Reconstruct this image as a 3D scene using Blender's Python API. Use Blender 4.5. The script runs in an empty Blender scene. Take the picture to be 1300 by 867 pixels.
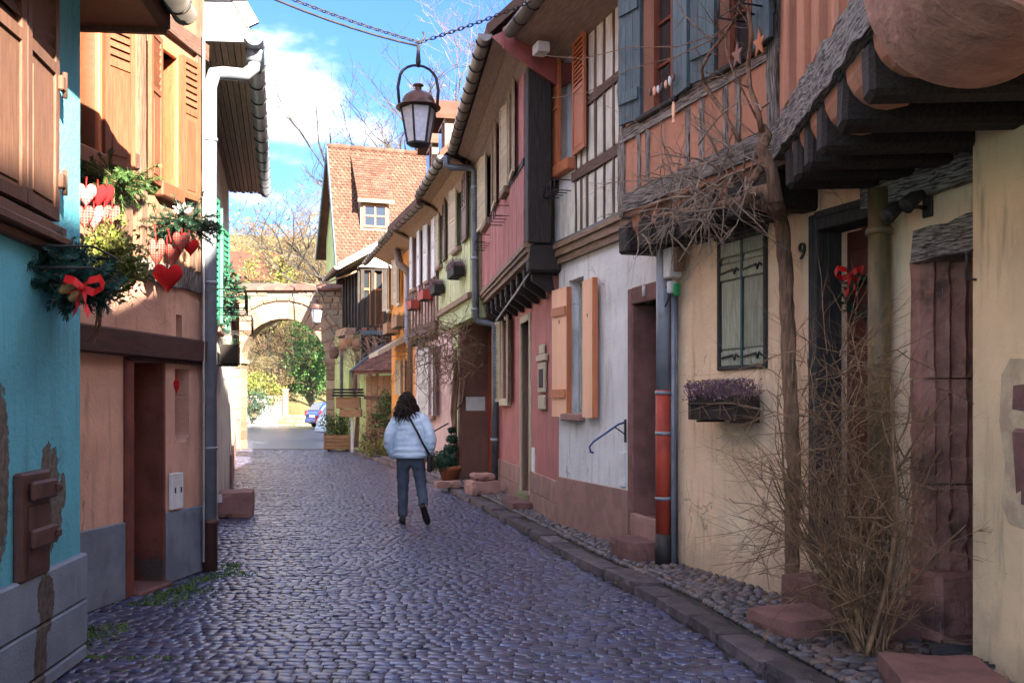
import bpy, math, random
from mathutils import Vector, Matrix, noise
R = random.Random(11)
C = bpy.context.scene.collection
S = bpy.context.scene
rad = math.radians
# ---------------------------------------------------------------- camera, sky, sun
FPX, HZ, CH = 1264.0, 515.0, 1.5          # focal length in photo pixels, horizon row, eye height
cam = bpy.data.cameras.new('camera'); co = bpy.data.objects.new('camera', cam); C.objects.link(co)
co.location = (0, 0, CH); co.rotation_euler = (rad(90), 0, 0)
cam.lens = 35; cam.sensor_width = 36; cam.shift_y = (HZ-433.5)/1300; cam.clip_start = .05; cam.clip_end = 2000
S.camera = co
SUN_AZ, SUN_EL = rad(30), rad(26)         # behind the camera, to the right
sv = Vector((math.sin(SUN_AZ)*math.cos(SUN_EL), -math.cos(SUN_AZ)*math.cos(SUN_EL), math.sin(SUN_EL)))
sun = bpy.data.lights.new('sun', 'SUN'); sun.energy = 2.0; sun.angle = rad(.6); sun.color = (1, .89, .74)
so = bpy.data.objects.new('sun', sun); C.objects.link(so); so.rotation_euler = sv.to_track_quat('Z', 'Y').to_euler()
W = bpy.data.worlds.new('World'); S.world = W; W.use_nodes = True
nt = W.node_tree; nt.nodes.clear()
def _n(t, typ, **k):
    n = t.nodes.new(typ)
    for a, b in k.items(): setattr(n, a, b)
    return n
sky = _n(nt, 'ShaderNodeTexSky', sky_type='NISHITA', sun_disc=False, sun_elevation=SUN_EL, sun_rotation=math.pi-SUN_AZ, air_density=1.5, dust_density=.5, ozone_density=4.0)
tc = _n(nt, 'ShaderNodeTexCoord'); mp = _n(nt, 'ShaderNodeMapping'); mp.inputs['Scale'].default_value = (2.2, 2.2, 5.2); mp.inputs['Location'].default_value = (-.2641, -4.1065, 4.3459)
nz = _n(nt, 'ShaderNodeTexNoise'); nz.inputs['Scale'].default_value = 1.5; nz.inputs['Detail'].default_value = 7; nz.inputs['Roughness'].default_value = .52
mr = _n(nt, 'ShaderNodeMapRange', interpolation_type='SMOOTHSTEP'); mr.inputs['From Min'].default_value = .46; mr.inputs['From Max'].default_value = .90
mx = _n(nt, 'ShaderNodeMix', data_type='RGBA'); mx.inputs['B'].default_value = (11, 10.3, 9.9, 1)
bg = _n(nt, 'ShaderNodeBackground'); bg.inputs['Strength'].default_value = .105; wo = _n(nt, 'ShaderNodeOutputWorld')
L = nt.links.new
L(tc.outputs['Generated'], mp.inputs['Vector']); L(mp.outputs['Vector'], nz.inputs['Vector']); L(nz.outputs['Fac'], mr.inputs['Value'])
L(mr.outputs['Result'], mx.inputs['Factor']); tm = _n(nt, 'ShaderNodeMix', data_type='RGBA', blend_type='MULTIPLY'); tm.inputs['Factor'].default_value = 1; tm.inputs['B'].default_value = (.060, .088, .168, 1); L(sky.outputs['Color'], tm.inputs['A']); L(tm.outputs['Result'], mx.inputs['A']); L(mx.outputs['Result'], bg.inputs['Color']); L(bg.outputs['Background'], wo.inputs['Surface'])
S.view_settings.view_transform = 'Standard'; S.view_settings.look = 'None'; S.view_settings.exposure = 4.45; S.view_settings.gamma = 1
S.render.engine = 'CYCLES'; S.cycles.max_bounces = 7; S.cycles.diffuse_bounces = 4; S.cycles.glossy_bounces = 3; S.cycles.transmission_bounces = 6; S.cycles.transparent_max_bounces = 8
S.cycles.use_denoising = True; S.cycles.sample_clamp_indirect = 6
# ---------------------------------------------------------------- materials
def col(c): return (c[0], c[1], c[2], 1)
def M(name, c1, c2=None, scale=3, rough=.85, bump=.25, bscale=60, stretch=(1,1,1), spec=.3, metal=0, lo=.35, hi=.65,
      stain=None, stain2=None, blobs=None, rnd=0, bstretch=None, bdist=.01, aniso=None, detail=6, tint=None, foot=None):
    m = bpy.data.materials.new(name); m.use_nodes = True; t = m.node_tree; t.nodes.clear(); L = t.links.new
    out = _n(t, 'ShaderNodeOutputMaterial'); p = _n(t, 'ShaderNodeBsdfPrincipled'); L(p.outputs[0], out.inputs[0])
    p.inputs['Roughness'].default_value = rough; p.inputs['Metallic'].default_value = metal; p.inputs['Specular IOR Level'].default_value = spec
    tc = _n(t, 'ShaderNodeTexCoord'); mp = _n(t, 'ShaderNodeMapping'); mp.inputs['Scale'].default_value = stretch; L(tc.outputs['Object'], mp.inputs['Vector'])
    vec = mp.outputs['Vector']
    if rnd:
        oi = _n(t, 'ShaderNodeObjectInfo'); ge = _n(t, 'ShaderNodeNewGeometry')
        ad = _n(t, 'ShaderNodeMath', operation='ADD'); L(oi.outputs['Random'], ad.inputs[0]); L(ge.outputs['Random Per Island'], ad.inputs[1])
        fr = _n(t, 'ShaderNodeMath', operation='FRACT'); L(ad.outputs[0], fr.inputs[0])
        va = _n(t, 'ShaderNodeVectorMath', operation='MULTIPLY_ADD'); va.inputs[1].default_value = (1,1,1); L(vec, va.inputs[0])
        sc = _n(t, 'ShaderNodeVectorMath', operation='SCALE'); sc.inputs[0].default_value = (17, 31, 23); L(fr.outputs[0], sc.inputs['Scale']); L(sc.outputs[0], va.inputs[2]); vec = va.outputs[0]
    def nzz(sc, det=detail, v=None, r=.6):
        n = _n(t, 'ShaderNodeTexNoise'); n.inputs['Scale'].default_value = sc; n.inputs['Detail'].default_value = det; n.inputs['Roughness'].default_value = r; L(v or vec, n.inputs['Vector']); return n.outputs['Fac']
    def rng(f, a, b):
        r_ = _n(t, 'ShaderNodeMapRange', interpolation_type='SMOOTHSTEP'); r_.inputs['From Min'].default_value = a; r_.inputs['From Max'].default_value = b; L(f, r_.inputs['Value']); return r_.outputs[0]
    def mix(f, a, b):
        x = _n(t, 'ShaderNodeMix', data_type='RGBA')
        L(f, x.inputs['Factor'])
        for k, q in (('A', a), ('B', b)):
            if isinstance(q, tuple): x.inputs[k].default_value = col(q)
            else: L(q, x.inputs[k])
        return x.outputs['Result']
    c = mix(rng(nzz(scale), lo, hi), c1, c2 or tuple(v*.75 for v in c1))
    if rnd:
        hs = _n(t, 'ShaderNodeHueSaturation'); L(c, hs.inputs['Color'])
        v_ = _n(t, 'ShaderNodeMapRange'); v_.inputs['To Min'].default_value = 1-rnd; v_.inputs['To Max'].default_value = 1+rnd; L(fr.outputs[0], v_.inputs['Value']); L(v_.outputs[0], hs.inputs['Value'])
        if tint:
            f2 = _n(t, 'ShaderNodeMath', operation='MULTIPLY'); f2.inputs[1].default_value = 7.31; L(fr.outputs[0], f2.inputs[0]); f3 = _n(t, 'ShaderNodeMath', operation='FRACT'); L(f2.outputs[0], f3.inputs[0])
            L(mix(rng(f3.outputs[0], .25, .9), c, tint), hs.inputs['Color'])
        c = hs.outputs[0]
    hgt = nzz(bscale, 4, None)
    if bstretch:
        m2 = _n(t, 'ShaderNodeMapping'); m2.inputs['Scale'].default_value = bstretch; L(tc.outputs['Object'], m2.inputs['Vector']); hgt = nzz(bscale, 5, m2.outputs['Vector'])
    for st in (stain, stain2):
        if st:
            sc_, lo_, hi_, cc = st[:4]
            v2 = None
            if len(st) > 4:
                m3 = _n(t, 'ShaderNodeMapping'); m3.inputs['Scale'].default_value = st[4]; L(vec, m3.inputs['Vector']); v2 = m3.outputs['Vector']
            c = mix(rng(nzz(sc_, 8, v2), lo_, hi_), c, cc)
    if foot:       # rising damp and splash dirt above the ground, a stain with its own ragged outline
        sp = _n(t, 'ShaderNodeSeparateXYZ'); L(tc.outputs['Object'], sp.inputs[0]); nf = nzz(3.5, 7); mf = _n(t, 'ShaderNodeMath', operation='MULTIPLY_ADD'); mf.inputs[1].default_value = -1.5; L(nf, mf.inputs[0]); L(sp.outputs['Z'], mf.inputs[2])
        ff = rng(mf.outputs[0], -.15, -.75); fm = _n(t, 'ShaderNodeMath', operation='MULTIPLY'); fm.inputs[1].default_value = .6; L(ff, fm.inputs[0]); c = mix(fm.outputs[0], c, foot)
        sk = rng(nzz(60, 2), .66, .74); c = mix(sk, c, foot)
        vo = _n(t, 'ShaderNodeTexVoronoi', feature='DISTANCE_TO_EDGE'); vo.inputs['Scale'].default_value = .8; wv = _n(t, 'ShaderNodeVectorMath', operation='MULTIPLY_ADD'); wn = _n(t, 'ShaderNodeTexNoise'); wn.inputs['Scale'].default_value = 4; wn.inputs['Detail'].default_value = 6; L(vec, wn.inputs['Vector']); wv.inputs[1].default_value = (.3,.3,.3); L(wn.outputs['Color'], wv.inputs[0]); L(vec, wv.inputs[2]); L(wv.outputs[0], vo.inputs['Vector'])
        cr = rng(vo.outputs['Distance'], .007, .001); cm = _n(t, 'ShaderNodeMath', operation='MULTIPLY'); L(cr, cm.inputs[0]); L(rng(nzz(.9, 3), .54, .60), cm.inputs[1]); cm2 = _n(t, 'ShaderNodeMath', operation='MULTIPLY'); cm2.inputs[1].default_value = .55; L(cm.outputs[0], cm2.inputs[0]); c = mix(cm2.outputs[0], c, tuple(v*.5 for v in foot))
    if blobs:
        bc, bcol, nsc, namp = blobs
        nb = _n(t, 'ShaderNodeTexNoise'); nb.inputs['Scale'].default_value = nsc; nb.inputs['Detail'].default_value = 10; nb.inputs['Roughness'].default_value = .72; L(tc.outputs['Object'], nb.inputs['Vector'])
        prev = None
        for (cx, cy, cz, rx, ry, rz) in bc:
            q = _n(t, 'ShaderNodeMapping', vector_type='POINT'); q.inputs['Scale'].default_value = (1/rx, 1/ry, 1/rz); q.inputs['Location'].default_value = (-cx/rx, -cy/ry, -cz/rz)
            L(tc.outputs['Object'], q.inputs['Vector']); ln = _n(t, 'ShaderNodeVectorMath', operation='LENGTH'); L(q.outputs[0], ln.inputs[0])
            if prev is None: prev = ln.outputs['Value']
            else:
                mn = _n(t, 'ShaderNodeMath', operation='MINIMUM'); L(prev, mn.inputs[0]); L(ln.outputs['Value'], mn.inputs[1]); prev = mn.outputs[0]
        ma = _n(t, 'ShaderNodeMath', operation='MULTIPLY_ADD'); ma.inputs[1].default_value = namp; L(nb.outputs['Fac'], ma.inputs[0]); L(prev, ma.inputs[2])
        f = rng(ma.outputs[0], 1+namp*.5, .95+namp*.5); c = mix(f, c, mix(rng(nzz(22, 6), .4, .6), bcol, tuple(v*.6 for v in bcol)))
        hb = _n(t, 'ShaderNodeMath', operation='MULTIPLY_ADD'); hb.inputs[1].default_value = -1.5; L(f, hb.inputs[0]); L(hgt, hb.inputs[2]); hgt = hb.outputs[0]
    L(c, p.inputs['Base Color'])
    if bump:
        b = _n(t, 'ShaderNodeBump'); b.inputs['Strength'].default_value = bump; b.inputs['Distance'].default_value = bdist; L(hgt, b.inputs['Height']); L(b.outputs[0], p.inputs['Normal'])
    return m
def plaster(name, c, dirt=(.12,.1,.085), blobs=None, bump=.5, k=.8):
    return M(name, c, tuple(v*k for v in c), scale=1.6, rough=.92, bump=bump*1.4, bscale=26, bdist=.009, detail=9, stain=(3.2, .50, .74, tuple(v*.50+d*.3 for v, d in zip(c, dirt)), (3.2,3.2,.45)), stain2=(1.1, .52, .74, tuple(min(.85, v*1.16) for v in c)), blobs=blobs, foot=tuple(v*.45+d*.35 for v, d in zip(c, dirt)))
def wood(name, c, c2=None, along=(1,14,14), bump=.5, rough=.75, rnd=.15, stain=None):
    return M(name, c, c2, scale=5, stretch=along, rough=rough, bump=bump, bscale=9, bstretch=tuple(v*1.5 for v in along), rnd=rnd, bdist=.008, stain=stain)
AU, AZ = (1,14,14), (14,14,1)            # grain along local x, along z
m = {}
m['blue'] = None
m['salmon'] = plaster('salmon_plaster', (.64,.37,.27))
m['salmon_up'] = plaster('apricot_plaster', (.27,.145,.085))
m['greyplinth'] = M('grey_plinth_paint', (.22,.25,.30), (.15,.175,.22), scale=2.5, rough=.85, bump=.4, bscale=50, stain=(5,.6,.75,(.12,.12,.13)))
m['cream'] = plaster('cream_plaster', (.84,.61,.40), k=.86)
m['cream2'] = plaster('yellow_cream_plaster', (.80,.57,.34), k=.82)
m['terra'] = plaster('terracotta_plaster', (.47,.215,.135))
m['white'] = plaster('white_grey_plaster', (.70,.70,.69), k=.86)
m['panel'] = M('white_panel_paint', (.66,.64,.57), (.5,.48,.42), scale=4, stretch=(3,3,1), rough=.85, bump=.3, bscale=30, rnd=.06, stain=(6,.6,.8,(.33,.3,.25),(4,4,.6)))
m['purple'] = plaster('wine_red_plaster', (.46,.17,.15))
m['purpleboard'] = M('wine_red_boards', (.42,.155,.14), (.30,.11,.10), scale=4, stretch=(3,3,.8), rough=.8, bump=.3, bscale=20, rnd=.1)
m['green'] = plaster('pale_green_plaster', (.50,.55,.29))
m['greenboard'] = M('pale_green_boards', (.52,.54,.30), (.42,.44,.24), scale=4, rough=.85, bump=.2, rnd=.08)
m['pinkw'] = plaster('pale_pink_plaster', (.66,.44,.40))
m['orange'] = plaster('orange_plaster', (.72,.30,.06))
m['green2'] = plaster('leaf_green_plaster', (.42,.50,.20))
m['lime'] = plaster('white_lime_plaster', (.62,.56,.47))
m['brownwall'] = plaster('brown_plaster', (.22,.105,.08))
m['sand'] = M('pink_sandstone', (.215,.105,.09), (.14,.07,.06), scale=4, rough=.85, bump=.6, bscale=45, rnd=.14, stain=(3,.58,.72,(.13,.075,.065)), bdist=.012)
m['corbel'] = M('tooled_corbel_stone', (.50,.26,.20), (.36,.18,.14), scale=5, rough=.9, bump=1, bscale=16, bdist=.02, stain=(3,.55,.72,(.2,.12,.09)))
m['sandl'] = M('pale_sandstone', (.34,.19,.155), (.25,.14,.115), scale=4, rough=.88, bump=.5, bscale=45, rnd=.16, bdist=.012, stain=(4,.6,.75,(.28,.2,.17)))
m['archst'] = M('arch_sandstone', (.25,.16,.10), (.18,.115,.075), scale=4, rough=.9, bump=.7, bscale=25, rnd=.25, bdist=.02, tint=(.26,.195,.13))
m['mortar'] = M('lime_mortar', (.25,.195,.14), (.18,.14,.105), scale=8, rough=.95, bump=.6, bscale=60)
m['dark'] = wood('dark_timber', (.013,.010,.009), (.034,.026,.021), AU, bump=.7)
m['darkz'] = wood('dark_timber_upright', (.015,.012,.010), (.036,.028,.023), AZ, bump=.7)
m['grey'] = wood('weathered_grey_timber', (.025,.02,.017), (.30,.265,.24), (1.3,20,20), bump=.55, rough=.9)
m['greyz'] = wood('weathered_grey_upright', (.025,.02,.017), (.30,.265,.24), (20,20,1.3), bump=.55, rough=.9)
m['brownb'] = wood('brown_timber', (.13,.07,.05), (.075,.042,.032), AU, bump=.5)
m['brownbz'] = wood('brown_timber_upright', (.16,.10,.065), (.085,.05,.035), AZ, bump=.6)
m['beam'] = M('painted_brown_beam', (.085,.04,.033), (.055,.028,.024), scale=4, stretch=(1,6,6), rough=.7, bump=.4, bscale=15, bstretch=(1,12,12))
m['cornice'] = wood('cornice_timber', (.26,.17,.11), (.14,.085,.055), AU, bump=.4)
m['soffit'] = wood('soffit_boards', (.22,.15,.12), (.14,.095,.075), AU, bump=.4, rnd=.2)
m['soffit2'] = wood('tan_soffit_boards', (.30,.20,.12), (.2,.13,.08), AU, bump=.4, rnd=.15)
m['shblue'] = wood('blue_grey_shutter', (.075,.125,.145), (.045,.065,.075), AZ, rough=.6)
m['shor'] = wood('orange_shutter_paint', (.50,.17,.075), (.40,.13,.055), AZ, bump=.2, rough=.55)
m['shbr'] = wood('brown_shutter_paint', (.145,.072,.045), (.10,.05,.032), AZ, bump=.35, rough=.6)
m['shtan'] = wood('orange_brown_shutter', (.21,.075,.036), (.145,.052,.026), AZ, bump=.35, rough=.6)
m['shcream'] = wood('cream_shutter_paint', (.50,.42,.29), (.38,.31,.21), AZ, bump=.2)
m['shgreen'] = wood('weathered_grey_green_shutter', (.36,.38,.29), (.23,.25,.185), AZ, bump=.6, rough=.8)
m['shteal'] = wood('dark_teal_strip', (.035,.09,.095), None, AZ, rough=.6)
m['peach'] = wood('peach_shutter_paint', (.84,.47,.30), (.77,.41,.25), AZ, bump=.15, rough=.6, rnd=.05)
m['shwhite'] = wood('white_shutter_paint', (.72,.70,.66), None, AZ, bump=.2)
m['shemer'] = wood('green_shutter_paint', (.03,.23,.12), (.02,.16,.085), AZ, bump=.2, rough=.5)
m['red'] = M('red_pipe_paint', (.38,.055,.03), (.28,.04,.025), scale=5, rough=.6, bump=.2)
m['redrib'] = M('red_ribbon', (.62,.015,.015), (.45,.01,.012), scale=6, rough=.45, bump=.1)
m['felt'] = M('red_felt', (.46,.008,.01), (.36,.007,.009), scale=8, rough=.95, bump=.3, bscale=200)
m['zinc'] = M('zinc_sheet', (.25,.28,.32), (.18,.205,.24), scale=4, rough=.45, metal=.15, bump=.1, bscale=10, stain=(5,.6,.75,(.2,.2,.2)))
m['zincd'] = M('dull_brown_zinc', (.20,.175,.155), (.12,.105,.095), scale=4, rough=.5, metal=.5, bump=.15, bscale=10)
m['zincp'] = M('dark_zinc_pipe', (.13,.14,.16), (.08,.09,.1), scale=4, rough=.5, metal=.5, bump=.1)
m['ochre'] = M('ochre_pipe_paint', (.20,.13,.055), (.10,.085,.045), scale=4, stretch=(3,3,.7), rough=.45, bump=.2, bscale=20)
m['iron'] = M('black_iron', (.02,.02,.022), (.035,.03,.028), scale=10, rough=.55, bump=.2)
m['copper'] = M('aged_copper', (.12,.055,.04), (.06,.035,.03), scale=7, rough=.45, metal=.5, bump=.2)
m['rustzinc'] = M('rusted_white_sheet', (.30,.30,.30), (.22,.22,.22), scale=3, rough=.6, bump=.2, stain=(3.2,.57,.66,(.16,.055,.02)), stain2=(2,.56,.70,(.13,.13,.135)))
m['flash'] = M('wine_red_metal', (.30,.09,.08), (.22,.065,.06), scale=3, rough=.5, bump=.1)
m['plastic'] = M('grey_plastic', (.62,.62,.60), (.5,.5,.49), scale=3, rough=.5, bump=.05)
m['whitep'] = M('white_box_paint', (.75,.75,.73), None, scale=3, rough=.5, bump=.05)
m['greenp'] = M('green_plastic', (.02,.35,.1), None, rough=.5, bump=0)
m['bluep'] = M('blue_rail_paint', (.04,.08,.22), None, rough=.5, bump=.1)
m['tile'] = M('clay_roof_tiles', (.105,.045,.028), (.07,.031,.021), scale=3, rough=.9, bump=.4, bscale=30, rnd=.22, tint=(.09,.052,.036))
m['tiled'] = M('brown_roof_tiles', (.17,.075,.055), (.10,.05,.04), scale=3, rough=.9, bump=.4, bscale=30, rnd=.3)
m['cob'] = M('cobble_stone', (.072,.072,.122), (.05,.046,.076), scale=14, rough=.31, bump=.55, bscale=42, rnd=.45, spec=.85, bdist=.004, tint=(.052,.062,.125), stain=(5,.60,.74,(.125,.105,.10)))  # purplish stone; blue of reflected sky put into base colour and tint
m['peb'] = M('pavement_pebble', (.095,.085,.095), (.05,.046,.055), scale=9, rough=.45, bump=.4, bscale=40, rnd=.45, spec=.5, tint=(.12,.08,.065))
m['kerb'] = M('kerb_stone', (.105,.08,.085), (.06,.048,.056), scale=7, rough=.6, bump=1, bscale=30, rnd=.4, bdist=.012)
m['soil'] = M('joint_soil', (.045,.04,.032), (.03,.028,.022), scale=6, rough=.95, bump=.5, bscale=60, stain=(1.1,.56,.66,(.05,.08,.012)))
m['asph'] = M('asphalt', (.035,.04,.058), (.028,.032,.045), scale=2, rough=.36, spec=.5, bump=.3, bscale=120)
m['ground'] = M('earth_ground', (.11,.09,.04), (.07,.07,.025), scale=.35, rough=.95, bump=.6, bscale=4, stain=(.6,.5,.66,(.2,.165,.08)), bdist=.1)
m['moss'] = M('moss', (.06,.15,.015), (.11,.17,.03), scale=9, rough=.95, bump=.5, rnd=.3)
m['repairm'] = M('shaded_repair_mortar', (.58,.43,.27), (.42,.31,.2), scale=6, rough=.95, bump=.8, bscale=30)  # mortar darker than the wall, recess shading put into its colour
m['jambst'] = M('weathered_red_jamb', (.37,.195,.155), (.25,.12,.095), scale=5, rough=.85, bump=.9, bscale=22, bdist=.015, stain=(2.4,.50,.66,(.085,.05,.042)), stain2=(7,.62,.72,(.42,.27,.23),(6,6,.8)))
m['rubble'] = M('grey_rubble_stone', (.30,.27,.24), (.17,.155,.14), scale=3, rough=.95, bump=.8, bscale=5, bdist=.05, rnd=.25)
m['mossst'] = M('mossy_block', (.25,.22,.13), (.14,.16,.05), scale=4, rough=.95, bump=.6, bscale=12, rnd=.2)
m['bark'] = M('pale_bark', (.065,.055,.042), (.04,.034,.027), scale=6, stretch=(1,1,.3), rough=.9, bump=.6, bscale=20)
m['twig'] = M('brown_twig', (.26,.155,.085), (.13,.08,.045), scale=12, rough=.85, bump=.3)
m['twigg'] = M('grey_vine_twig', (.34,.25,.18), (.19,.135,.10), scale=12, rough=.85, bump=.3)
m['vine'] = M('old_vine_bark', (.32,.18,.11), (.13,.08,.055), scale=4, stretch=(9,9,1.2), rough=.9, bump=1, bscale=12, bstretch=(9,9,1.2), bdist=.02)
m['twigo'] = M('ochre_twig_haze', (.155,.115,.055), (.105,.075,.04), scale=2, rough=.9, bump=0, rnd=.2)
m['twigr'] = M('reddish_twigs', (.14,.08,.05), (.10,.06,.04), scale=2, rough=.9, bump=0, rnd=.2)
m['leafy'] = M('yellow_green_leaf', (.15,.16,.03), (.085,.11,.02), scale=5, rough=.6, bump=0, rnd=.3)
m['leafg'] = M('green_leaf', (.05,.12,.025), (.03,.075,.018), scale=5, rough=.55, bump=0, rnd=.35)
m['leafd'] = M('dark_evergreen_leaf', (.022,.065,.035), (.014,.04,.024), scale=5, rough=.5, bump=0, rnd=.35)
m['fir'] = M('blue_green_fir', (.012,.075,.07), (.012,.05,.035), scale=6, rough=.6, bump=0, rnd=.35)
m['fir2'] = M('light_fir', (.06,.11,.025), (.03,.07,.02), scale=6, rough=.6, bump=0, rnd=.3)
m['heather'] = M('mauve_heather', (.26,.16,.19), (.14,.08,.1), scale=6, rough=.8, bump=0, rnd=.35)
m['yellow'] = M('yellow_petal', (.6,.42,.03), None, rough=.7, bump=0)
m['pot'] = M('terracotta_pot', (.42,.14,.06), (.32,.10,.045), scale=5, rough=.8, bump=.2)
m['crate'] = wood('planter_wood', (.34,.19,.09), (.22,.12,.06), AU)
m['basket'] = wood('dark_basket', (.022,.016,.013), None, AU)
m['winwood'] = wood('red_brown_window_wood', (.20,.055,.028), (.13,.035,.02), AZ, bump=.2, rough=.45)
m['winor'] = wood('orange_window_wood', (.26,.10,.03), None, AZ, bump=.2, rough=.5)
m['winlight'] = wood('pale_window_paint', (.55,.55,.48), None, AZ, bump=.15)
m['doorwood'] = wood('dark_red_door_wood', (.11,.03,.02), (.07,.02,.015), AZ, bump=.3, rough=.5)
m['doorframe'] = wood('grey_black_door_frame', (.055,.05,.048), (.03,.028,.027), AZ, bump=.4)
m['hatch'] = M('brown_hatch_paint', (.105,.05,.042), (.075,.036,.03), scale=5, rough=.5, bump=.2)
m['interior'] = M('dark_interior', (.02,.018,.016), None, rough=.9, bump=0)
m['jamb'] = M('stained_red_jamb', (.20,.065,.045), (.12,.04,.03), scale=3, rough=.8, bump=.5, bscale=30, stain=(2,.6,.64,(.07,.05,.045)))
def glassm(name, tint=(.02,.025,.03), rough=.06):
    a = M(name, tint, tint, rough=rough, bump=0, spec=.9); return a
m['glass'] = glassm('window_glass')
m['milk'] = M('frosted_lamp_glass', (.62,.64,.70), (.5,.52,.6), scale=20, rough=.35, bump=.3, bscale=60, spec=.6)
m['skin'] = M('skin', (.50,.28,.20), None, rough=.6, bump=.05)
m['hair'] = M('dark_brown_hair', (.010,.005,.004), (.03,.012,.008), scale=30, rough=.4, bump=.1, spec=.3, rnd=.5)
m['jacket'] = M('pale_blue_quilted_cloth', (.60,.73,.85), (.54,.68,.82), scale=6, rough=.55, bump=.25, bscale=25, bdist=.02)
m['jeans'] = M('blue_grey_denim', (.075,.095,.13), (.05,.063,.09), scale=7, rough=.9, bump=.3, bscale=30, bdist=.02)
m['shoe'] = M('black_shoe', (.012,.012,.014), None, rough=.5, bump=.1)
m['bag'] = M('black_brown_leather', (.018,.013,.012), None, rough=.45, bump=.15)
m['carblue'] = M('blue_car_paint', (.015,.05,.20), None, rough=.25, bump=0, spec=.6)
m['carsilver'] = M('silver_car_paint', (.42,.50,.60), None, rough=.3, bump=0, metal=.3, spec=.6)
m['tyre'] = M('tyre_rubber', (.015,.015,.016), None, rough=.8, bump=.1)
m['tail'] = M('tail_light_red', (.5,.01,.01), None, rough=.2, bump=0)
m['ink'] = M('black_ink', (.02,.02,.02), None, rough=.6, bump=0)
m['cone'] = M('pine_cone', (.28,.17,.06), (.14,.08,.03), scale=20, rough=.7, bump=.4)
m['cable'] = M('white_cable', (.6,.6,.58), None, rough=.6, bump=0)
def plaid(name, c, a, b):
    mm = bpy.data.materials.new(name); mm.use_nodes = True; t = mm.node_tree; p = t.nodes['Principled BSDF']; p.inputs['Roughness'].default_value = .9
    tc = _n(t, 'ShaderNodeTexCoord'); prev = None; L = t.links.new
    sep = _n(t, 'ShaderNodeSeparateXYZ'); L(tc.outputs['Object'], sep.inputs[0]); cur = c
    for i, (ax, f, w, cc) in enumerate((('X', 26, .55, a), ('Z', 26, .55, a), ('X', 52, .85, b), ('Z', 52, .85, b))):
        mu = _n(t, 'ShaderNodeMath', operation='MULTIPLY'); mu.inputs[1].default_value = f*6.283; L(sep.outputs[ax], mu.inputs[0])
        sn = _n(t, 'ShaderNodeMath', operation='SINE'); L(mu.outputs[0], sn.inputs[0]); gt = _n(t, 'ShaderNodeMath', operation='GREATER_THAN'); gt.inputs[1].default_value = w; L(sn.outputs[0], gt.inputs[0])
        hf = _n(t, 'ShaderNodeMath', operation='MULTIPLY'); hf.inputs[1].default_value = .6; L(gt.outputs[0], hf.inputs[0])
        x = _n(t, 'ShaderNodeMix', data_type='RGBA'); L(hf.outputs[0], x.inputs['Factor']); x.inputs['B'].default_value = col(cc)
        if isinstance(cur, tuple): x.inputs['A'].default_value = col(cur)
        else: L(cur, x.inputs['A'])
        cur = x.outputs['Result']
    L(cur, p.inputs['Base Color']); return mm
m['plaidr'] = plaid('red_tartan', (.42,.015,.02), (.03,.06,.04), (.32,.22,.15))
m['plaidw'] = plaid('pale_check', (.50,.13,.12), (.42,.015,.02), (.55,.36,.30))
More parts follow.
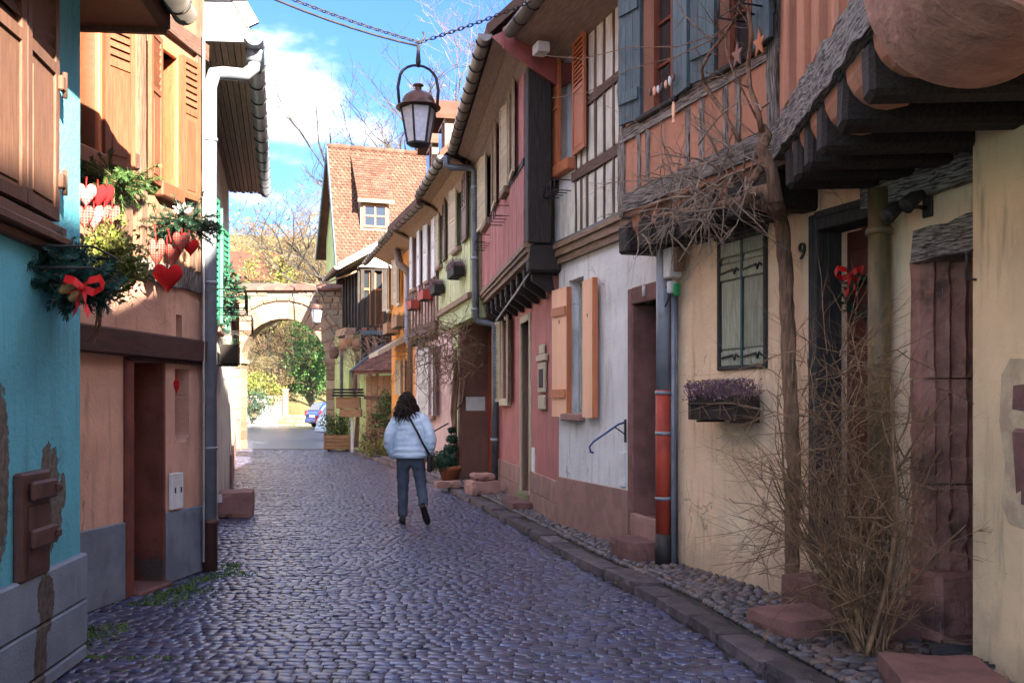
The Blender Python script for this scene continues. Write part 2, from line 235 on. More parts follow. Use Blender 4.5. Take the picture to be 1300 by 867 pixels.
# ---------------------------------------------------------------- mesh helpers
class MB:
    def __init__(s): s.v = []; s.f = []; s.s = []
    def add(s, vs, fs, sm=False):
        o = len(s.v); s.v += [tuple(p) for p in vs]; s.f += [tuple(i+o for i in f) for f in fs]; s.s += [sm]*len(fs); return s
    def quad(s, a, b, c, d): return s.add([a, b, c, d], [(0,1,2,3)])
    def box(s, x0, x1, y0, y1, z0, z1):
        return s.add([(x0,y0,z0),(x1,y0,z0),(x1,y1,z0),(x0,y1,z0),(x0,y0,z1),(x1,y0,z1),(x1,y1,z1),(x0,y1,z1)], [(0,3,2,1),(4,5,6,7),(0,1,5,4),(1,2,6,5),(2,3,7,6),(3,0,4,7)])
    def cbox(s, x0, x1, y0, y1, z0, z1, b=.01, j=0, rr=R):      # chamfered, slightly uneven block
        vs = []
        for z in (0, 1):
            for (x, y) in ((0,0),(1,0),(1,1),(0,1)):
                X, Y, Z = (x0,x1)[x]+rr.uniform(-j,j), (y0,y1)[y]+rr.uniform(-j,j), (z0,z1)[z]+rr.uniform(-j,j)
                sx, sy, sz = (1-2*x)*b, (1-2*y)*b, (1-2*z)*b
                vs += [(X, Y+sy, Z+sz), (X+sx, Y, Z+sz), (X+sx, Y+sy, Z)]
        I = lambda x, y, z, k: (z*4+{(0,0):0,(1,0):1,(1,1):2,(0,1):3}[(x,y)])*3+k
        f = []
        for x in (0,1): q = [I(x,0,0,0),I(x,1,0,0),I(x,1,1,0),I(x,0,1,0)]; f.append(q if x else q[::-1])
        for y in (0,1): q = [I(0,y,0,1),I(1,y,0,1),I(1,y,1,1),I(0,y,1,1)]; f.append(q[::-1] if y else q)
        for z in (0,1): q = [I(0,0,z,2),I(1,0,z,2),I(1,1,z,2),I(0,1,z,2)]; f.append(q if z else q[::-1])
        for x in (0,1):
            for y in (0,1):
                q = [I(x,y,0,0),I(x,y,0,1),I(x,y,1,1),I(x,y,1,0)]; f.append(q if (x ^ y) == 0 else q[::-1])
                for z in (0,1):
                    q = [I(x,y,z,0),I(x,y,z,1),I(x,y,z,2)]; f.append(q if (x ^ y ^ z) else q[::-1])
        for x in (0,1):
            for z in (0,1): q = [I(x,0,z,0),I(x,1,z,0),I(x,1,z,2),I(x,0,z,2)]; f.append(q if (x ^ z) else q[::-1])
        for y in (0,1):
            for z in (0,1): q = [I(0,y,z,1),I(1,y,z,1),I(1,y,z,2),I(0,y,z,2)]; f.append(q[::-1] if (y ^ z) else q)
        return s.add(vs, f)
    def rblock(s, x0, x1, y0, y1, z0, z1, r=.02, amp=.008, wear=.012, seed=0, st=.06):   # worn stone: rounded, chipped, dished on top
        nx, ny, nz = [max(2, min(12, int((q-p)/st))) for p, q in ((x0,x1),(y0,y1),(z0,z1))]; idx = {}; vs = []; fs = []
        def V(i, j, k):
            if (i,j,k) not in idx:
                p = Vector((x0+(x1-x0)*i/nx, y0+(y1-y0)*j/ny, z0+(z1-z0)*k/nz)); q = Vector((min(max(p.x,x0+r),x1-r), min(max(p.y,y0+r),y1-r), min(max(p.z,z0+r),z1-r))); e = p-q
                if e.length > 1e-6: p = q+e.normalized()*min(r, e.length)
                n = Vector((p.x*7+seed*3.1, p.y*7, p.z*7)); f = noise.noise(n)*.7+noise.noise(n*2.7)*.5; edge = sum(1 for t, m_ in ((i,nx),(j,ny),(k,nz)) if t in (0, m_)); ch = max(0, noise.noise(n*1.6+Vector((9,9,9)))-.12)*(2.2 if edge > 1 else .3)
                c = Vector(((x0+x1)/2, (y0+y1)/2, (z0+z1)/2)); p = p+(p-c).normalized()*amp*f-(p-c).normalized()*amp*3*ch
                if k == nz: p.z -= wear*math.exp(-((p.x-c.x)/(.3*(x1-x0)))**2)
                idx[(i,j,k)] = len(vs); vs.append(p)
            return idx[(i,j,k)]
        for i in range(nx):
            for j in range(ny): fs += [(V(i,j,0),V(i,j+1,0),V(i+1,j+1,0),V(i+1,j,0)), (V(i,j,nz),V(i+1,j,nz),V(i+1,j+1,nz),V(i,j+1,nz))]
        for i in range(nx):
            for k in range(nz): fs += [(V(i,0,k),V(i+1,0,k),V(i+1,0,k+1),V(i,0,k+1)), (V(i,ny,k),V(i,ny,k+1),V(i+1,ny,k+1),V(i+1,ny,k))]
        for j in range(ny):
            for k in range(nz): fs += [(V(0,j,k),V(0,j,k+1),V(0,j+1,k+1),V(0,j+1,k)), (V(nx,j,k),V(nx,j+1,k),V(nx,j+1,k+1),V(nx,j,k+1))]
        return s.add(vs, fs, False)
    def beam(s, a, b, w, h, up=(0,0,1), n=1, j=0, rr=R):        # bar from a to b; n segments, uneven by j
        a, b = Vector(a), Vector(b); t = (b-a).normalized(); u = Vector(up); x = t.cross(u)
        if x.length < 1e-4: x = t.cross(Vector((1,0,0)))
        x.normalize(); y = x.cross(t).normalized(); vs = []; fs = []
        for i in range(n+1):
            c = a.lerp(b, i/n)
            for (p, q) in ((-1,-1),(1,-1),(1,1),(-1,1)):
                vs.append(c + x*(p*w/2+rr.uniform(-j,j)) + y*(q*h/2+rr.uniform(-j,j)))
        for i in range(n):
            for k in range(4): fs.append((i*4+k, i*4+(k+1)%4, i*4+4+(k+1)%4, i*4+4+k))
        fs += [(3,2,1,0), tuple(n*4+k for k in range(4))]; return s.add(vs, fs)
    def tube(s, pts, r, n=8, cap=True, sm=True):
        pts = [Vector(p) for p in pts]; k = len(pts); rs = r if isinstance(r, (list, tuple)) else [r]*k
        t0 = (pts[1]-pts[0]).normalized(); x = t0.orthogonal().normalized(); vs = []; fs = []
        for i in range(k):
            t = (pts[min(i+1,k-1)]-pts[max(i-1,0)]); t = t.normalized() if t.length > 1e-9 else t0
            x = (x - t*x.dot(t)); x = x.normalized() if x.length > 1e-6 else t.orthogonal().normalized(); y = t.cross(x)
            for q in range(n): a = q*2*math.pi/n; vs.append(pts[i]+(x*math.cos(a)+y*math.sin(a))*rs[i])
        for i in range(k-1):
            for q in range(n): fs.append((i*n+q, i*n+(q+1)%n, (i+1)*n+(q+1)%n, (i+1)*n+q))
        if cap: fs += [tuple(range(n))[::-1], tuple((k-1)*n+q for q in range(n))]
        return s.add(vs, fs, sm)
    def lathe(s, prof, n=16, o=(0,0,0), a0=0, sm=True):
        vs = []; fs = []; k = len(prof)
        for (r, z) in prof:
            for q in range(n): a = a0+q*2*math.pi/n; vs.append((o[0]+r*math.cos(a), o[1]+r*math.sin(a), o[2]+z))
        for i in range(k-1):
            for q in range(n): fs.append((i*n+q, i*n+(q+1)%n, (i+1)*n+(q+1)%n, (i+1)*n+q))
        fs += [tuple(range(n))[::-1], tuple((k-1)*n+q for q in range(n))]
        return s.add(vs, fs, sm)
    def prism(s, poly, a, b):      # polygon of 3-D points swept by vector from a offset to b offset
        a, b = Vector(a), Vector(b); k = len(poly); vs = [Vector(p)+a for p in poly]+[Vector(p)+b for p in poly]
        return s.add(vs, [tuple(range(k))[::-1], tuple(range(k, 2*k))]+[(i, (i+1)%k, k+(i+1)%k, k+i) for i in range(k)])
    def ball(s, c, r, n=8, k=5, j=0):
        rx, ry, rz = r if isinstance(r, (tuple, list)) else (r,r,r); vs = [(c[0],c[1],c[2]-rz)]; fs = []
        for i in range(1, k):
            a = -math.pi/2+math.pi*i/k
            for q in range(n):
                b = q*2*math.pi/n; f = 1+R.uniform(-j,j); vs.append((c[0]+rx*math.cos(a)*math.cos(b)*f, c[1]+ry*math.cos(a)*math.sin(b)*f, c[2]+rz*math.sin(a)*f))
        vs.append((c[0],c[1],c[2]+rz)); e = len(vs)-1
        for q in range(n): fs += [(0, 1+(q+1)%n, 1+q), (e, e-n+q, e-n+(q+1)%n)]
        for i in range(k-2):
            for q in range(n): fs.append((1+i*n+q, 1+i*n+(q+1)%n, 1+(i+1)*n+(q+1)%n, 1+(i+1)*n+q))
        return s.add(vs, fs, True)
    def mesh(s, name, mat):
        me = bpy.data.meshes.new(name); me.from_pydata(s.v, [], s.f); me.polygons.foreach_set('use_smooth', s.s); me.materials.append(mat); me.update(); return me
    def build(s, name, mat, parent=None, mw=None): return link(name, s.mesh(name, mat), parent, mw)
MW = {}
I4 = Matrix.Identity(4)
def link(name, me, parent=None, mw=None):
    o = bpy.data.objects.new(name, me); C.objects.link(o)
    if parent is not None:
        o.parent = parent; pm = MW[parent.name]; w = pm if mw is None else mw; o.matrix_basis = pm.inverted() @ w
    else: w = I4 if mw is None else mw; o.matrix_basis = w
    MW[o.name] = w.copy(); return o
def tag(o, label=None, cat=None, group=None, kind=None):
    for k, v in (('label', label), ('category', cat), ('group', group), ('kind', kind)):
        if v: o[k] = v
    return o
def thing(name, label, cat, mw=None, group=None): return tag(link(name, None, None, mw), label, cat, group)
def T(x, y=0, z=0): return Matrix.Translation((x, y, z))
def RZ(a): return Matrix.Rotation(a, 4, 'Z')
class Fac:                         # a facade line: local x along the wall, y out into the street, z up
    def __init__(s, A, B, flip=False):
        s.A, s.B = Vector(A), Vector(B); d = s.B-s.A; s.L = d.length; s.t = d/s.L; s.n = Vector((-s.t.y, s.t.x))
        s.mw = T(s.A.x, s.A.y, 0) @ RZ(math.atan2(s.t.y, s.t.x))
    def u(s, px, d=0):
        k = (px-650)/FPX; a = s.A+s.n*d; return (k*a.y-a.x)/(s.t.x-k*s.t.y)
    def z(s, px, py, d=0):
        u = s.u(px, d); Y = (s.A+s.n*d+s.t*u).y; return CH+(HZ-py)/FPX*Y
    def w(s, u, d, z): p = s.A+s.n*d+s.t*u; return Vector((p.x, p.y, z))
def at(px, py, Y): return Vector(((px-650)/FPX*Y, Y, CH+(HZ-py)/FPX*Y))
def wallmesh(u0, u1, z0, z1, holes=(), th=.3, d=0):
    b = MB(); us = sorted({u0, u1, *[min(max(q, u0), u1) for h in holes for q in h[:2]]}); zs = sorted({z0, z1, *[min(max(q, z0), z1) for h in holes for q in h[2:4]]})
    for i in range(len(us)-1):
        for k in range(len(zs)-1):
            a, c, e, f = us[i], us[i+1], zs[k], zs[k+1]; mu, mz = (a+c)/2, (e+f)/2
            if any(h[0] < mu < h[1] and h[2] < mz < h[3] for h in holes): continue
            b.quad((c,d,e),(a,d,e),(a,d,f),(c,d,f)); b.quad((a,d-th,e),(c,d-th,e),(c,d-th,f),(a,d-th,f))
    for h in holes:
        a, c, e, f = h[:4]
        b.quad((a,d,e),(a,d-th,e),(a,d-th,f),(a,d,f)); b.quad((c,d-th,e),(c,d,e),(c,d,f),(c,d-th,f)); b.quad((a,d,f),(a,d-th,f),(c,d-th,f),(c,d,f)); b.quad((a,d-th,e),(a,d,e),(c,d,e),(c,d-th,e))
    b.quad((u0,d-th,z0),(u0,d,z0),(u0,d,z1),(u0,d-th,z1)); b.quad((u1,d,z0),(u1,d-th,z0),(u1,d-th,z1),(u1,d,z1)); b.quad((u0,d,z1),(u1,d,z1),(u1,d-th,z1),(u0,d-th,z1)); b.quad((u0,d-th,z0),(u1,d-th,z0),(u1,d,z0),(u0,d,z0))
    return b
def body(h, F, zt, depth, mat, ridge=None, u0=0, u1=None, rz=None, zb=0):    # side and rear walls behind a facade
    u1 = F.L if u1 is None else u1; b = MB()
    for u, s in ((u0, 0), (u1, -.22)):
        b.box(u+s, u+s+.22, -depth, -.32, zb, zt)
        if ridge: b.prism([(u+s,0-.3,zt),(u+s,-depth,zt),(u+s,ridge,rz-.15)], (0,0,0), (.22,0,0))
    b.box(u0, u1, -depth, -depth+.2, zb, zt); b.build('rear_wall', mat, h, F.mw)
def roof(h, F, u0, u1, ed, ez, rd, rz, bd, mat, th=.14):               # street slope and rear slope
    for a, az, c, cz, nm in ((ed, ez, rd, rz, 'roof'), (bd, ez, rd, rz, 'roof')):
        b = MB(); b.prism([(u0,a,az),(u0,c,cz),(u0,c,cz+th),(u0,a,az+th)], (0,0,0), (u1-u0,0,0)); b.build(nm, mat, h, F.mw)
def gutter(h, F, u0, u1, d, z, r, mat, du=0, dz=0, n=9, every=.45):   # half-round gutter with straps
    b = MB(); vs = []; fs = []
    for i, (u, zz, dd) in enumerate(((u0, z, d), (u1, z+dz, d+du))):
        for k in range(n): a = math.pi+math.pi*k/(n-1); vs.append((u, dd+r*math.cos(a), zz+r*math.sin(a)))
        for k in range(n): a = 2*math.pi-math.pi*k/(n-1); vs.append((u, dd+(r-.008)*math.cos(a), zz+(r-.008)*math.sin(a)))
    q = 2*n
    for k in range(q): fs.append((k, (k+1)%q, q+(k+1)%q, q+k))
    fs += [tuple(range(q)), tuple(range(q, 2*q))[::-1]]
    b.add(vs, fs, True); c = [(u0, d+r*math.cos(math.pi+math.pi*k/8), z+r*math.sin(math.pi+math.pi*k/8)) for k in range(9)]
    b.prism(c, (-.004,0,0), (.004,0,0))
    g = b.build('gutter', mat, h, F.mw); u = min(u0,u1)+.2
    s = MB(); s.tube([(0, (r+.006)*math.cos(math.pi+math.pi*k/8), (r+.006)*math.sin(math.pi+math.pi*k/8)) for k in range(9)], .009, 4); sm = s.mesh('gutter_strap', m['iron'])
    while u < max(u0,u1):
        f = (u-u0)/(u1-u0); link('gutter_strap', sm, g, F.mw @ T(u, d+du*f, z+dz*f)); u += every
    return g
def window(h, F, u0, u1, z0, z1, mat, set_=.14, fw=.055, nx=1, nz=2, glass=None, sill=None, sp=.07, sh=.07, dep=.05):
    b = MB(); y0, y1 = -set_-dep, -set_; e = .002
    b.box(u0+e, u0+fw, y0, y1, z0+e, z1-e); b.box(u1-fw, u1-e, y0, y1, z0+e, z1-e); b.box(u0+fw, u1-fw, y0, y1, z0+e, z0+fw); b.box(u0+fw, u1-fw, y0, y1, z1-fw, z1-e)
    cu = [u0+fw+(u1-u0-2*fw)*i/nx for i in range(nx+1)]; cz = [z0+fw+(z1-z0-2*fw)*i/nz for i in range(nz+1)]; t = fw*.32
    for u in cu[1:-1]: b.box(u-t, u+t, y0+.005, y1-.004, z0+fw, z1-fw)
    for z in cz[1:-1]: b.box(u0+fw, u1-fw, y0+.007, y1-.008, z-t*.7, z+t*.7)
    w = b.build('window', mat, h, F.mw)
    for i in range(nx):
        for k in range(nz): MB().box(cu[i], cu[i+1], y0+.015, y0+.021, cz[k], cz[k+1]).build('pane', glass or m['glass'], w, F.mw)
    MB().box(u0, u1, -.29, -.285, z0, z1).build('dark_backing', m['interior'], w, F.mw)  # near-black sheet painted as the unlit room behind the panes
    if sill: MB().cbox(u0-.05, u1+.05, -set_+.003, sp, z0-sh, z0-.003, .012).build('sill', sill, w, F.mw)
    return w
_sl = {}
def shutter(h, F, u, d, w, z0, z1, ang, mat, style='louver', edge=None, th=.032, slat=.045, louv=(0,1), fr=.05):
    """leaf hinged at u; ang in degrees from +u; louv = fraction of the height that holds slats"""
    H = z1-z0; y = th/2; b = MB(); mw = F.mw @ T(u, d, z0) @ RZ(rad(ang))
    if style == 'board':
        n = 3
        for i in range(n): b.box(w*i/n+.002, w*(i+1)/n-.002, -y, y, 0, H)
        o = b.build('shutter', mat, h, mw)
        for z in (.18*H, .82*H): MB().box(.02, w-.02, y+.001, y+.02, z-.05, z+.05).build('batten', edge or mat, o, mw)
        return o
    b.box(0, fr, -y, y, 0, H); b.box(w-fr, w, -y, y, 0, H)
    l0, l1 = louv[0]*H, louv[1]*H; rails = [(0, fr), (H-fr, H)]
    if louv[0] > .05: rails.append((l0-fr*.5, l0+fr*.5))
    if louv[1] < .95: rails.append((l1-fr*.5, l1+fr*.5))
    for (a, c) in rails: b.box(fr, w-fr, -y, y, a, c)
    for (a, c) in ((0, l0), (l1, H)):
        if c-a > .15:
            b.box(fr, w-fr, -y*.4, y*.4, a+fr*.6, c-fr*.6); b.box(fr+.03, w-fr-.03, -y*.8, y*.8, a+fr+.03, c-fr-.03)
    o = b.build('shutter', mat, h, mw)
    key = (round(w, 3), slat, fr, mat.name)
    if key not in _sl:
        c = slat*.55; _sl[key] = MB().add([(fr,-y*.9,-c),(w-fr,-y*.9,-c),(w-fr,-y*.9+.007,-c),(fr,-y*.9+.007,-c),(fr,y*.9-.007,c),(w-fr,y*.9-.007,c),(w-fr,y*.9,c),(fr,y*.9,c)], [(0,3,2,1),(4,5,6,7),(0,1,5,4),(1,2,6,5),(2,3,7,6),(3,0,4,7)]).mesh('slat', mat)
    if style == 'louver' and l1-l0 > .1:
        z = l0+fr*.8
        while z < l1-fr*.8+.001: link('slat', _sl[key], o, mw @ T(0, 0, z)); z += slat
    return o
def leafpx(h, F, ph, pe, z0, z1, mat, style='louver', dang=3, **k):      # open leaf lying along the wall between two sight lines
    ua, ub = F.u(ph, .05), F.u(pe, .05); s = shutter(h, F, ua, .05, abs(ub-ua), z0, z1, dang if ub > ua else 180-dang, mat, style, **k); s['leaf_w'] = abs(ub-ua); return s
def timber(h, F, pts, w, dpt, mat, name='timber_beam', n=6, j=.006, d=0):   # rough beam lying in the facade from (u,z) to (u,z)
    (ua, za), (ub, zb) = pts; b = MB(); b.beam((ua, d, za), (ub, d, zb), w, dpt, (0,1,0), n, j); return b.build(name, mat, h, F.mw)
def branch(b, p, d, ln, r, lvl, spread=.6, n=5, kids=3, curl=.15, rr=R, drop=0, seg=4, shrink=.62, tip=.3):
    pts = [Vector(p)]; d = Vector(d).normalized(); rs = [r]
    for i in range(seg):
        d = (d+Vector((rr.uniform(-1,1), rr.uniform(-1,1), rr.uniform(-1,1)-drop))*curl).normalized(); pts.append(pts[-1]+d*ln/seg); rs.append(r*(1-(1-tip)*(i+1)/seg))
    b.tube(pts, rs, n, cap=False)
    if lvl > 0:
        for k in range(kids):
            i = rr.randint(1, seg); q = pts[i]; nd = (d+Vector((rr.uniform(-1,1), rr.uniform(-1,1), rr.uniform(-.7,1)))*spread).normalized()
            branch(b, q, nd, ln*shrink*rr.uniform(.7,1.15), rs[i]*.68, lvl-1, spread, max(3, n-1), kids, curl, rr, drop, seg, shrink, tip)
    return pts
def leaf(b, c, s, rr=R, up=None):
    a = Vector((rr.gauss(0,1), rr.gauss(0,1), rr.gauss(0,1))).normalized(); x = a.orthogonal().normalized(); q = rr.uniform(0,6.28); y = a.cross(x); x, y = x*math.cos(q)+y*math.sin(q), y*math.cos(q)-x*math.sin(q); c = Vector(c)
    b.add([c-x*s, c-y*s*.45, c+x*s, c+y*s*.45], [(0,1,2,3)])
def blobpt(rr, c, r):
    while True:
        v = Vector((rr.uniform(-1,1), rr.uniform(-1,1), rr.uniform(-1,1)))
        if v.length < 1: return Vector((c[0]+v.x*r[0], c[1]+v.y*r[1], c[2]+v.z*r[2]))
# ---------------------------------------------------------------- ground, road, kerb, pavement
def lin(tab, y):
    if y <= tab[0][0]: a, b = tab[0], tab[1]
    else:
        a, b = tab[-2], tab[-1]
        for i in range(len(tab)-1):
            if y <= tab[i+1][0]: a, b = tab[i], tab[i+1]; break
    return a[1]+(b[1]-a[1])*(y-a[0])/(b[0]-a[0])
KR = [(-4,3.2),(3,1.95),(5.43,1.40),(7.38,1.11),(9.27,.64),(11.25,.22),(15.2,-.6),(18.4,-1.35),(24.6,-3.0),(33.5,-5.6),(36,-6.4)]
WL = [(-4,-1.6),(5.9,-2.6),(6.0,-3.28),(7.15,-3.12),(9.1,-2.84),(9.6,-3.0),(16,-4.55),(34,-9.3),(36,-9.8)]
WR = [(-4,5.9),(5.4,2.55),(9.12,1.42),(11.88,.58),(17,-.2),(20.6,-1.5),(24,-2.4),(27.5,-3.4),(31.6,-4.6),(36,-6.4)]
def hgt(x, y):
    y2 = y - .15*(x+15)
    h = -.06
    if y > 36: h += .011*(min(y, 62)-36)
    if y2 > 63: h += .42*(y2-63) - max(0, y2-110)*.30
    if y > 37 and x > -3: h += min(1.5, (x+3)*.06)*min(1, (y-37)/10)
    return h + (.5*noise.noise(Vector((x*.08, y*.08, 0))) if y2 > 64 else 0)
b = MB(); xs = [-400,-250,-150,-100]+[i*3 for i in range(-26,20)]+[90,150,250,400]; ys = [-300,-150,-60,-20,0,20,30,36]+[36+3*i for i in range(1,32)]+[150,180,230,300,400,600]
g = [[(x, y, hgt(x, y)) for x in xs] for y in ys]; k = len(xs)
b.add([p for r in g for p in r], [(i*k+j, i*k+j+1, (i+1)*k+j+1, (i+1)*k+j) for i in range(len(ys)-1) for j in range(k-1)], True)
tag(b.build('ground', m['ground']), kind='structure')
b = MB(); ys = [-4+i*.5 for i in range(77)]
for i in range(len(ys)-1): b.quad((lin(WL,ys[i])-.6,ys[i],-.018),(lin(KR,ys[i])+.05,ys[i],-.018),(lin(KR,ys[i+1])+.05,ys[i+1],-.018),(lin(WL,ys[i+1])-.6,ys[i+1],-.018))
road = tag(b.build('road', m['soil']), kind='structure')
def sett(b, cx, cy, w, l, z, rr, dome=.004, h=.05, rot=0, bev=.0045):
    j = lambda s: rr.uniform(-s, s); vs = []; c, s_ = math.cos(rot), math.sin(rot)
    cor = [(sx*w/2+j(.008), sy*l/2+j(.006)) for sx, sy in ((-1,-1),(1,-1),(1,1),(-1,1))]
    for (ins, zz) in ((0, z-h), (0, z-bev*.8), (bev, z)):
        for (x, y) in cor:
            f = 1-ins/(w/2), 1-ins/(l/2); X, Y = x*f[0], y*f[1]; vs.append((cx+X*c-Y*s_, cy+X*s_+Y*c, zz+(j(.0025) if ins else 0)))
    vs.append((cx, cy, z+dome)); f = []
    for r in (0, 4):
        for q in range(4): f.append((r+q, r+(q+1)%4, r+4+(q+1)%4, r+4+q))
    f += [(8+q, 8+(q+1)%4, 12) for q in range(4)]; b.add(vs, f, True)
rr = random.Random(3); var = []
for i in range(14):
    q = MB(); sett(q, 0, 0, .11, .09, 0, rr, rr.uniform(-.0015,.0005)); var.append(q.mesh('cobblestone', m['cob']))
big = MB(); y = 4.3; n = 0
while y < 34.3:
    l = rr.uniform(.066, .088) if y < 22 else rr.uniform(.11, .14)
    x = lin(WL, y)-.25-rr.uniform(0,.1); xe = lin(KR, y)-.02; tl = rr.uniform(-.01,.01)
    while x < xe:
        w = min(rr.uniform(.065, .125)*(1 if y < 22 else 1.3), max(.06, xe-x)); cx = x+w/2; yy = y + .05*math.sin(cx*1.3+y*.4)+tl*cx; px = 650+FPX*cx/yy; py = HZ+FPX*1.5/yy
        zz = rr.gauss(0, .0025)
        if 30 < px < 1010 and py < 885 and n < 300 and yy > 5.0:
            n += 1; o = link('cobblestone', rr.choice(var), road, T(cx, yy, zz) @ RZ(rr.uniform(-.04,.04)) @ Matrix.Rotation(rr.uniform(-.013,.013),4,'X') @ Matrix.Rotation(rr.uniform(-.013,.013),4,'Y') @ Matrix.Diagonal((w*.975/.11, l*.965/.09, 1, 1)))
        else: sett(big, cx, yy, w*.975, l*.965, zz, rr, rr.uniform(-.001,.001), rot=rr.uniform(-.04,.04))
        x += w
    y += l
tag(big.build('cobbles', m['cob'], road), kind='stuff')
# kerb
b = MB(); ys = [-4+i*.5 for i in range(79)]
for i in range(len(ys)-1): b.quad((lin(KR,ys[i])+.04,ys[i],.0),(lin(KR,ys[i])+.2,ys[i],.0),(lin(KR,ys[i+1])+.2,ys[i+1],.0),(lin(KR,ys[i+1])+.04,ys[i+1],.0))
kerb = tag(b.build('kerb', m['soil']), kind='structure')
y = 4.2; rr = random.Random(5)
while y < 34:
    l = rr.uniform(.38, .75); a = Vector((lin(KR,y), y, 0)); c = Vector((lin(KR,y+l), y+l, 0)); mid = (a+c)/2; ang = math.atan2(c.y-a.y, c.x-a.x)
    q = MB(); L2 = (c-a).length/2-.006; q.rblock(-L2, L2, -.20-rr.uniform(0,.05), .0+rr.uniform(-.015,.015), -.06, .08+rr.uniform(-.014,.012), .022, .012, .0, rr.random()*50, .05)
    q.build('kerb_stone', m['kerb'], kerb, T(mid.x, mid.y, 0) @ RZ(ang)); y += l
b = MB()
for i in range(len(ys)-1): b.quad((lin(KR,ys[i])+.18,ys[i],.062),(lin(WR,ys[i])+.35,ys[i],.072),(lin(WR,ys[i+1])+.35,ys[i+1],.072),(lin(KR,ys[i+1])+.18,ys[i+1],.062))
pav = tag(b.build('pavement', m['soil']), kind='structure')
rr = random.Random(8); var = []
for i in range(9):
    q = MB(); q.ball((0,0,0), (.5,.5,.5), 8, 5, .09); var.append(q.mesh('pavement_pebble', m['peb']))
big = MB(); y = 4.6; n = 0
while y < 31:
    l = rr.uniform(.048,.07) if y < 18 else .13; x = lin(KR,y)+.235; xe = lin(WR,y)+.04
    while x < xe:
        w = rr.uniform(.06,.12); cx = x+w/2; yy = y+rr.uniform(-.012,.012); px = 650+FPX*cx/yy
        if n < 300 and px < 1290 and yy > 5.15: n += 1; link('pavement_pebble', rr.choice(var), pav, T(cx,yy,.079+rr.gauss(0,.004)) @ RZ(rr.uniform(-.35,.35)) @ Matrix.Diagonal((w*1.03,l*1.06,.044,1)))
        else: big.ball((cx,yy,.079), (w*.48,l*.5,.032), 7, 4, .08)
        x += w
    y += l
tag(big.build('pebbles', m['peb'], pav), kind='stuff')
# moss and grass in the joints along the left edge
rr = random.Random(9); b = MB()
for i in range(4200):
    if i < 2600: yy = 5.9+rr.random()**1.3*3.6; xx = lin(WL, yy)+.12+abs(rr.gauss(0,.16))+(.35 if yy < 6.9 else .2)*rr.random()
    else: yy = rr.uniform(5.2, 12); xx = rr.uniform(lin(WL,yy)+.2, lin(KR,yy)); 
    if noise.noise(Vector((xx*1.6, yy*1.1, 3))) < (.0 if i < 2600 else .16): continue
    h = rr.uniform(.012,.035)*(1 if i < 2600 else .5)*.8; a = rr.uniform(0,6.28); r = rr.uniform(.006,.016)
    b.add([(xx+math.cos(a)*r, yy+math.sin(a)*r, -.012), (xx-math.cos(a)*r, yy-math.sin(a)*r, -.012), (xx+rr.uniform(-.02,.02), yy+rr.uniform(-.02,.02), h)], [(0,1,2)])
tag(b.build('joint_grass', m['moss']), 'low green grass and moss growing in the cobble joints', 'grass', kind='stuff')
b = MB()
ys = [34.2,36,38,41,44,48,52,56,60,62.5]
for i in range(len(ys)-1):
    f = lambda y: (-16-(y-34)*.42, -2.5 - (y-36)*.12, hgt(-10,y)+.066)
    a, c = f(ys[i]), f(ys[i+1]); b.quad((a[0],ys[i],a[2]),(a[1],ys[i],a[2]),(c[1],ys[i+1],c[2]),(c[0],ys[i+1],c[2]))
tag(b.build('asphalt_road', m['asph']), kind='structure')
b = MB(); b.beam((-9.4,34.15,-.02),(-6.2,34.15,-.02),.3,.07); tag(b.build('threshold_strip', m['kerb']), kind='structure')

# ================================================================ right-hand row
# ---- near cream wall with stone repairs; unseen upper house added to cast shadow
Fz = Fac((5.6,-20), (2.50,5.40))
h = thing('cream_wall', 'projecting yellow cream wall with bare stone patches beside the stone doorway, with unseen added storeys above', 'wall', Fz.mw)
wallmesh(0, Fz.L, .0, 3.25, th=.6).build('wall', m['cream2'], h, Fz.mw)
wallmesh(0, Fz.L-.3, 3.25, 8.3, [(11.2,12.1,4.4,5.8),(14.6,15.5,4.4,5.8)], th=.4).build('upper_wall', m['cream2'], h, Fz.mw)  # unseen storeys, added to keep sun off the lower left facades
body(h, Fz, 8.3, 6.5, m['cream2'], -3.2, rz=11.8, zb=0, u1=Fz.L-.3); roof(h, Fz, -.2, Fz.L-.25, .45, 8.1, -3.2, 11.9, -6.9, m['tile'])  # eave and ridge of the added storeys shaped for the shadow line
for (u0, u1) in ((11.2,12.1),(14.6,15.5)):  # unseen windows that only dress the added storeys
    window(h, Fz, u0, u1, 4.4, 5.8, m['winwood'], .12, .06, 2, 3, sill=m['sandl']); shutter(h, Fz, u0-.01, .05, .45, 4.38, 5.82, 170, m['shblue'], 'board', m['shblue']); shutter(h, Fz, u1+.01, .05, .45, 4.38, 5.82, 10, m['shblue'], 'board', m['shblue'])
rr = random.Random(2); ub, ua = Fz.u(1277), Fz.u(1312); zz = .55
q = MB(); q.prism([(ua-.2,0,.86),(ub-.03,0,.9),(ub+.035,0,1.0),(ub+.0,0,1.2),(ub+.05,0,1.42),(ub+.03,0,1.66),(ub-.04,0,1.74),(ua-.2,0,1.72)], (0,-.03,0), (0,.004,0)); q.build('mortar_patch', m['repairm'], h, Fz.mw)
for i, (zb, zt) in enumerate(((1.45,1.66),(.98,1.40))):
    q = MB(); q.cbox(ua-.1, ub-.035-.02*i, -.05, .011, zb, zt-.015, .03, .014, rr); q.build('repair_stone', m['sand'], h, Fz.mw)
q = MB(); q.tube([(Fz.L-.03,.0,2.18),(Fz.L-.03,.05,2.18),(Fz.L-.03,.055,2.32),(Fz.L-.03,.02,2.34)], .008, 5); q.build('hook', m['iron'], h, Fz.mw)
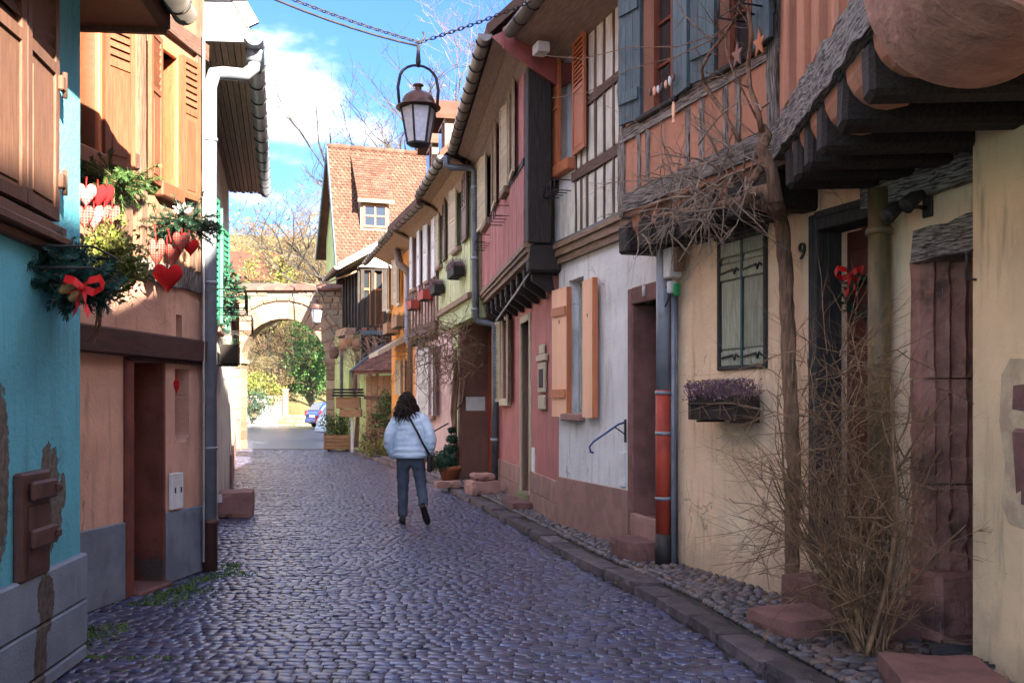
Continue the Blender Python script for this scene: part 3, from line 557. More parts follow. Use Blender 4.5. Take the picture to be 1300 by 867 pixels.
# ---- house number 9: cream ground floor, terracotta jetty
Fc = Fac((2.83,5.2), (1.40,9.12)); Fo = Fac((1.816,6.75), (.986,9.03)); Fj = Fac((1.484,2.8), (1.816,6.75))
h = h1 = thing('cream_house', 'cream house number 9 with terracotta jettied upper floor and blue shutters', 'house', Fc.mw)
D9 = (Fc.u(1130), Fc.u(1032), .46, 2.83); DS = (-.35, Fc.u(1172), .12, 2.39); WN = (Fc.u(975), Fc.u(913), 1.79, 2.86)
wallmesh(-.6, Fc.L, 0, 2.8, [D9, DS, WN], th=.42).build('wall', m['cream'], h, Fc.mw)
body(h, Fc, 3.2, 6, m['cream'], u0=-.5)
timber(h, Fc, ((-.6,2.87),(Fc.u(1105),2.87)), .19, .2, m['grey'], 'wall_plate', 16, .014, -.02)
b = MB(); b.box(Fc.u(1105), Fc.L, -.3, 0, 2.8, 3.2); b.box(-.6, Fc.u(1105), -.3, -.13, 2.8, 3.2); b.build('upper_infill', m['cream'], h, Fc.mw)
# stone doorway: fluted far jamb, lintel
u1 = DS[1]; prof = [(u1+.1,.015),(u1+.005,.015),(u1-.02,-.015),(u1-.055,-.03),(u1-.035,-.06),(u1-.07,-.09),(u1-.10,-.10),(u1-.075,-.14),(u1-.11,-.17),(u1-.14,-.19),(u1-.12,-.23),(u1-.15,-.42),(u1+.1,-.42)]
b = MB(); hs = [.10,.34,.62,.95,1.35,1.8,2.2,2.385]; k = len(prof)
vs = [(u+random.Random(i*99+j).uniform(-.006,.006), d, z) for i, z in enumerate(hs) for j, (u, d) in enumerate(prof)]
rq = random.Random(31)
for (za, zb) in ((.505,1.02),(1.03,1.66),(1.67,2.385)):
    b = MB(); nn = 9; ox = rq.uniform(-.012,.012); vs = [(u+ox+rq.uniform(-.009,.009)*(1 if za > .6 else 2.2), d+rq.uniform(-.004,.004), za+(zb-za)*i/(nn-1)) for i in range(nn) for (u, d) in prof]
    b.add(vs, [(i*k+j, i*k+(j+1)%k, (i+1)*k+(j+1)%k, (i+1)*k+j) for i in range(nn-1) for j in range(k)]+[tuple(range(k))[::-1], tuple((nn-1)*k+j for j in range(k))], False); b.build('door_jamb_stone', m['jambst'], h, Fc.mw)
b = MB(); b.cbox(u1-.17, u1+.1, -.42, .03, .06, .5, .03, .012); b.build('jamb_base', m['jambst'], h, Fc.mw)
timber(h, Fc, ((-.45,2.51),(u1+.03,2.47)), .20, .26, m['grey'], 'lintel', 10, .018, -.07)
b = MB(); b.box(-.4, u1-.14, -.46, -.42, .1, 2.4); b.build('inner_door', m['doorwood'], h, Fc.mw)
# dark panelled door 9
def panel_door(h, F, u0, u1, z0, z1, d, mat, rows=3, name='door'):
    b = MB(); b.box(u0, u1, d-.045, d, z0, z1); o = b.build(name, mat, h, F.mw); c = (u0+u1)/2; n = rows
    for i in range(n):
        for (a, e) in ((u0+.06, c-.03), (c+.03, u1-.06)):
            za, zb = z0+.1+(z1-z0-.15)*i/n, z0+(z1-z0-.15)*(i+1)/n+.02; q = MB(); q.cbox(a, e, d-.002, d+.016, za, zb, .014); q.build('door_panel', mat, o, F.mw)
    return o
u0, u1, z0, z1 = D9
b = MB(); b.cbox(u0-.0, u0+.07, -.2, .03, z0, z1, .01); b.build('door_frame', m['doorframe'], h, Fc.mw)
b = MB(); b.cbox(u1-.07, u1+.02, -.2, .03, z0, z1+.02, .01); b.build('door_frame', m['doorframe'], h, Fc.mw)
b = MB(); b.cbox(u0+.07, u1-.07, -.2, .032, z1-.10, z1+.02, .01); b.cbox(u0+.07,u1-.07,-.2,.05,z1-.02,z1+.03,.01); b.build('door_frame', m['doorframe'], h, Fc.mw)
b = MB(); b.cbox(DS[0], DS[1], -.42, .0, .06, .128, .008); b.build('threshold', m['sand'], h, Fc.mw)
d9 = panel_door(h, Fc, u0+.07, u1-.07, z0, z1-.1, -.24, m['doorwood'])
MB().ball((u1-.13, -.215, 1.45), .022).build('door_knob', m['copper'], d9, Fc.mw)
# shuttered window
u0, u1, z0, z1 = WN; b = MB()
for (a, c, e, f) in ((u0,u0+.035,z0,z1),(u1-.03,u1,z0,z1),(u0+.035,u1-.03,z1-.035,z1),(u0+.035,u1-.03,z0,z0+.03)): b.cbox(a, c, -.06, .025, e, f, .006)
w = b.build('window', m['doorframe'], h, Fc.mw)
q = MB(); q.cbox(u0-.02, u1+.02, .0, .045, z1, z1+.03, .006); q.build('head_moulding', m['doorframe'], w, Fc.mw)
mid = (u0+u1)/2
for (a, c) in ((u0+.037, mid-.012), (mid+.012, u1-.032)):
    b = MB(); b.box(a, c, -.025, -.012, z0+.032, z1-.037); s = b.build('shutter', m['shgreen'], h, Fc.mw)
    for (e, f, p) in ((z0+.032,z0+.15,.006),(z0+.17,z0+.72,.0),(z0+.73,z0+.80,.014),(z0+.80,z0+.86,.01),(z0+.87,z1-.16,.0),(z1-.15,z1-.037,.012)):
        q = MB(); q.cbox(a+.003, c-.003, -.013, .0+p, e, f, .006); q.build('shutter_panel', m['shgreen'], s, Fc.mw)
    for zc in (z0+.10, z0+.79):
        q = MB(); q.tube([(a+.02,.016,zc),(a+.05,.02,zc+.025),(a+.075,.02,zc-.02),(a+.10,.018,zc+.02),(c-.02,.018,zc)], .009, 5); q.build('shutter_hinge', m['iron'], s, Fc.mw)
MB().box(mid-.011, mid+.011, -.03, .014, z0+.03, z1-.036).build('centre_strip', m['shteal'], w, Fc.mw)
# ochre downpipe by the door
du = Fc.u(1116, .1); b = MB(); b.tube([(du,.1,.62),(du,.1,2.87)], .068, 14, sm=True); p = b.build('downpipe', m['ochre'], h, Fc.mw)
for z in (2.58, 1.5): q = MB(); q.tube([(du,.1,z),(du,.1,z+.03),(du,.1,z+.05)], [.082,.082,.072], 14); q.build('pipe_collar', m['ochre'], p, Fc.mw)
q = MB(); q.tube([(du,.1,.06),(du,.1,.66)], .076, 14); q.build('pipe_foot', m['iron'], p, Fc.mw)
# orange upper floor with blue shutters (left of the corner)
W1 = (Fo.u(861), Fo.u(817), 4.0, 5.2); W2 = (Fo.u(962), Fo.u(912), 4.0, 5.2)
wallmesh(0, Fo.L, 3.2, 5.55, [W1, W2], th=.3).build('upper_wall', m['terra'], h, Fo.mw)
timber(h, Fo, ((0,3.32),(Fo.L,3.31)), .16, .14, m['grey'], n=14, j=.008, d=-.04)
timber(h, Fo, ((0,3.95),(Fo.L,3.92)), .13, .1, m['grey'], n=14, j=.007, d=-.03)
for px in (812, 823, 874, 892, 922, 938): uu = Fo.u(px); timber(h, Fo, ((uu,3.39),(uu,3.86)), .06, .08, m['greyz'], 'stud', 4, .006, -.025)
timber(h, Fo, ((Fo.L-.05,3.2),(Fo.L-.05,5.5)), .10, .14, m['greyz'], 'corner_post', 12, .008, -.04)
timber(h, Fo, ((.06,3.2),(.06,5.5)), .12, .14, m['greyz'], 'corner_post', 12, .008, -.04)
for (u0, u1, z0, z1) in (W1, W2):
    window(h, Fo, u0, u1, z0, z1, m['winwood'], .10, .05, 2, 3, sill=m['darkz'], sp=.06, sh=.05)
w = W1[1]-W1[0]
shutter(h, Fo, W1[1]-.02, .03, .30, 3.98, 5.2, 12, m['shblue'], 'board', m['shblue'])
shutter(h, Fo, W1[0]+.01, .03, .30, 3.98, 5.2, 172, m['shblue'], 'board', m['shblue'])
shutter(h, Fo, W2[1]-.02, .035, .28, 3.98, 5.2, 9, m['shblue'], 'board', m['shblue'])
shutter(h, Fo, W2[0], .03, .3, 3.98, 5.2, 168, m['shblue'], 'board', m['shblue'])
for i in range(7):
    uu = .15+i*.36; b = MB(); b.cbox(uu, uu+.2, -.75, -.01-.02*(i%2), 2.88, 3.14, .02, .006); b.build('joist', m['dark'], h, Fo.mw)
b = MB(); b.box(0, Fo.L, -.7, -.06, 3.15, 3.22); b.build('jetty_underside', m['soffit'], h, Fo.mw)
for i in range(6): b = MB(); b.prism([(0,-.05,3.2),(0,-.06,3.1),(0,-.12,3.0),(0,-.22,2.93),(0,-.4,2.9),(0,-.4,3.2)], (.355+i*.36,0,0), (.505+i*.36,0,0)); b.build('joist_infill', m['terra'], h, Fo.mw)
# near jetty over the doors
wallmesh(0, Fj.L, 3.38, 5.2, th=.3).build('upper_wall', m['terra'], h, Fj.mw)
timber(h, Fj, ((0,3.285),(Fj.L+.06,3.285)), .23, .22, m['grey'], 'sill_beam', 40, .013, -.06)
js = [Fj.u(p) for p in (1004, 1014, 1027, 1045, 1072, 1106)]; st = .40
for i, uu in enumerate(js):
    b = MB(); b.cbox(uu-.02, uu+.14, -1.9, .01, 2.90, 3.165, .025, .006); b.build('joist', m['dark'], h, Fj.mw)
    a = js[i+1]+.14 if i+1 < len(js) else 0
    pr = [(0,-.2+.2*math.cos(t*math.pi/10), 3.17-.2*math.sin(t*math.pi/10)) for t in range(6)]+[(0,-.3,2.99),(0,-.36,3.11),(0,-1.9,3.11),(0,-1.9,3.17)]
    b = MB(); b.prism(pr, (a+.002,0,0), (uu-.022,0,0)); b.build('joist_infill', m['terra'], h, Fj.mw)
for uu in [Fj.L-.55-.42*i for i in range(8)]:
    b = MB(); b.cbox(uu, uu+.13, -.05, .052, 3.39, 5.15, .012, .006); b.build('stud', m['terra'], h, Fj.mw)
body(h, Fj, 5.2, 5, m['terra'], -2.5, rz=6.9, zb=3.2); body(h, Fo, 5.5, 5, m['terra'], -2.5, rz=7.2, zb=3.2)
roof(h, Fj, -.3, Fj.L+.1, .4, 5.1, -2.6, 7.0, -5.6, m['tile']); roof(h, Fo, -.1, Fo.L+.05, .4, 5.5, -2.6, 7.3, -5.6, m['tile'])
# round stone corbel under the jetty
b = MB(); ax = Vector((.084,.996,0)).normalized(); vs = []; pr = [(0,0),(.2,.0),(.40,.0),(.435,.004),(.452,.03),(.470,.035),(.478,.06),(.475,.3),(.477,.305),(.470,.31),(.462,.62),(.464,.625),(.456,.63),(.44,.95),(0,.95)]; n = 64; c0 = Vector((1.86,3.3,3.27))
for (r, t) in pr:
    for q in range(n): a = q*2*math.pi/n; e = 1+.02*noise.noise(Vector((math.cos(a)*2, math.sin(a)*2, t*3))); vs.append(c0+ax*t+Vector((math.cos(a)*r*e, 0, math.sin(a)*r*e*.95)))
b.add(vs, [(i*n+q, i*n+(q+1)%n, (i+1)*n+(q+1)%n, (i+1)*n+q) for i in range(len(pr)-1) for q in range(n)], False)
b.build('corbel', m['corbel'], h, I4)
# doorsteps and stone block
def block(lab, x0, x1, y0, y1, z0, z1, rot=0, mat='sand', cat='doorstep', name='doorstep', grp=None, bev=.03):
    b = MB(); cx, cy = (x0+x1)/2, (y0+y1)/2; b.rblock(x0-cx, x1-cx, y0-cy, y1-cy, 0, z1-z0, bev*.8, .010, .008, len(lab))
    return tag(b.build(name, m[mat], None, T(cx, cy, z0) @ RZ(rot)), lab, cat, grp)
ra = math.atan2(Fc.t.y, Fc.t.x)
def stepF(F, lab, u0, u1, d0, d1, z0, z1, mat='sand', name='doorstep', grp='stone doorsteps along the pavement'):
    b = MB(); cu = (u0+u1)/2; cd = (d0+d1)/2; b.rblock(u0-cu, u1-cu, d0-cd, d1-cd, 0, z1-z0, .02, .009, .015, len(lab))
    return tag(b.build(name, m[mat], None, F.mw @ T(cu, cd, z0)), lab, 'doorstep', grp)
stepF(Fc, 'low red sandstone step under the bare shrub before door 9', Fc.u(1004,.8), Fc.u(945,.8), .30, .80, .05, .20)
stepF(Fc, 'upper red sandstone step against the wall of door 9', Fc.u(1110,.3)-.1, Fc.u(990,.3), .012, .298, .05, .335)
block('red sandstone block step beside the iron grating at the stone doorway', 1.86, 2.36, 4.55, 5.2, .05, .22, -.15, grp='stone doorsteps along the pavement')
g = thing('doormat_grating', 'black iron grating mat on the ground at the stone doorway', 'grating', T(2.5,5.42,.13) @ RZ(-.35))
for i in range(9): MB().box(-.2,.2,-.2+i*.05,-.188+i*.05,0,.02).build('bar', m['iron'], g, MW[g.name])
for i in range(9): MB().box(-.2+i*.05,-.188+i*.05,-.2,.21,-.012,.008).build('bar', m['iron'], g, MW[g.name])
# number 9
def ftext(txt, size, mat, mw, parent=None, name='lettering', ext=.004):
    cu = bpy.data.curves.new(name, 'FONT'); cu.body = txt; cu.size = size; cu.extrude = ext; cu.align_x = 'CENTER'; cu.align_y = 'CENTER'
    o = bpy.data.objects.new(name, cu); C.objects.link(o); dg = bpy.context.evaluated_depsgraph_get(); me = bpy.data.meshes.new_from_object(o.evaluated_get(dg)); bpy.data.objects.remove(o)
    me.materials.clear(); me.materials.append(mat); return link(name, me, parent, mw)
def onwall(F, px, py, d=.01): return F.mw @ T(F.u(px), d, F.z(px, py)) @ RZ(math.pi) @ Matrix.Rotation(math.pi/2, 4, 'X')
tag(ftext('9', .17, m['iron'], onwall(Fc, 1020, 320, .012), None, 'house_number', .008), 'black iron house number nine on the cream wall', 'house number')
# floodlight
p = Fc.w(Fc.u(1178), .02, 2.70); g = thing('floodlight', 'black twin floodlight on the cream wall under the timber plate', 'floodlight', T(*p) @ RZ(ra))
b = MB(); b.cbox(-.05,.03,-.02,.0,-.06,.08,.005); b.build('wall_plate', m['iron'], g, MW[g.name])
b = MB(); b.tube([(0,0,0),(0,.06,.0),(.04,.10,0)], .012, 6); b.build('arm', m['iron'], g, MW[g.name])
for (x, y, z) in ((.10,.14,-.02),(-.04,.12,.02)):
    b = MB(); b.tube([(x,y-.06,z+.05),(x,y,z+.02),(x,y+.06,z-.03),(x,y+.065,z-.034)], [.03,.045,.052,.05], 10); b.build('lamp_head', m['iron'], g, MW[g.name])

# ---- white house
Fw = Fac((1.40,9.12), (.56,11.88))
h = thing('white_house', 'white half-timbered house with peach window shutters and red stone doorway', 'house', Fw.mw)
DW = (Fw.u(828)-.28, Fw.u(804), .42, Fw.z(804,387)); WW = (Fw.u(741), Fw.u(722), Fw.z(722,524), Fw.z(742,350))
WU = (Fw.u(728), Fw.u(711), Fw.z(711,212), Fw.z(711,82))
wallmesh(0, Fw.L, 0, 5.9, [DW, WW, WU], th=.36).build('wall', m['white'], h, Fw.mw)
body(h, Fw, 5.9, 5.5, m['white'], -2.7, rz=8.4); roof(h, Fw, -.05, Fw.L-.12, .62, 5.84, -2.7, 8.5, -6, m['tile'])
b = MB(); b.cbox(DW[1]+.102, Fw.L, .0, .02, 0, .66, .006); b.build('plinth', m['sandl'], h, Fw.mw)
b = MB(); b.cbox(DW[1], DW[1]+.10, -.36, .02, .1, DW[3]+.16, .008); b.build('door_surround', m['sand'], h, Fw.mw)
b = MB(); b.cbox(DW[0]-.12, DW[1]-.001, -.36, .022, DW[3], DW[3]+.165, .008); b.build('door_lintel', m['sand'], h, Fw.mw)
b = MB(); b.cbox(DW[0]-.12, DW[0], -.36, .02, .1, DW[3]-.001, .008); b.build('door_surround', m['sand'], h, Fw.mw)
b = MB(); b.cbox(DW[1]-.03, DW[1]-.0005, -.3, .019, .42, DW[3]-.002, .008); b.build('door_jamb', m['sand'], h, Fw.mw)
b = MB(); b.cbox(DW[0], DW[1]-.031, -.3, .0, .38, .424, .006); b.build('threshold', m['sand'], h, Fw.mw)
panel_door(h, Fw, DW[0], DW[1]-.03, .42, DW[3], -.25, m['doorwood'])
window(h, Fw, WW[0], WW[1], WW[2], WW[3], m['winlight'], .12, .05, 2, 3, sill=m['sandl'], sp=.09, sh=.09)
pw = .245
for uh, pw, an in ((Fw.u(722,.05), Fw.u(706,.05)-Fw.u(722,.05), 4), (Fw.u(742,.05), Fw.u(742,.05)-Fw.u(758,.05), 176)):
    s = shutter(h, Fw, uh, .05, pw, Fw.z(722,529), Fw.z(722,366), an, m['peach'], 'board', m['shor'], th=.05)
    MB().box(*((-.012, -.001) if an < 90 else (pw+.001, pw+.012)), -.03, .03, 0, Fw.z(722,366)-Fw.z(722,529)).build('shutter_edge', m['shor'], s, MW[s.name])
    q = MB(); zz = .75*(Fw.z(722,366)-Fw.z(722,529)); q.prism([(pw*.5,0,zz-.045),(pw*.5+.018,0,zz-.01),(pw*.5+.009,0,zz+.006),(pw*.5,0,zz),(pw*.5-.009,0,zz+.006),(pw*.5-.018,0,zz-.01)], (0,.0255,0), (0,.028,0)); q.build('heart_cutout', m['winwood'], s, MW[s.name])
    q = MB(); q.prism([(pw*.5,0,zz-.045),(pw*.5+.018,0,zz-.01),(pw*.5+.009,0,zz+.006),(pw*.5,0,zz),(pw*.5-.009,0,zz+.006),(pw*.5-.018,0,zz-.01)], (0,-.028,0), (0,-.0255,0)); q.build('heart_cutout', m['winwood'], s, MW[s.name])
for (za, zb, d0, d1) in ((3.17,3.25,.02,.05),(3.255,3.34,.05,.075),(3.345,3.40,.075,.10)):
    timber(h, Fw, ((0,(za+zb)/2),(Fw.L,(za+zb)/2)), zb-za, .1, m['cornice'], 'moulded_beam', 12, .003, d1-.05)
b = MB(); b.box(0, Fw.L, .0, .09, 3.402, 3.43); b.build('lead_flashing', m['zincp'], h, Fw.mw)
us = [Fw.u(p) for p in (697.5,701,705,733,740,747.5,758,769,781)]
us = sorted(us+[us[-1]-.2, us[-1]-.42, .05, 0.0])
for uu in us: timber(h, Fw, ((uu,3.44),(uu,5.75)), .045, .05, m['brownbz'], 'stud', 8, .005, .0)
for i in range(len(us)-1):
    a, c = us[i]+.026, us[i+1]-.026
    if c-a < .03: continue
    for (za, zb) in ((3.445,4.03),(4.17,4.78),(4.90,5.7)):
        if WU[0]-.02 < (a+c)/2 < WU[1]+.02 and zb > WU[2]-.1: continue
        b = MB(); b.cbox(a, c, .0, .016, za, zb, .01, .004); b.build('infill_panel', m['panel'], h, Fw.mw)
timber(h, Fw, ((0,4.10),(WU[0]-.02,4.10)), .11, .06, m['brownb'], n=8, j=.006, d=.005); timber(h, Fw, ((0,4.85),(WU[0]-.3,4.83)), .09, .06, m['brownb'], n=8, j=.006, d=.005)
window(h, Fw, WU[0], WU[1], WU[2], WU[3], m['shor'], .16, .045, 1, 2, sill=m['shor'], sp=.10, sh=.14)
b = MB(); b.cbox(WU[1], WU[1]+.05, -.1, .03, WU[2], WU[3]+.04, .006); b.build('window_casing', m['shor'], h, Fw.mw)
hh = WU[3]-WU[2]
leafpx(h, Fw, 711, 697.5, WU[2]-.04, WU[3]+.04, m['shor'], 'louver', louv=(.56,1), slat=.05, fr=.04)
leafpx(h, Fw, 728, 745, WU[2]-.02, WU[3]+.04, m['shor'], 'louver', louv=(.56,1), slat=.05, fr=.04)
gutter(h, Fw, -.6, Fw.L-.16, .66, 5.84, .085, m['zincd'])
b = MB(); b.prism([(0,.6,5.78),(0,0,5.55),(0,0,5.6),(0,.6,5.83)], (-.1,0,0), (Fw.L-.12,0,0)); b.build('soffit', m['soffit'], h, Fw.mw)
b = MB(); b.prism([(Fw.L-.11,.02,5.25),(Fw.L-.11,.72,5.66),(Fw.L-.11,.72,5.9),(Fw.L-.11,-.2,6.35),(Fw.L-.11,-.2,5.4)], (0,0,0), (.05,0,0)); b.build('eave_end_sheet', m['flash'], h, Fw.mw)
b = MB(); b.cbox(Fw.L-.55,Fw.L-.35,.3,.45,5.5,5.62,.01); b.build('eave_lamp_box', m['plastic'], h, Fw.mw)
# iron flower bracket (empty)
def bracket(F, u, z, w, dep, h_, lab, grp='empty wrought iron flower brackets', d=.03):
    g = thing('flower_bracket', lab, 'bracket', F.mw @ T(u, d, z), grp); b = MB(); r = .007
    for zz in (0, h_): b.tube([(0,0,zz),(0,dep,zz),(w,dep,zz),(w,0,zz)], r, 4)
    for x in (0, w*.33, w*.66, w): b.tube([(x,dep,0),(x,dep,h_)], r, 4); b.tube([(x,0,0),(x,dep,0)], r, 4)
    b.build('rail', m['iron'], g, MW[g.name]); return g
bracket(Fw, Fw.u(728), Fw.z(712,252), .4, .2, .12, 'empty iron flower bracket under the peach-red upper window of the white house')
# stone steps, handrail, sign plates, downpipe
stepF(Fw, 'front red sandstone step at the red doorway of the white house', Fw.u(805,.36), Fw.u(773,.36), .045, .36, .05, .275)
stepF(Fw, 'upper pale red step below the brown door of the white house', DW[0]-.05, DW[1]-.002, -.04, .042, .07, .455, 'sandl')
uu = Fw.u(797); b = MB(); zz = Fw.z(797,536); b.tube([(uu,.03,zz),(uu,.10,zz-.02),(uu+.02,.36,zz-.19),(uu+.02,.40,zz-.24),(uu+.02,.39,zz-.29),(uu+.02,.36,zz-.30)], .011, 6); q = b.build('handrail', m['bluep'], h, Fw.mw)
MB().box(uu-.015,uu+.015,.02,.035,zz-.2,zz+.03).build('rail_plate', m['iron'], q, Fw.mw)
b = MB(); b.tube([(uu,.03,zz-.12),(uu,.14,zz-.045)], .007, 5); b.build('rail_strut', m['iron'], q, Fw.mw)
a, c = Fw.u(794), Fw.u(788); MB().cbox(a, c, .002, .02, Fw.z(790,617), Fw.z(790,574), .004).build('meter_plate', m['whitep'], h, Fw.mw)
p = Fw.u(819, .02); MB().tube([(p,.03,DW[3]+.05),(p,.03,DW[3]+.15)], .02, 8).build('door_light', m['whitep'], h, Fw.mw)
du = Fw.u(842, .12); b = MB(); b.tube([(du,.12,1.62),(du,.12,3.0)], .062, 14); p = b.build('downpipe', m['zinc'], h, Fw.mw)
q = MB(); q.tube([(du,.12,.34),(du,.12,1.64)], .068, 14); q.build('pipe_sleeve', m['red'], p, Fw.mw)
q = MB(); q.tube([(du,.12,.05),(du,.12,.36)], .074, 14); q.build('pipe_foot', m['iron'], p, Fw.mw)
for z in (.66, 1.24, 1.6): q = MB(); q.tube([(du,.12,z),(du,.12,z+.03)], .073, 14); q.build('pipe_clip', m['zinc'], p, Fw.mw)
du2 = Fw.u(855, .05)
b = MB(); b.tube([(du2,.05,.08),(du2+.01,.05,1.2),(du2,.05,2.6)], .022, 8); b.build('cable_conduit', m['zinc'], h, Fw.mw)
b = MB(); b.tube([(du2-.05,.04,.08),(du2-.05,.04,2.55)], .012, 6); b.build('cable_conduit', m['zincp'], h, Fw.mw)
g = thing('meter_box', 'grey plastic electric boxes with hanging cables above the zinc downpipe', 'electric box', Fw.mw @ T(du2-.04,.03,2.62))
MB().cbox(-.09,.05,0,.12,.0,.27,.012).build('box', m['plastic'], g, MW[g.name]); MB().cbox(-.16,-.095,.0,.09,.05,.26,.008).build('box', m['cornice'], g, MW[g.name])
MB().cbox(-.03,.04,.02,.09,-.13,-.02,.01).build('connector', m['whitep'], g, MW[g.name]); MB().cbox(-.10,-.05,.02,.07,-.16,-.05,.01).build('connector', m['greenp'], g, MW[g.name])
MB().tube([(.0,.06,.0),(.06,.1,-.1),(.1,.12,-.2),(.05,.1,-.25),(-.02,.08,-.15)], .008, 5).build('cable', m['iron'], g, MW[g.name])
# ---- wine-red house
Fp = Fac((.56,11.88), (-.21,17.0)); Fu = Fac((.20,11.75), (-.51,17.1))
h = thing('wine_red_house', 'wine-red jettied house with black corner post and cream louvred shutters', 'house', Fp.mw)
WA = (Fp.u(648), Fp.u(639), Fp.z(644,506), Fp.z(644,406)); DA = (Fp.u(674)+.02, Fp.u(663), .25, Fp.z(663,412))
wallmesh(.02, Fp.L, 0, 3.35, [WA, DA], th=.3).build('wall', m['purple'], h, Fp.mw)
body(h, Fp, 5.8, 5.5, m['purple'], -2.7, rz=8.4, u0=.1)
x = .02; rr = random.Random(4)
for (za, zb, off) in ((0,.32,0),(.325,.60,.3)):
    x = .02
    while x < Fp.L-.02:
        l = min(rr.uniform(.5,.75)-(off if x < .1 else 0), Fp.L-x)
        a, c = x, x+l
        if not (c > DA[0]-.02 and a < DA[1]+.02):
            q = MB(); q.cbox(a+.003, c-.003, .0, .028, za, zb, .008, .003, rr); q.build('plinth_stone', m['sandl'], h, Fp.mw)
        else:
            for (e, f) in ((a, DA[0]-.03), (DA[1]+.03, c)):
                if f-e > .05: q = MB(); q.cbox(e, f, .0, .028, za, zb, .008); q.build('plinth_stone', m['sandl'], h, Fp.mw)
        x += l
window(h, Fp, *WA, m['darkz'], .1, .05, 1, 3, sill=m['shcream'], sp=.07, sh=.12)
q = MB(); q.cbox(WA[0]-.06,WA[0],-.05,.035,WA[2]-.04,WA[3]+.1,.006); q.cbox(WA[1],WA[1]+.05,-.05,.035,WA[2]-.04,WA[3]+.1,.006); q.cbox(WA[0],WA[1],-.05,.04,WA[3],WA[3]+.1,.006); q.build('window_casing', m['shcream'], h, Fp.mw)
shutter(h, Fp, WA[1]+.06, .04, .36, WA[2]-.05, WA[3]+.02, 14, m['shcream'], 'louver', louv=(0,1), slat=.055)
shutter(h, Fp, WA[0]-.06, .04, .36, WA[2]-.05, WA[3]+.02, 168, m['shcream'], 'louver', louv=(0,1), slat=.055)
q = MB(); q.cbox(DA[0]-.07,DA[0],-.15,.03,.25,DA[3]+.1,.006); q.cbox(DA[1],DA[1]+.07,-.15,.03,.25,DA[3]+.1,.006); q.cbox(DA[0],DA[1],-.15,.04,DA[3],DA[3]+.1,.006); q.build('door_frame', m['shcream'], h, Fp.mw)
panel_door(h, Fp, DA[0], DA[1], .25, DA[3], -.2, m['doorwood'])
a, c = Fp.u(697), Fp.u(685)
g = thing('wall_plaque', 'ornate pale carved plaque hung on the wine-red wall beside the narrow door', 'plaque', Fp.mw @ T((a+c)/2, .012, Fp.z(691,520)))
hh = Fp.z(691,437)-Fp.z(691,520); w = (c-a)/2
q = MB(); q.cbox(-w*.7,w*.7,0,.03,0,hh*.22,.01); q.build('plate', m['shcream'], g, MW[g.name]); q = MB(); q.cbox(-w*.75,w*.75,0,.03,hh*.26,hh*.72,.01); q.build('frame', m['shcream'], g, MW[g.name]); q = MB(); q.cbox(-w*.45,w*.45,.031,.036,hh*.34,hh*.62,.002); q.build('inset', m['darkz'], g, MW[g.name]); q = MB(); q.cbox(-w,w,0,.04,hh*.74,hh*.84,.01); q.cbox(-w*.5,w*.5,0,.03,hh*.84,hh,.02); q.build('crest', m['shcream'], g, MW[g.name])
MB().cbox(Fp.u(680),Fp.u(676.5),.002,.02,Fp.z(678,600),Fp.z(678,568),.004).build('meter_plate', m['whitep'], h, Fp.mw)
stepF(Fp, 'low red sandstone step at the narrow door of the wine-red house', Fp.u(652,.3), Fp.u(638,.3), .02, .32, .05, .19)
stepF(Fp, 'grey upper step in the narrow doorway of the wine-red house', DA[0]-.03, DA[1]+.03, -.05, .1, .07, .27, 'mossst')
# jetty
timber(h, Fp, ((0,3.28),(Fp.L,3.28)), .16, .2, m['cornice'], 'wall_plate', 14, .014, -.05)
for i in range(9):
    uu = .12+i*.62; b = MB(); b.cbox(uu, uu+.16, -.6, -.05, 3.07, 3.24, .02, .006); b.build('joist', m['dark'], h, Fu.mw)
    b = MB(); b.prism([(0,-.06,3.0),(0,-.06,3.07),(0,-.3,3.07),(0,-.34,2.85),(0,-.28,2.86)], (uu+.02,0,0), (uu+.14,0,0)); b.build('bracket', m['dark'], h, Fu.mw)
for (za, zb, d) in ((3.24,3.31,.0),(3.315,3.36,.035),(3.365,3.43,.06)): timber(h, Fu, ((.02,(za+zb)/2),(Fu.L,(za+zb)/2)), zb-za, .12, m['cornice'], 'moulded_beam', 10, .003, d-.06)
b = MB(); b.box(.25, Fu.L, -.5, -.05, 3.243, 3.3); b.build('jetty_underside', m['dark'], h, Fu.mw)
V1 = (Fu.u(624), Fu.u(617), Fu.z(617,288), Fu.z(617,172)); V2 = (Fu.u(648), Fu.u(643), Fu.z(646,254), Fu.z(646,125))
V2 = (V2[0], V2[1], V1[2], V1[3])
wallmesh(.22, Fu.L, 3.4, 5.8, [V1, V2], th=.25).build('upper_wall', m['darkz'], h, Fu.mw)
uu = .30; rr = random.Random(6)
while uu < Fu.L-.05:
    wd = min(rr.uniform(.17,.22), Fu.L-uu); mu = uu+wd/2; spans = [(3.44,5.55)]
    for v in (V1, V2):
        if v[0]-.06 < mu < v[1]+.06: spans = [(3.44,v[2]-.12),(v[3]+.06,5.55)]
    for (za, zb) in spans: q = MB(); q.cbox(uu+.010, uu+wd-.010, .0, .022, za, zb, .006, .003, rr); q.build('wall_board', m['purpleboard'], h, Fu.mw)
    uu += wd
for v in (V1, V2):
    window(h, Fu, *v, m['darkz'], .09, .05, 2, 3, sill=m['cornice'], sp=.1, sh=.1)
    for (pa, pb) in (((617,605),(624.5,632)) if v is V1 else ((644.5,638),(647,655))): leafpx(h, Fu, pa, pb, v[2]-.02, v[3]+.03, m['shcream'], 'louver', slat=.055)
    bracket(Fu, v[0]-.05, v[2]-.42, .7, .18, .14, 'empty iron flower bracket on the red boards %s louvred window' % ('below the nearer' if v is V2 else 'below the farther'))
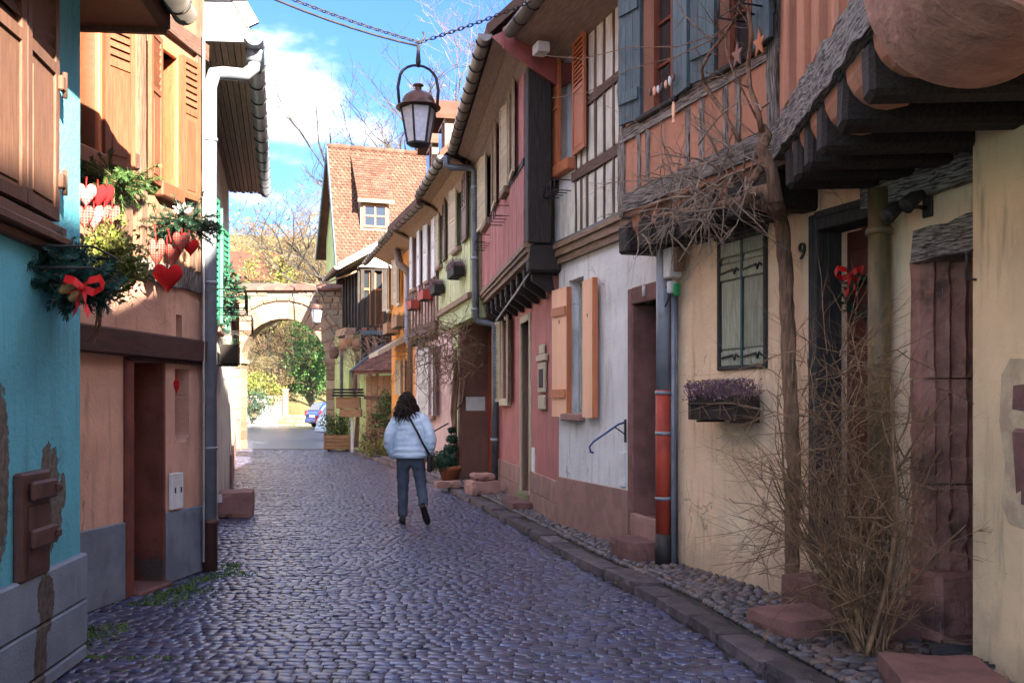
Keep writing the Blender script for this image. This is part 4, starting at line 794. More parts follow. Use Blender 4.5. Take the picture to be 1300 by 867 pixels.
timber(h, Fu, ((.3,4.45),(V2[0]-.08,4.45)), .1, .06, m['dark'], n=5, j=.006, d=.0)
b = MB(); b.cbox(-.02,.26,-.27,.012,3.42,5.75,.012,.004); b.build('corner_post', m['darkz'], h, Fu.mw)
b = MB(); b.cbox(-.0,.25,-.6,.0,3.08,3.415,.03,.008); b.build('corner_corbel', m['darkz'], h, Fu.mw)
b = MB(); b.tube([Fu.w(.1,-.03,3.1), Fu.w(1.2,-.02,2.98), Fu.w(2.6,-.06,2.93), Fu.w(4.2,-.1,2.86)], .012, 5); b.build('cable', m['plastic'], h, I4)
roof(h, Fu, .0, Fu.L, .5, 5.84, -2.3, 8.5, -5.4, m['tile'])
gutter(h, Fu, .0, Fu.L, .52, 5.86, .085, m['zincd'])
for (d0, z0_, d1, z1_) in ((.42,5.80,.25,5.72),(.245,5.72,.10,5.62),(.095,5.62,.0,5.50)):
    b = MB(); b.prism([(0,d0,z0_),(0,d1,z1_),(0,d1,z1_+.03),(0,d0,z0_+.03)], (.0,0,0), (Fu.L,0,0)); b.build('soffit_board', m['soffit'], h, Fu.mw)
b = MB(); b.prism([(0,.45,5.82),(0,0,5.48),(0,-.3,5.48),(0,-.3,6.2)], (-.03,0,0), (-.002,0,0)); b.build('eave_end_sheet', m['flash'], h, Fu.mw)
yq = 17.0; b = MB(); b.tube([at(567,198,yq),at(567,211,yq),at(571,213,yq),at(598,213.5,yq),at(603,219,yq),at(603,280,yq),at(604,400,yq),at(607,408,yq),at(626,411,yq-.1),at(629,416,yq-.15),at(629,500,yq-.15),at(627.5,622,yq-.15)], .06, 10)
p = b.build('downpipe', m['zincp'], h, I4)
for py in (240, 330, 395, 560): q = MB(); c = at(603 if py < 400 else 628, py, yq-(0 if py < 400 else .15)); q.tube([c, c+Vector((0,0,.05))], .07, 10); q.build('pipe_clip', m['zinc'], p, I4)
# ---- pale green house with mailbox recess
Fg = Fac((-.21,17.0), (-1.17,19.7)); Gu = Fac((-.70,17.15), (-1.53,20.9))
h = thing('pale_green_house', 'pale green panelled house over a brown entrance recess with small dormers', 'house', Fg.mw)
ur = Fg.u(587)
wallmesh(ur, Fg.L, 0, 3.05, th=.3).build('wall', m['green'], h, Fg.mw)
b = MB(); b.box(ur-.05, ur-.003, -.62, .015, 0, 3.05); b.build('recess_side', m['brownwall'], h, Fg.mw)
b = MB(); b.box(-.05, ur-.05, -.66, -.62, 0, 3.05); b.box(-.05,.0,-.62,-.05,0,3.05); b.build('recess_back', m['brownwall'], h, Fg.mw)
b = MB(); b.cbox(ur-.18, ur-.06, -.615, -.5, 0, 2.9, .006); b.build('door_frame', m['red'], h, Fg.mw)
panel_door(h, Fg, .1, ur-.2, .05, 2.6, -.56, m['doorwood'])
b = MB(); b.box(ur, ur+.16, .002, .04, 0, 3.0); b.build('pilaster', m['sand'], h, Fg.mw)
b = MB(); b.box(ur-.046, ur-.02, -.6,.03, .985, 1.0); b.build('wall_band', m['sandl'], h, Fg.mw)
body(h, Fg, 5.7, 5.5, m['green'], -2.7, rz=8.2, u1=3.6)
g = thing('mailbox', 'white metal mailbox on the brown recess wall beside the climbing trunk', 'mailbox', Fg.mw @ T(ur-.052,-.25,Fg.z(600,522)) @ RZ(rad(-90)))
bw = .2; MB().cbox(-bw,bw,-.0,.12,0,.28,.01).build('box', m['whitep'], g, MW[g.name]); MB().box(-bw*.75,bw*.75,.1205,.124,.20,.225).build('slot', m['zincp'], g, MW[g.name]); MB().box(-bw*.5,-bw*.05,.1205,.123,.11,.15).build('name_plate', m['greenp'], g, MW[g.name]); MB().tube([(bw*.7,.118,.12),(bw*.7,.126,.12)], .015, 8).build('lock', m['iron'], g, MW[g.name])
block('stepped pink stone block at the foot of the dark downpipe', -.72,-.22,15.85,16.35,.07,.30,.3,'sandl','stone block','stone_block')
block('smaller pink stone resting on the stepped block by the downpipe', -.66,-.3,15.9,16.3,.302,.42,.3,'sandl','stone block','stone_block', bev=.06)
block('low pink stone kerb block by the base of the climbing trunk', -1.35,-.9,17.2,17.45,.07,.2,.35,'sandl','stone block','stone_block')
# jettied green upper floor
V = [(Gu.u(586), Gu.u(579), Gu.z(580,318), Gu.z(580,232)), (Gu.u(562), Gu.u(557), Gu.z(580,318), Gu.z(580,232))]
wallmesh(0, Gu.L, 3.02, 5.6, V, th=.25).build('upper_wall', m['green'], h, Gu.mw)
b = MB(); b.box(0, Gu.L, -.6, -.25, 3.03, 3.1); b.build('jetty_underside', m['soffit2'], h, Gu.mw)
timber(h, Gu, ((0,3.40),(Gu.L,3.40)), .1, .1, m['soffit2'], 'moulded_beam', 6, .003, .02)
uu = .06
while uu < Gu.L-.2:
    wd = .27
    zt = 3.92 if any(v[0]-.25 < uu+wd/2 < v[1]+.25 for v in V) else 5.5
    q = MB(); q.cbox(uu, uu+wd-.03, .0, .018, 3.47, zt, .006, .003); q.build('wall_board', m['greenboard'], h, Gu.mw); uu += wd
for i, v in enumerate(V):
    window(h, Gu, *v, m['darkz'], .09, .05, 2, 3, sill=m['cornice'], sp=.09, sh=.09)
    for (pa, pb) in (((579,572),(586.5,595)) if i == 0 else ((557,553),(562,567))): leafpx(h, Gu, pa, pb, v[2]-.02, v[3]+.03, m['shcream'] if pb < pa else m['shbr'], 'louver', slat=.08, louv=(.45,1))
# planter boxes
def planter(F, u, z, w, dep, hgt_, lab, mat, plant='heather', n=260, grp='flower boxes under the upper windows', ph=.12, d=.05, sp=.012):
    g = thing('flower_box', lab, 'flower box', F.mw @ T(u, d, z), grp); t = .015; mw = MW[g.name]
    b = MB(); b.cbox(-w/2,w/2,dep-t,dep,0,hgt_,.004); b.build('front_board', mat, g, mw); b = MB(); b.cbox(-w/2,w/2,0,t,0,hgt_,.004); b.build('back_board', mat, g, mw)
    for s in (-1,1): b = MB(); b.box(s*w/2-(t if s > 0 else 0), s*w/2+(0 if s > 0 else t), t, dep-t, .0, hgt_-.004); b.build('end_board', mat, g, mw)
    b = MB(); b.box(-w/2+t,w/2-t,t,dep-t,0.01,hgt_*.85); b.build('soil', m['soil'], g, mw)
    for s in (-1,1): b = MB(); b.box(s*w*.35-.01,s*w*.35+.01,-d,dep*.9,-.02,-.002); b.build('bracket', m['iron'], g, mw)
    rr = random.Random(hash(lab) % 99 if False else len(lab)); b = MB()
    for i in range(n):
        x, y = rr.uniform(-w*.54,w*.54), rr.uniform(-.02,dep+.04); b.tube([(x*.95,min(max(y,.02),dep-.02),hgt_*.8),(x,y,hgt_+rr.uniform(.0,ph))], .003, 3, False)
        for k in range(3): leaf(b, (x+rr.gauss(0,.012), y+rr.gauss(0,.012), hgt_+rr.uniform(-.03,ph)), rr.uniform(.6,1.4)*sp, rr)
    b.build('plants', m[plant], g, mw); return g
planter(Gu, Gu.u(582,.1), Gu.z(582,352,.1), .75, .2, .16, 'dark flower box of grey heather below the nearest green house window', m['basket'], ph=.15)
planter(Gu, Gu.u(558,.1), Gu.z(558,373,.1), .6, .2, .16, 'dark flower box of grey heather below the farther green house window', m['basket'], ph=.12)
roof(h, Gu, 0, Gu.L-.5, .55, 5.72, -2.2, 8.3, -5.2, m['tile'])
gutter(h, Gu, 0, 3.35, .5, 5.78, .085, m['zincd'])
for (d0, z0_, d1, z1_) in ((.42,5.74,.22,5.68),(.215,5.68,.08,5.58),(.075,5.56,.0,5.42)):
    b = MB(); b.prism([(0,d0,z0_),(0,d1,z1_),(0,d1,z1_+.03),(0,d0,z0_+.03)], (.0,0,0), (Gu.L,0,0)); b.build('soffit_board', m['soffit2'], h, Gu.mw)
def dormer(h, F, u, z, w, hh, d0, mat, roofm):     # small gabled dormer with a window
    b = MB(); b.box(u-w/2, u+w/2, d0-1.6, d0, z, z+hh); o = b.build('dormer', mat, h, F.mw)
    b = MB(); b.prism([(u-w/2-.12,0,z+hh-.05),(u,0,z+hh+w*.42),(u+w/2+.12,0,z+hh-.05),(u+w/2+.12,0,z+hh+.03),(u,0,z+hh+w*.42+.09),(u-w/2-.12,0,z+hh+.03)], (0,d0-2.0,0), (0,d0+.18,0)); b.build('dormer_roof', roofm, o, F.mw)
    b = MB(); b.box(u-w*.3,u+w*.3,d0+.002,d0+.03,z+.1,z+hh-.06); b.build('dormer_window', m['winwood'], o, F.mw); b = MB(); b.box(u-w*.24,u+w*.24,d0+.031,d0+.034,z+.16,z+hh-.12); b.build('pane', m['glass'], o, F.mw)
dormer(h, Gu, 1.3, 5.98, .8, .72, .32, m['soffit2'], m['tile']); dormer(h, Gu, 3.0, 5.98, .8, .72, .32, m['soffit2'], m['tile'])
# ---- pink half-timbered house
F5 = Fac((-1.17,19.7), (-2.3,23.6)); G5 = Fac((-1.55,20.95), (-2.45,23.9))
h = thing('pink_house', 'narrow pale pink half-timbered house with white shutters and red flower boxes', 'house', F5.mw)
WW5 = (F5.u(553), F5.u(546.5), F5.z(550,527), F5.z(550,440))
wallmesh(0, F5.L, 0, 3.1, [WW5], th=.3).build('wall', m['pinkw'], h, F5.mw); body(h, F5, 5.6, 5.5, m['pinkw'], -2.7, rz=8.0)
window(h, F5, *WW5, m['winwood'], .1, .05, 1, 3, sill=m['sandl'], sp=.09, sh=.1)
shutter(h, F5, WW5[1]+.02, .04, .55, WW5[2], WW5[3], 15, m['shwhite'], 'louver', slat=.08); shutter(h, F5, WW5[0], .04, .55, WW5[2], WW5[3], 165, m['shwhite'], 'louver', slat=.08)
b = MB(); b.cbox(F5.u(540), F5.u(534), .0, .06, 0, 3.0, .01); b.build('corner_post', m['brownbz'], h, F5.mw)
b = MB(); b.tube([F5.w(.2,.05,1.15),F5.w(.5,.25,1.0),F5.w(.7,.45,.8),F5.w(.62,.5,.72),F5.w(.55,.42,.78)], .016, 6); b.build('handrail', m['iron'], h, I4)
V = [(G5.u(547.5), G5.u(543), G5.z(545,356), G5.z(545,282)), (G5.u(529), G5.u(524), G5.z(545,356), G5.z(545,282))]
wallmesh(0, G5.L, 3.05, 5.5, V, th=.25).build('upper_wall', m['pinkw'], h, G5.mw)
for uu in (.04, .35, .62, .95, 1.25, 1.6, 1.9, 2.3, 2.65, G5.L-.05):
    if not any(v[0]-.05 < uu < v[1]+.05 for v in V): timber(h, G5, ((uu,3.3),(uu,5.4)), .1, .05, m['brownbz'], 'stud', 6, .006, .0)
    else: timber(h, G5, ((uu,3.3),(uu,V[0][2]-.1)), .1, .05, m['brownbz'], 'stud', 3, .006, .0)
timber(h, G5, ((0,3.2),(G5.L,3.2)), .2, .14, m['brownb'], n=6, j=.008, d=.0); timber(h, G5, ((0,V[0][2]-.16),(G5.L,V[0][2]-.16)), .1, .055, m['brownb'], n=6, j=.006)
for i in range(6): b = MB(); b.cbox(.1+i*.5,.25+i*.5,-.3,.06,2.9,3.08,.02); b.build('joist', m['dark'], h, G5.mw)
for v in V:
    window(h, G5, *v, m['winwood'], .09, .06, 2, 3, sill=m['cornice'], sp=.09, sh=.09)
    for (pa, pb) in (((542.5,538.5),(548,553.5)) if v is V[0] else ((523.5,521),(529.5,534))): leafpx(h, G5, pa, pb, v[2]-.02, v[3]+.03, m['shwhite'], 'panel', louv=(.5,.5))
planter(G5, G5.u(542,.1), G5.z(542,381,.1), .55, .2, .2, 'red flower box under the nearer white-shuttered upper window', m['red'], n=60, ph=.06)
planter(G5, G5.u(527,.1), G5.z(527,393,.1), .55, .2, .2, 'red flower box under the farther white-shuttered upper window', m['red'], n=60, ph=.06)
roof(h, G5, -.4, G5.L, .55, 5.62, -2.2, 8.0, -5.2, m['tile'])
gutter(h, G5, -.35, G5.L+1.6, .45, 5.68, .09, m['zincd'])
for (d0, z0_, d1, z1_) in ((.40,5.64,.2,5.58),(.195,5.58,.0,5.42)):
    b = MB(); b.prism([(0,d0,z0_),(0,d1,z1_),(0,d1,z1_+.03),(0,d0,z0_+.03)], (-.3,0,0), (G5.L,0,0)); b.build('soffit_board', m['soffit2'], h, G5.mw)
b = MB(); b.tube([at(504,318,25),at(507,335,24.6),at(516,343,24.2),at(521,352,24),at(522,430,24),at(522,575,24)], .09, 8); b.build('downpipe', m['brownbz'], h, I4)
# ---- orange house
F6 = Fac((-2.3,23.6), (-3.3,27.3))
h = thing('orange_house', 'bright orange rendered house with cream shutters and hanging wooden flower boxes', 'house', F6.mw)
V = [(F6.u(509.5), F6.u(506.5), F6.z(507,385), F6.z(507,330)), (F6.u(497), F6.u(494), F6.z(507,385), F6.z(507,330)), (F6.u(517), F6.u(511), F6.z(513,500), F6.z(513,458))]
wallmesh(0, F6.L, 0, 5.6, V, th=.3).build('wall', m['orange'], h, F6.mw); body(h, F6, 5.6, 6, m['orange'], -2.7, rz=7.8)
for v in V:
    window(h, F6, *v, m['winwood'], .1, .05, 1, 2, sill=m['shcream'], sp=.08, sh=.09)
    shutter(h, F6, v[1]+.01, .045, .34, v[2]-.02, v[3]+.03, 15, m['shcream'], 'louver', slat=.08); shutter(h, F6, v[0], .045, .34, v[2]-.02, v[3]+.03, 165, m['shcream'], 'louver', slat=.08)
planter(F6, F6.u(505,.2), F6.z(505,416,.2), .9, .25, .28, 'wooden flower box on the orange wall, nearer of the pair', m['crate'], n=40, ph=.08, plant='twigo')
planter(F6, F6.u(491,.3), F6.z(491,424,.3), .8, .3, .28, 'wooden flower box on the orange wall, farther of the pair', m['crate'], n=40, ph=.08, plant='twigo')
roof(h, F6, 0, F6.L+.1, .5, 5.6, -2.3, 8.0, -5.6, m['tile']); gutter(h, F6, .2, F6.L+1.9, .5, 5.66, .09, m['zincd'])
b = MB(); b.prism([(0,.5,5.58),(0,0,5.35),(0,0,5.4),(0,.5,5.62)], (0,0,0), (F6.L+.1,0,0)); b.build('soffit', m['soffit2'], h, F6.mw)
b = MB(); b.prism([(0,.02,3.1),(0,.7,2.75),(0,.7,2.85),(0,.02,3.25)], (1.3,0,0), (3.2,0,0)); b.build('canopy', m['shcream'], h, F6.mw)
b = MB(); b.tube([at(517,345,24.4),at(516.5,432,24.4),at(522,440,24.2)], .06, 8); b.build('downpipe', m['zinc'], h, I4)
# ---- green house at the gate: low green wall, timber loggia, tall tiled roof
Q = Fac((-4.62,31.6), (-6.2,34.2)); N = Fac((-5.62,33.6), (-7.05,37.8))
h = hg = thing('green_gate_house', 'leaf-green house beside the arch with timber loggia and tall tiled gable roof', 'house', Q.mw)
WQ = (Q.u(457), Q.u(443), Q.z(450,496), Q.z(450,470))
wallmesh(0, Q.L, 0, 3.9, [WQ], th=.3).build('wall', m['green2'], h, Q.mw); window(h, Q, *WQ, m['winwood'], .12, .06, 1, 1, sill=m['sandl'])
b = MB(); b.box(0, .25, -4, -.3, 0, 3.9); b.build('side_wall', m['green2'], h, Q.mw)
for px in (433,): b = MB(); b.tube([Q.w(Q.u(px,.06),.06,.1), Q.w(Q.u(px,.06),.06,3.9)], .05, 8); b.build('downpipe', m['zincp'], h, I4)
ap, zr, ze = N.L*.48, 10.75, 6.2
b = MB(); b.prism([(0,0,0),(N.L,0,0),(N.L,0,7.9),(ap,0,zr-.2),(0,0,ze-.2)], (0,-6,0), (0,0,0)); b.build('gable_wall', m['green2'], h, N.mw)
def tiled(h, F, p0, p1, q1, q0, name, mat, tw=.2, tl=.17, kind='stuff'):   # rows of overlapping tiles: eave p0-p1, ridge q0-q1
    p0, p1, q0, q1 = map(Vector, (p0, p1, q0, q1)); nrm = (p1-p0).cross(q0-p0).normalized(); nrm = -nrm if nrm.z < 0 else nrm; nr = int((q0-p0).length/tl); b = MB(); rr = random.Random(5)
    for i in range(nr):
        a, c = p0.lerp(q0, i/nr), p1.lerp(q1, i/nr); a2, c2 = p0.lerp(q0, (i+1.25)/nr), p1.lerp(q1, (i+1.25)/nr); k = max(1, int((c-a).length/tw)); o = .5*(i % 2)
        for j in range(-1, k+1):
            s, e = max(0, (j+o)/k+.004), min(1, (j+1+o)/k-.004)
            if e-s < .01: continue
            z = nrm*rr.uniform(.03,.045); z2 = nrm*.012; v = [a.lerp(c,s)+z, a.lerp(c,e)+z, a2.lerp(c2,e)+z2, a2.lerp(c2,s)+z2]
            b.add(v+[v[0]-z, v[1]-z], [(0,1,2,3),(4,5,1,0)])
    return tag(b.build(name, mat, h, F.mw), kind=kind)
ov = .30; sl = (zr-ze)/ap
e0 = (-.25, ov, ze-.25*sl); e1 = (-.25, -6.5, ze-.25*sl); r0 = (ap, ov, zr); r1 = (ap, -6.5, zr)
b = MB(); b.prism([(e0[0],0,e0[2]-.12),(ap,0,zr-.12),(ap,0,zr),(e0[0],0,e0[2])], (0,-6.5,0), (0,ov,0)); b.build('roof', m['tile'], h, N.mw)
b = MB(); b.prism([(N.L+.6,0,8.4-1.3),(ap,0,zr-.12),(ap,0,zr),(N.L+.6,0,8.4-1.15)], (0,-6.5,0), (0,ov,0)); b.build('roof', m['tile'], h, N.mw)
tiled(h, N, e1, e0, r0, r1, 'roof_tiles', m['tile'], .15, .125)
for (a, c) in ((e0, r0), ((N.L+.6, ov, 7.15), r0)): b = MB(); b.beam((a[0],ov+.02,a[2]-.06),(c[0],ov+.02,c[2]-.06), .2, .04, (0,1,0)); b.build('verge_board', m['shblue'], h, N.mw)
for i in range(17): b = MB(); b.tube([(ap,ov-.4*i,zr),(ap,ov-.4*i-.42,zr+.02)], .1, 8); b.build('ridge_tile', m['tile'], h, N.mw)
# dormer: catslide roof and framed window, u measured down the slope, d along the ridge
dc = -1.12; uf = .62; zf = ze+sl*uf; w = .5
b = MB(); b.prism([(uf,0,zf-.15),(ap-.4,0,ze+sl*(ap-.4)),(ap-.35,0,ze+sl*(ap-.35)+.06),(uf,0,zf+1.12)], (0,dc-w,0), (0,dc+w,0)); dm = b.build('dormer', m['mortar'], h, N.mw)
p0 = (uf-.22, dc-w-.12, zf+1.05); p1 = (uf-.22, dc+w+.12, zf+1.05); q0 = (ap-.22, dc-w-.12, ze+sl*(ap-.22)+.12); q1 = (ap-.22, dc+w+.12, q0[2])
b = MB(); b.prism([(p0[0],0,p0[2]-.05),(q0[0],0,q0[2]-.1),q0[:1]+(0,)+q0[2:],(p0[0],0,p0[2])], (0,dc-w-.12,0), (0,dc+w+.12,0)); b.build('dormer_roof', m['tile'], dm, N.mw)
tiled(dm, N, p0, p1, q1, q0, 'dormer_tiles', m['tile'], .15, .125)
b = MB(); b.beam((p0[0]-.03,dc-w-.14,p0[2]-.03),(p0[0]-.03,dc+w+.14,p0[2]-.03),.12,.05,(1,0,0)); b.build('dormer_fascia', m['soffit2'], dm, N.mw)
b = MB()
for (d0,d1,z0_,z1_) in ((-.42,-.35,.14,.94),(.35,.42,.14,.94),(-.35,.35,.14,.21),(-.35,.35,.87,.94),(-.03,.03,.21,.87),(-.35,-.03,.51,.57),(.03,.35,.51,.57)): b.box(uf-.06, uf-.01, dc+d0, dc+d1, zf+z0_, zf+z1_)
b.build('dormer_window', m['winor'], dm, N.mw); b = MB(); b.box(uf-.025, uf-.012, dc-.36, dc+.36, zf+.2, zf+.9); b.build('pane', m['glass'], dm, N.mw)
# loggia
Lx = lambda px, Y: (px-650)/FPX*Y
Yc = 31.0; c0 = Vector((Lx(457,Yc), Yc, 0)); c1 = Vector((Lx(437,33.4), 33.4, 0)); c2 = Vector((Lx(500,Yc)+.1, Yc+.25, 0))
FL = Fac(c0[:2], c1[:2]); FF = Fac(c2[:2], c0[:2])
zb, zt = 3.75, 5.75
for (F, n, dv) in ((FL, 5, 'l'), (FF, 3, 'f')):
    timber(h, F, ((0,zb+.1),(F.L,zb+.1)), .2, .16, m['dark'], 'loggia_sill', 3, .005); timber(h, F, ((0,zt+.05),(F.L,zt+.05)), .18, .16, m['dark'], 'loggia_plate', 3, .005)
    for i in range(n+1): timber(h, F, ((F.L*i/n+(.07 if i == 0 else -.07 if i == n else 0),zb+.2),(F.L*i/n+(.07 if i == 0 else -.07 if i == n else 0),zt-.03)), .13 if dv == 'l' else .11, .14, m['darkz'], 'loggia_post', 3, .005)
    b = MB(); b.box(.02, F.L-.02, -.14, -.10, zb+.2, zt); b.build('loggia_glazing', m['glass'], h, F.mw)
    for i in range(n): b = MB(); uu = F.L*(i+.5)/n; b.box(uu-.16, uu-.09, -.08, -.04, zb+.25, zt-.1); b.box(uu+.09, uu+.16, -.08, -.04, zb+.25, zt-.1); b.box(uu-.09,uu+.09,-.08,-.04,zt-.65,zt-.58); b.build('loggia_window', m['winor'], h, F.mw)
b = MB()
for i in range(9): uu = FF.L*(i+.5)/9; b = MB(); b.box(uu-.05, uu+.03, .0, .03, zb-.85, zb-.02); b.build('balcony_slat', m['dark'], h, FF.mw)
b = MB(); b.box(0, FF.L, -.06, -.01, zb-.9, zb); b.build('balcony_panel', m['brownb'], h, FF.mw)
for zz in (zb+.02, zb-.95): timber(h, FF, ((0,zz),(FF.L,zz)), .13, .2, m['shblue'], 'balcony_rail', 2, .003, .06)
for i in range(5): uu = FF.L*(i+.5)/5; b = MB(); b.cbox(uu-.08,uu+.08,.12,.14,zb+.03,zb+.17,.01); b.build('rail_ornament', m['brownb'] if i % 2 else m['shtan'], h, FF.mw)
b = MB(); b.box(.0, FL.L, -.15, 0, zb-1.1, zb); b.build('loggia_base', m['green2'], h, FL.mw)
planter(FL, FL.L*.45, zb-.02, 1.7, .35, .22, 'long pale wooden flower box outside the dark timber loggia', m['soffit2'], n=20, ph=.05, plant='twigo')
# loggia roof, gutter
RL = Fac((c0+Vector((.1,-.5,0)))[:2], (c1+Vector((0,.4,0)))[:2])
b = MB(); b.prism([(0,.65,5.7),(0,-2.0,7.25),(0,-2.0,7.4),(0,.65,5.83)], (0,0,0), (RL.L,0,0)); b.build('loggia_roof', m['tile'], h, RL.mw)
b = MB(); b.prism([(0,.68,5.64),(0,-2.0,7.2),(0,-2.0,7.42),(0,.68,5.85)], (-.04,0,0), (-.002,0,0)); b.build('verge_board', m['shwhite'], h, RL.mw)
gutter(h, RL, 0, RL.L, .72, 5.74, .1, m['zincd'])
b = MB(); b.prism([(0,0,5.8),(0,-2,7.05),(0,-2,5.8)], (.3,0,0), (.5,0,0)); b.build('gable_infill', m['white'], h, RL.mw)
# lean-to roof and garden gate between the green and the orange house
FS = Fac((-3.35,29.6), (-4.45,30.3))
b = MB(); b.prism([(0,.5,2.45),(0,-1.4,3.55),(0,-1.4,3.65),(0,.5,2.55)], (-.5,0,0), (FS.L+.1,0,0)); b.build('leanto_roof', m['tiled'], h, FS.mw)
tiled(h, FS, (-.5,.55,2.52), (FS.L+.1,.55,2.52), (FS.L+.1,-1.4,3.65), (-.5,-1.4,3.65), 'leanto_tiles', m['tiled'], .16, .13)
MB().beam((FS.L+.1,.55,2.5),(FS.L+.1,-1.4,3.65),.08,.14,(0,0,1)).build('verge_board', m['shblue'], h, FS.mw)
g = thing('garden_gate', 'brown board gate under the small tiled lean-to beside the green house', 'gate', FS.mw)
for i in range(7): b = MB(); b.cbox(-.3+i*.23, -.08+i*.23, -.05, .0, .05, 2.4, .006, .003); b.build('gate_board', m['crate'], g, FS.mw)
for i in (0, 1): b = MB(); b.box(-.35, 1.35, .002, .04, .5+i*1.2, .6+i*1.2); b.build('gate_rail', m['brownb'], g, FS.mw)

# ---------------------------------------------------------------- stone archway
YA = 34.0; k = FPX/YA; cx, cz, r0, ro = -7.80, 3.02, 1.46, 2.0; xl, xr, zt = -9.75, -5.75, 5.42
h = thing('stone_archway', 'pink and yellow sandstone gate arch closing the end of the street', 'archway', T(0,YA,0))
b = MB(); th = .8; n = 24; av = [(cx-r0*math.cos(math.pi*i/n), cz+r0*math.sin(math.pi*i/n)) for i in range(n+1)]
tv = [(xl, cz)]+[(xl+(xr-xl)*i/n, zt) for i in range(1, n)]+[(xr, cz)]; tv[1] = (xl, zt); tv[-2] = (xr, zt)
for (y, f) in ((0, 1), (th, -1)):
    for i in range(n):
        q = [(av[i][0],y,av[i][1]),(av[i+1][0],y,av[i+1][1]),(tv[i+1][0],y,tv[i+1][1]),(tv[i][0],y,tv[i][1])]; b.quad(*(q if f > 0 else q[::-1]))
    for (a, c) in ((xl, cx-r0), (cx+r0, xr)): q = [(a,y,0),(c,y,0),(c,y,cz),(a,y,cz)]; b.quad(*(q if f > 0 else q[::-1]))
for i in range(n): b.quad((av[i][0],0,av[i][1]),(av[i][0],th,av[i][1]),(av[i+1][0],th,av[i+1][1]),(av[i+1][0],0,av[i+1][1]))
b.quad((cx-r0,0,0),(cx-r0,th,0),(cx-r0,th,cz),(cx-r0,0,cz)); b.quad((cx+r0,th,0),(cx+r0,0,0),(cx+r0,0,cz),(cx+r0,th,cz)); b.quad((xl,0,zt),(xr,0,zt),(xr,th,zt),(xl,th,zt)); b.quad((xl,th,0),(xl,0,0),(xl,0,zt),(xl,th,zt)); b.quad((xr,0,0),(xr,th,0),(xr,th,zt),(xr,0,zt))
b.build('wall_core', m['mortar'], h)
rr = random.Random(12); nv = 15
for i in range(nv):
    a0, a1 = math.pi*(i+.03)/nv, math.pi*(i+.97)/nv; rO = ro+rr.uniform(-.05,.05); y0 = -.05-rr.uniform(0,.015)
    pl = [(cx-r0*math.cos(a0)*.998, 0, cz+r0*.998*math.sin(a0)), (cx-rO*math.cos(a0), 0, cz+rO*math.sin(a0)), (cx-rO*math.cos(a1), 0, cz+rO*math.sin(a1)), (cx-r0*.998*math.cos(a1), 0, cz+r0*.998*math.sin(a1))]
    MB().prism(pl, (0,.3,0), (0,y0,0)).build('voussoir', m['archst'], h)
for i in range(11):     # thin hood course
    a0, a1 = math.pi*(.12+.76*i/11)+.008, math.pi*(.12+.76*(i+1)/11)-.008; ra_, rb_ = ro+.07, ro+.2
    pl = [(cx-q*math.cos(a), 0, cz+q*math.sin(a)) for q, a in ((ra_,a0),(rb_,a0),(rb_,a1),(ra_,a1))]; MB().prism(pl, (0,.2,0), (0,-.09,0)).build('hood_stone', m['archst'], h)
for s in (0, 1):
    z = 0
    while z < cz-.2:
        hh = min(rr.uniform(.3,.42), cz-z); a, c = (cx-r0-.34-rr.uniform(0,.06), cx-r0+.005) if s == 0 else (cx+r0-.005, cx+r0+.3+rr.uniform(0,.08))
        q = MB(); q.cbox(a, c, -.045-rr.uniform(0,.02), th+.02, z+.008, z+hh-.008, .02, .006, rr); q.build('pier_stone', m['archst'], h); z += hh
    a, c = (cx-r0-.42, cx-r0+.08) if s == 0 else (cx+r0-.08, cx+r0+.4); q = MB(); q.cbox(a, c, -.1, th+.03, cz-.09, cz+.08, .03, .005, rr); q.build('impost_stone', m['archst'], h)
q = MB(); q.cbox(cx-r0-.55, cx-r0-.02, -.2, .5, 0, .85, .05, .01, rr); q.build('base_stone', m['archst'], h)
z = 0.05
while z < zt-.1:
    hh = rr.uniform(.16,.27); x = xl
    while x < xr-.05:
        w = min(rr.uniform(.2,.45), xr-x); ok = all(math.hypot(px_-cx, max(0, pz-cz)) > ro+.22 and (pz > cz+.1 or abs(px_-cx) > r0+.40) for px_ in (x, x+w/2, x+w) for pz in (z, z+hh))
        if ok: q = MB(); q.cbox(x+.015, x+w-.015, -.03-rr.uniform(0,.025), .1, z+.012, min(z+hh, zt)-.012, .025, .014, rr); q.build('rubble_stone', m['archst'], h)
        x += w
    z += hh
x = xl-.1
while x < xr: w = rr.uniform(.25,.35); q = MB(); q.prism([(0,-.18,zt+.0),(0,.4,zt+.22),(0,.98,zt),(0,.98,zt+.07),(0,.4,zt+.3),(0,-.18,zt+.07)], (x,0,0), (x+w-.01,0,0)); q.build('coping_tile', m['tiled'], h); x += w
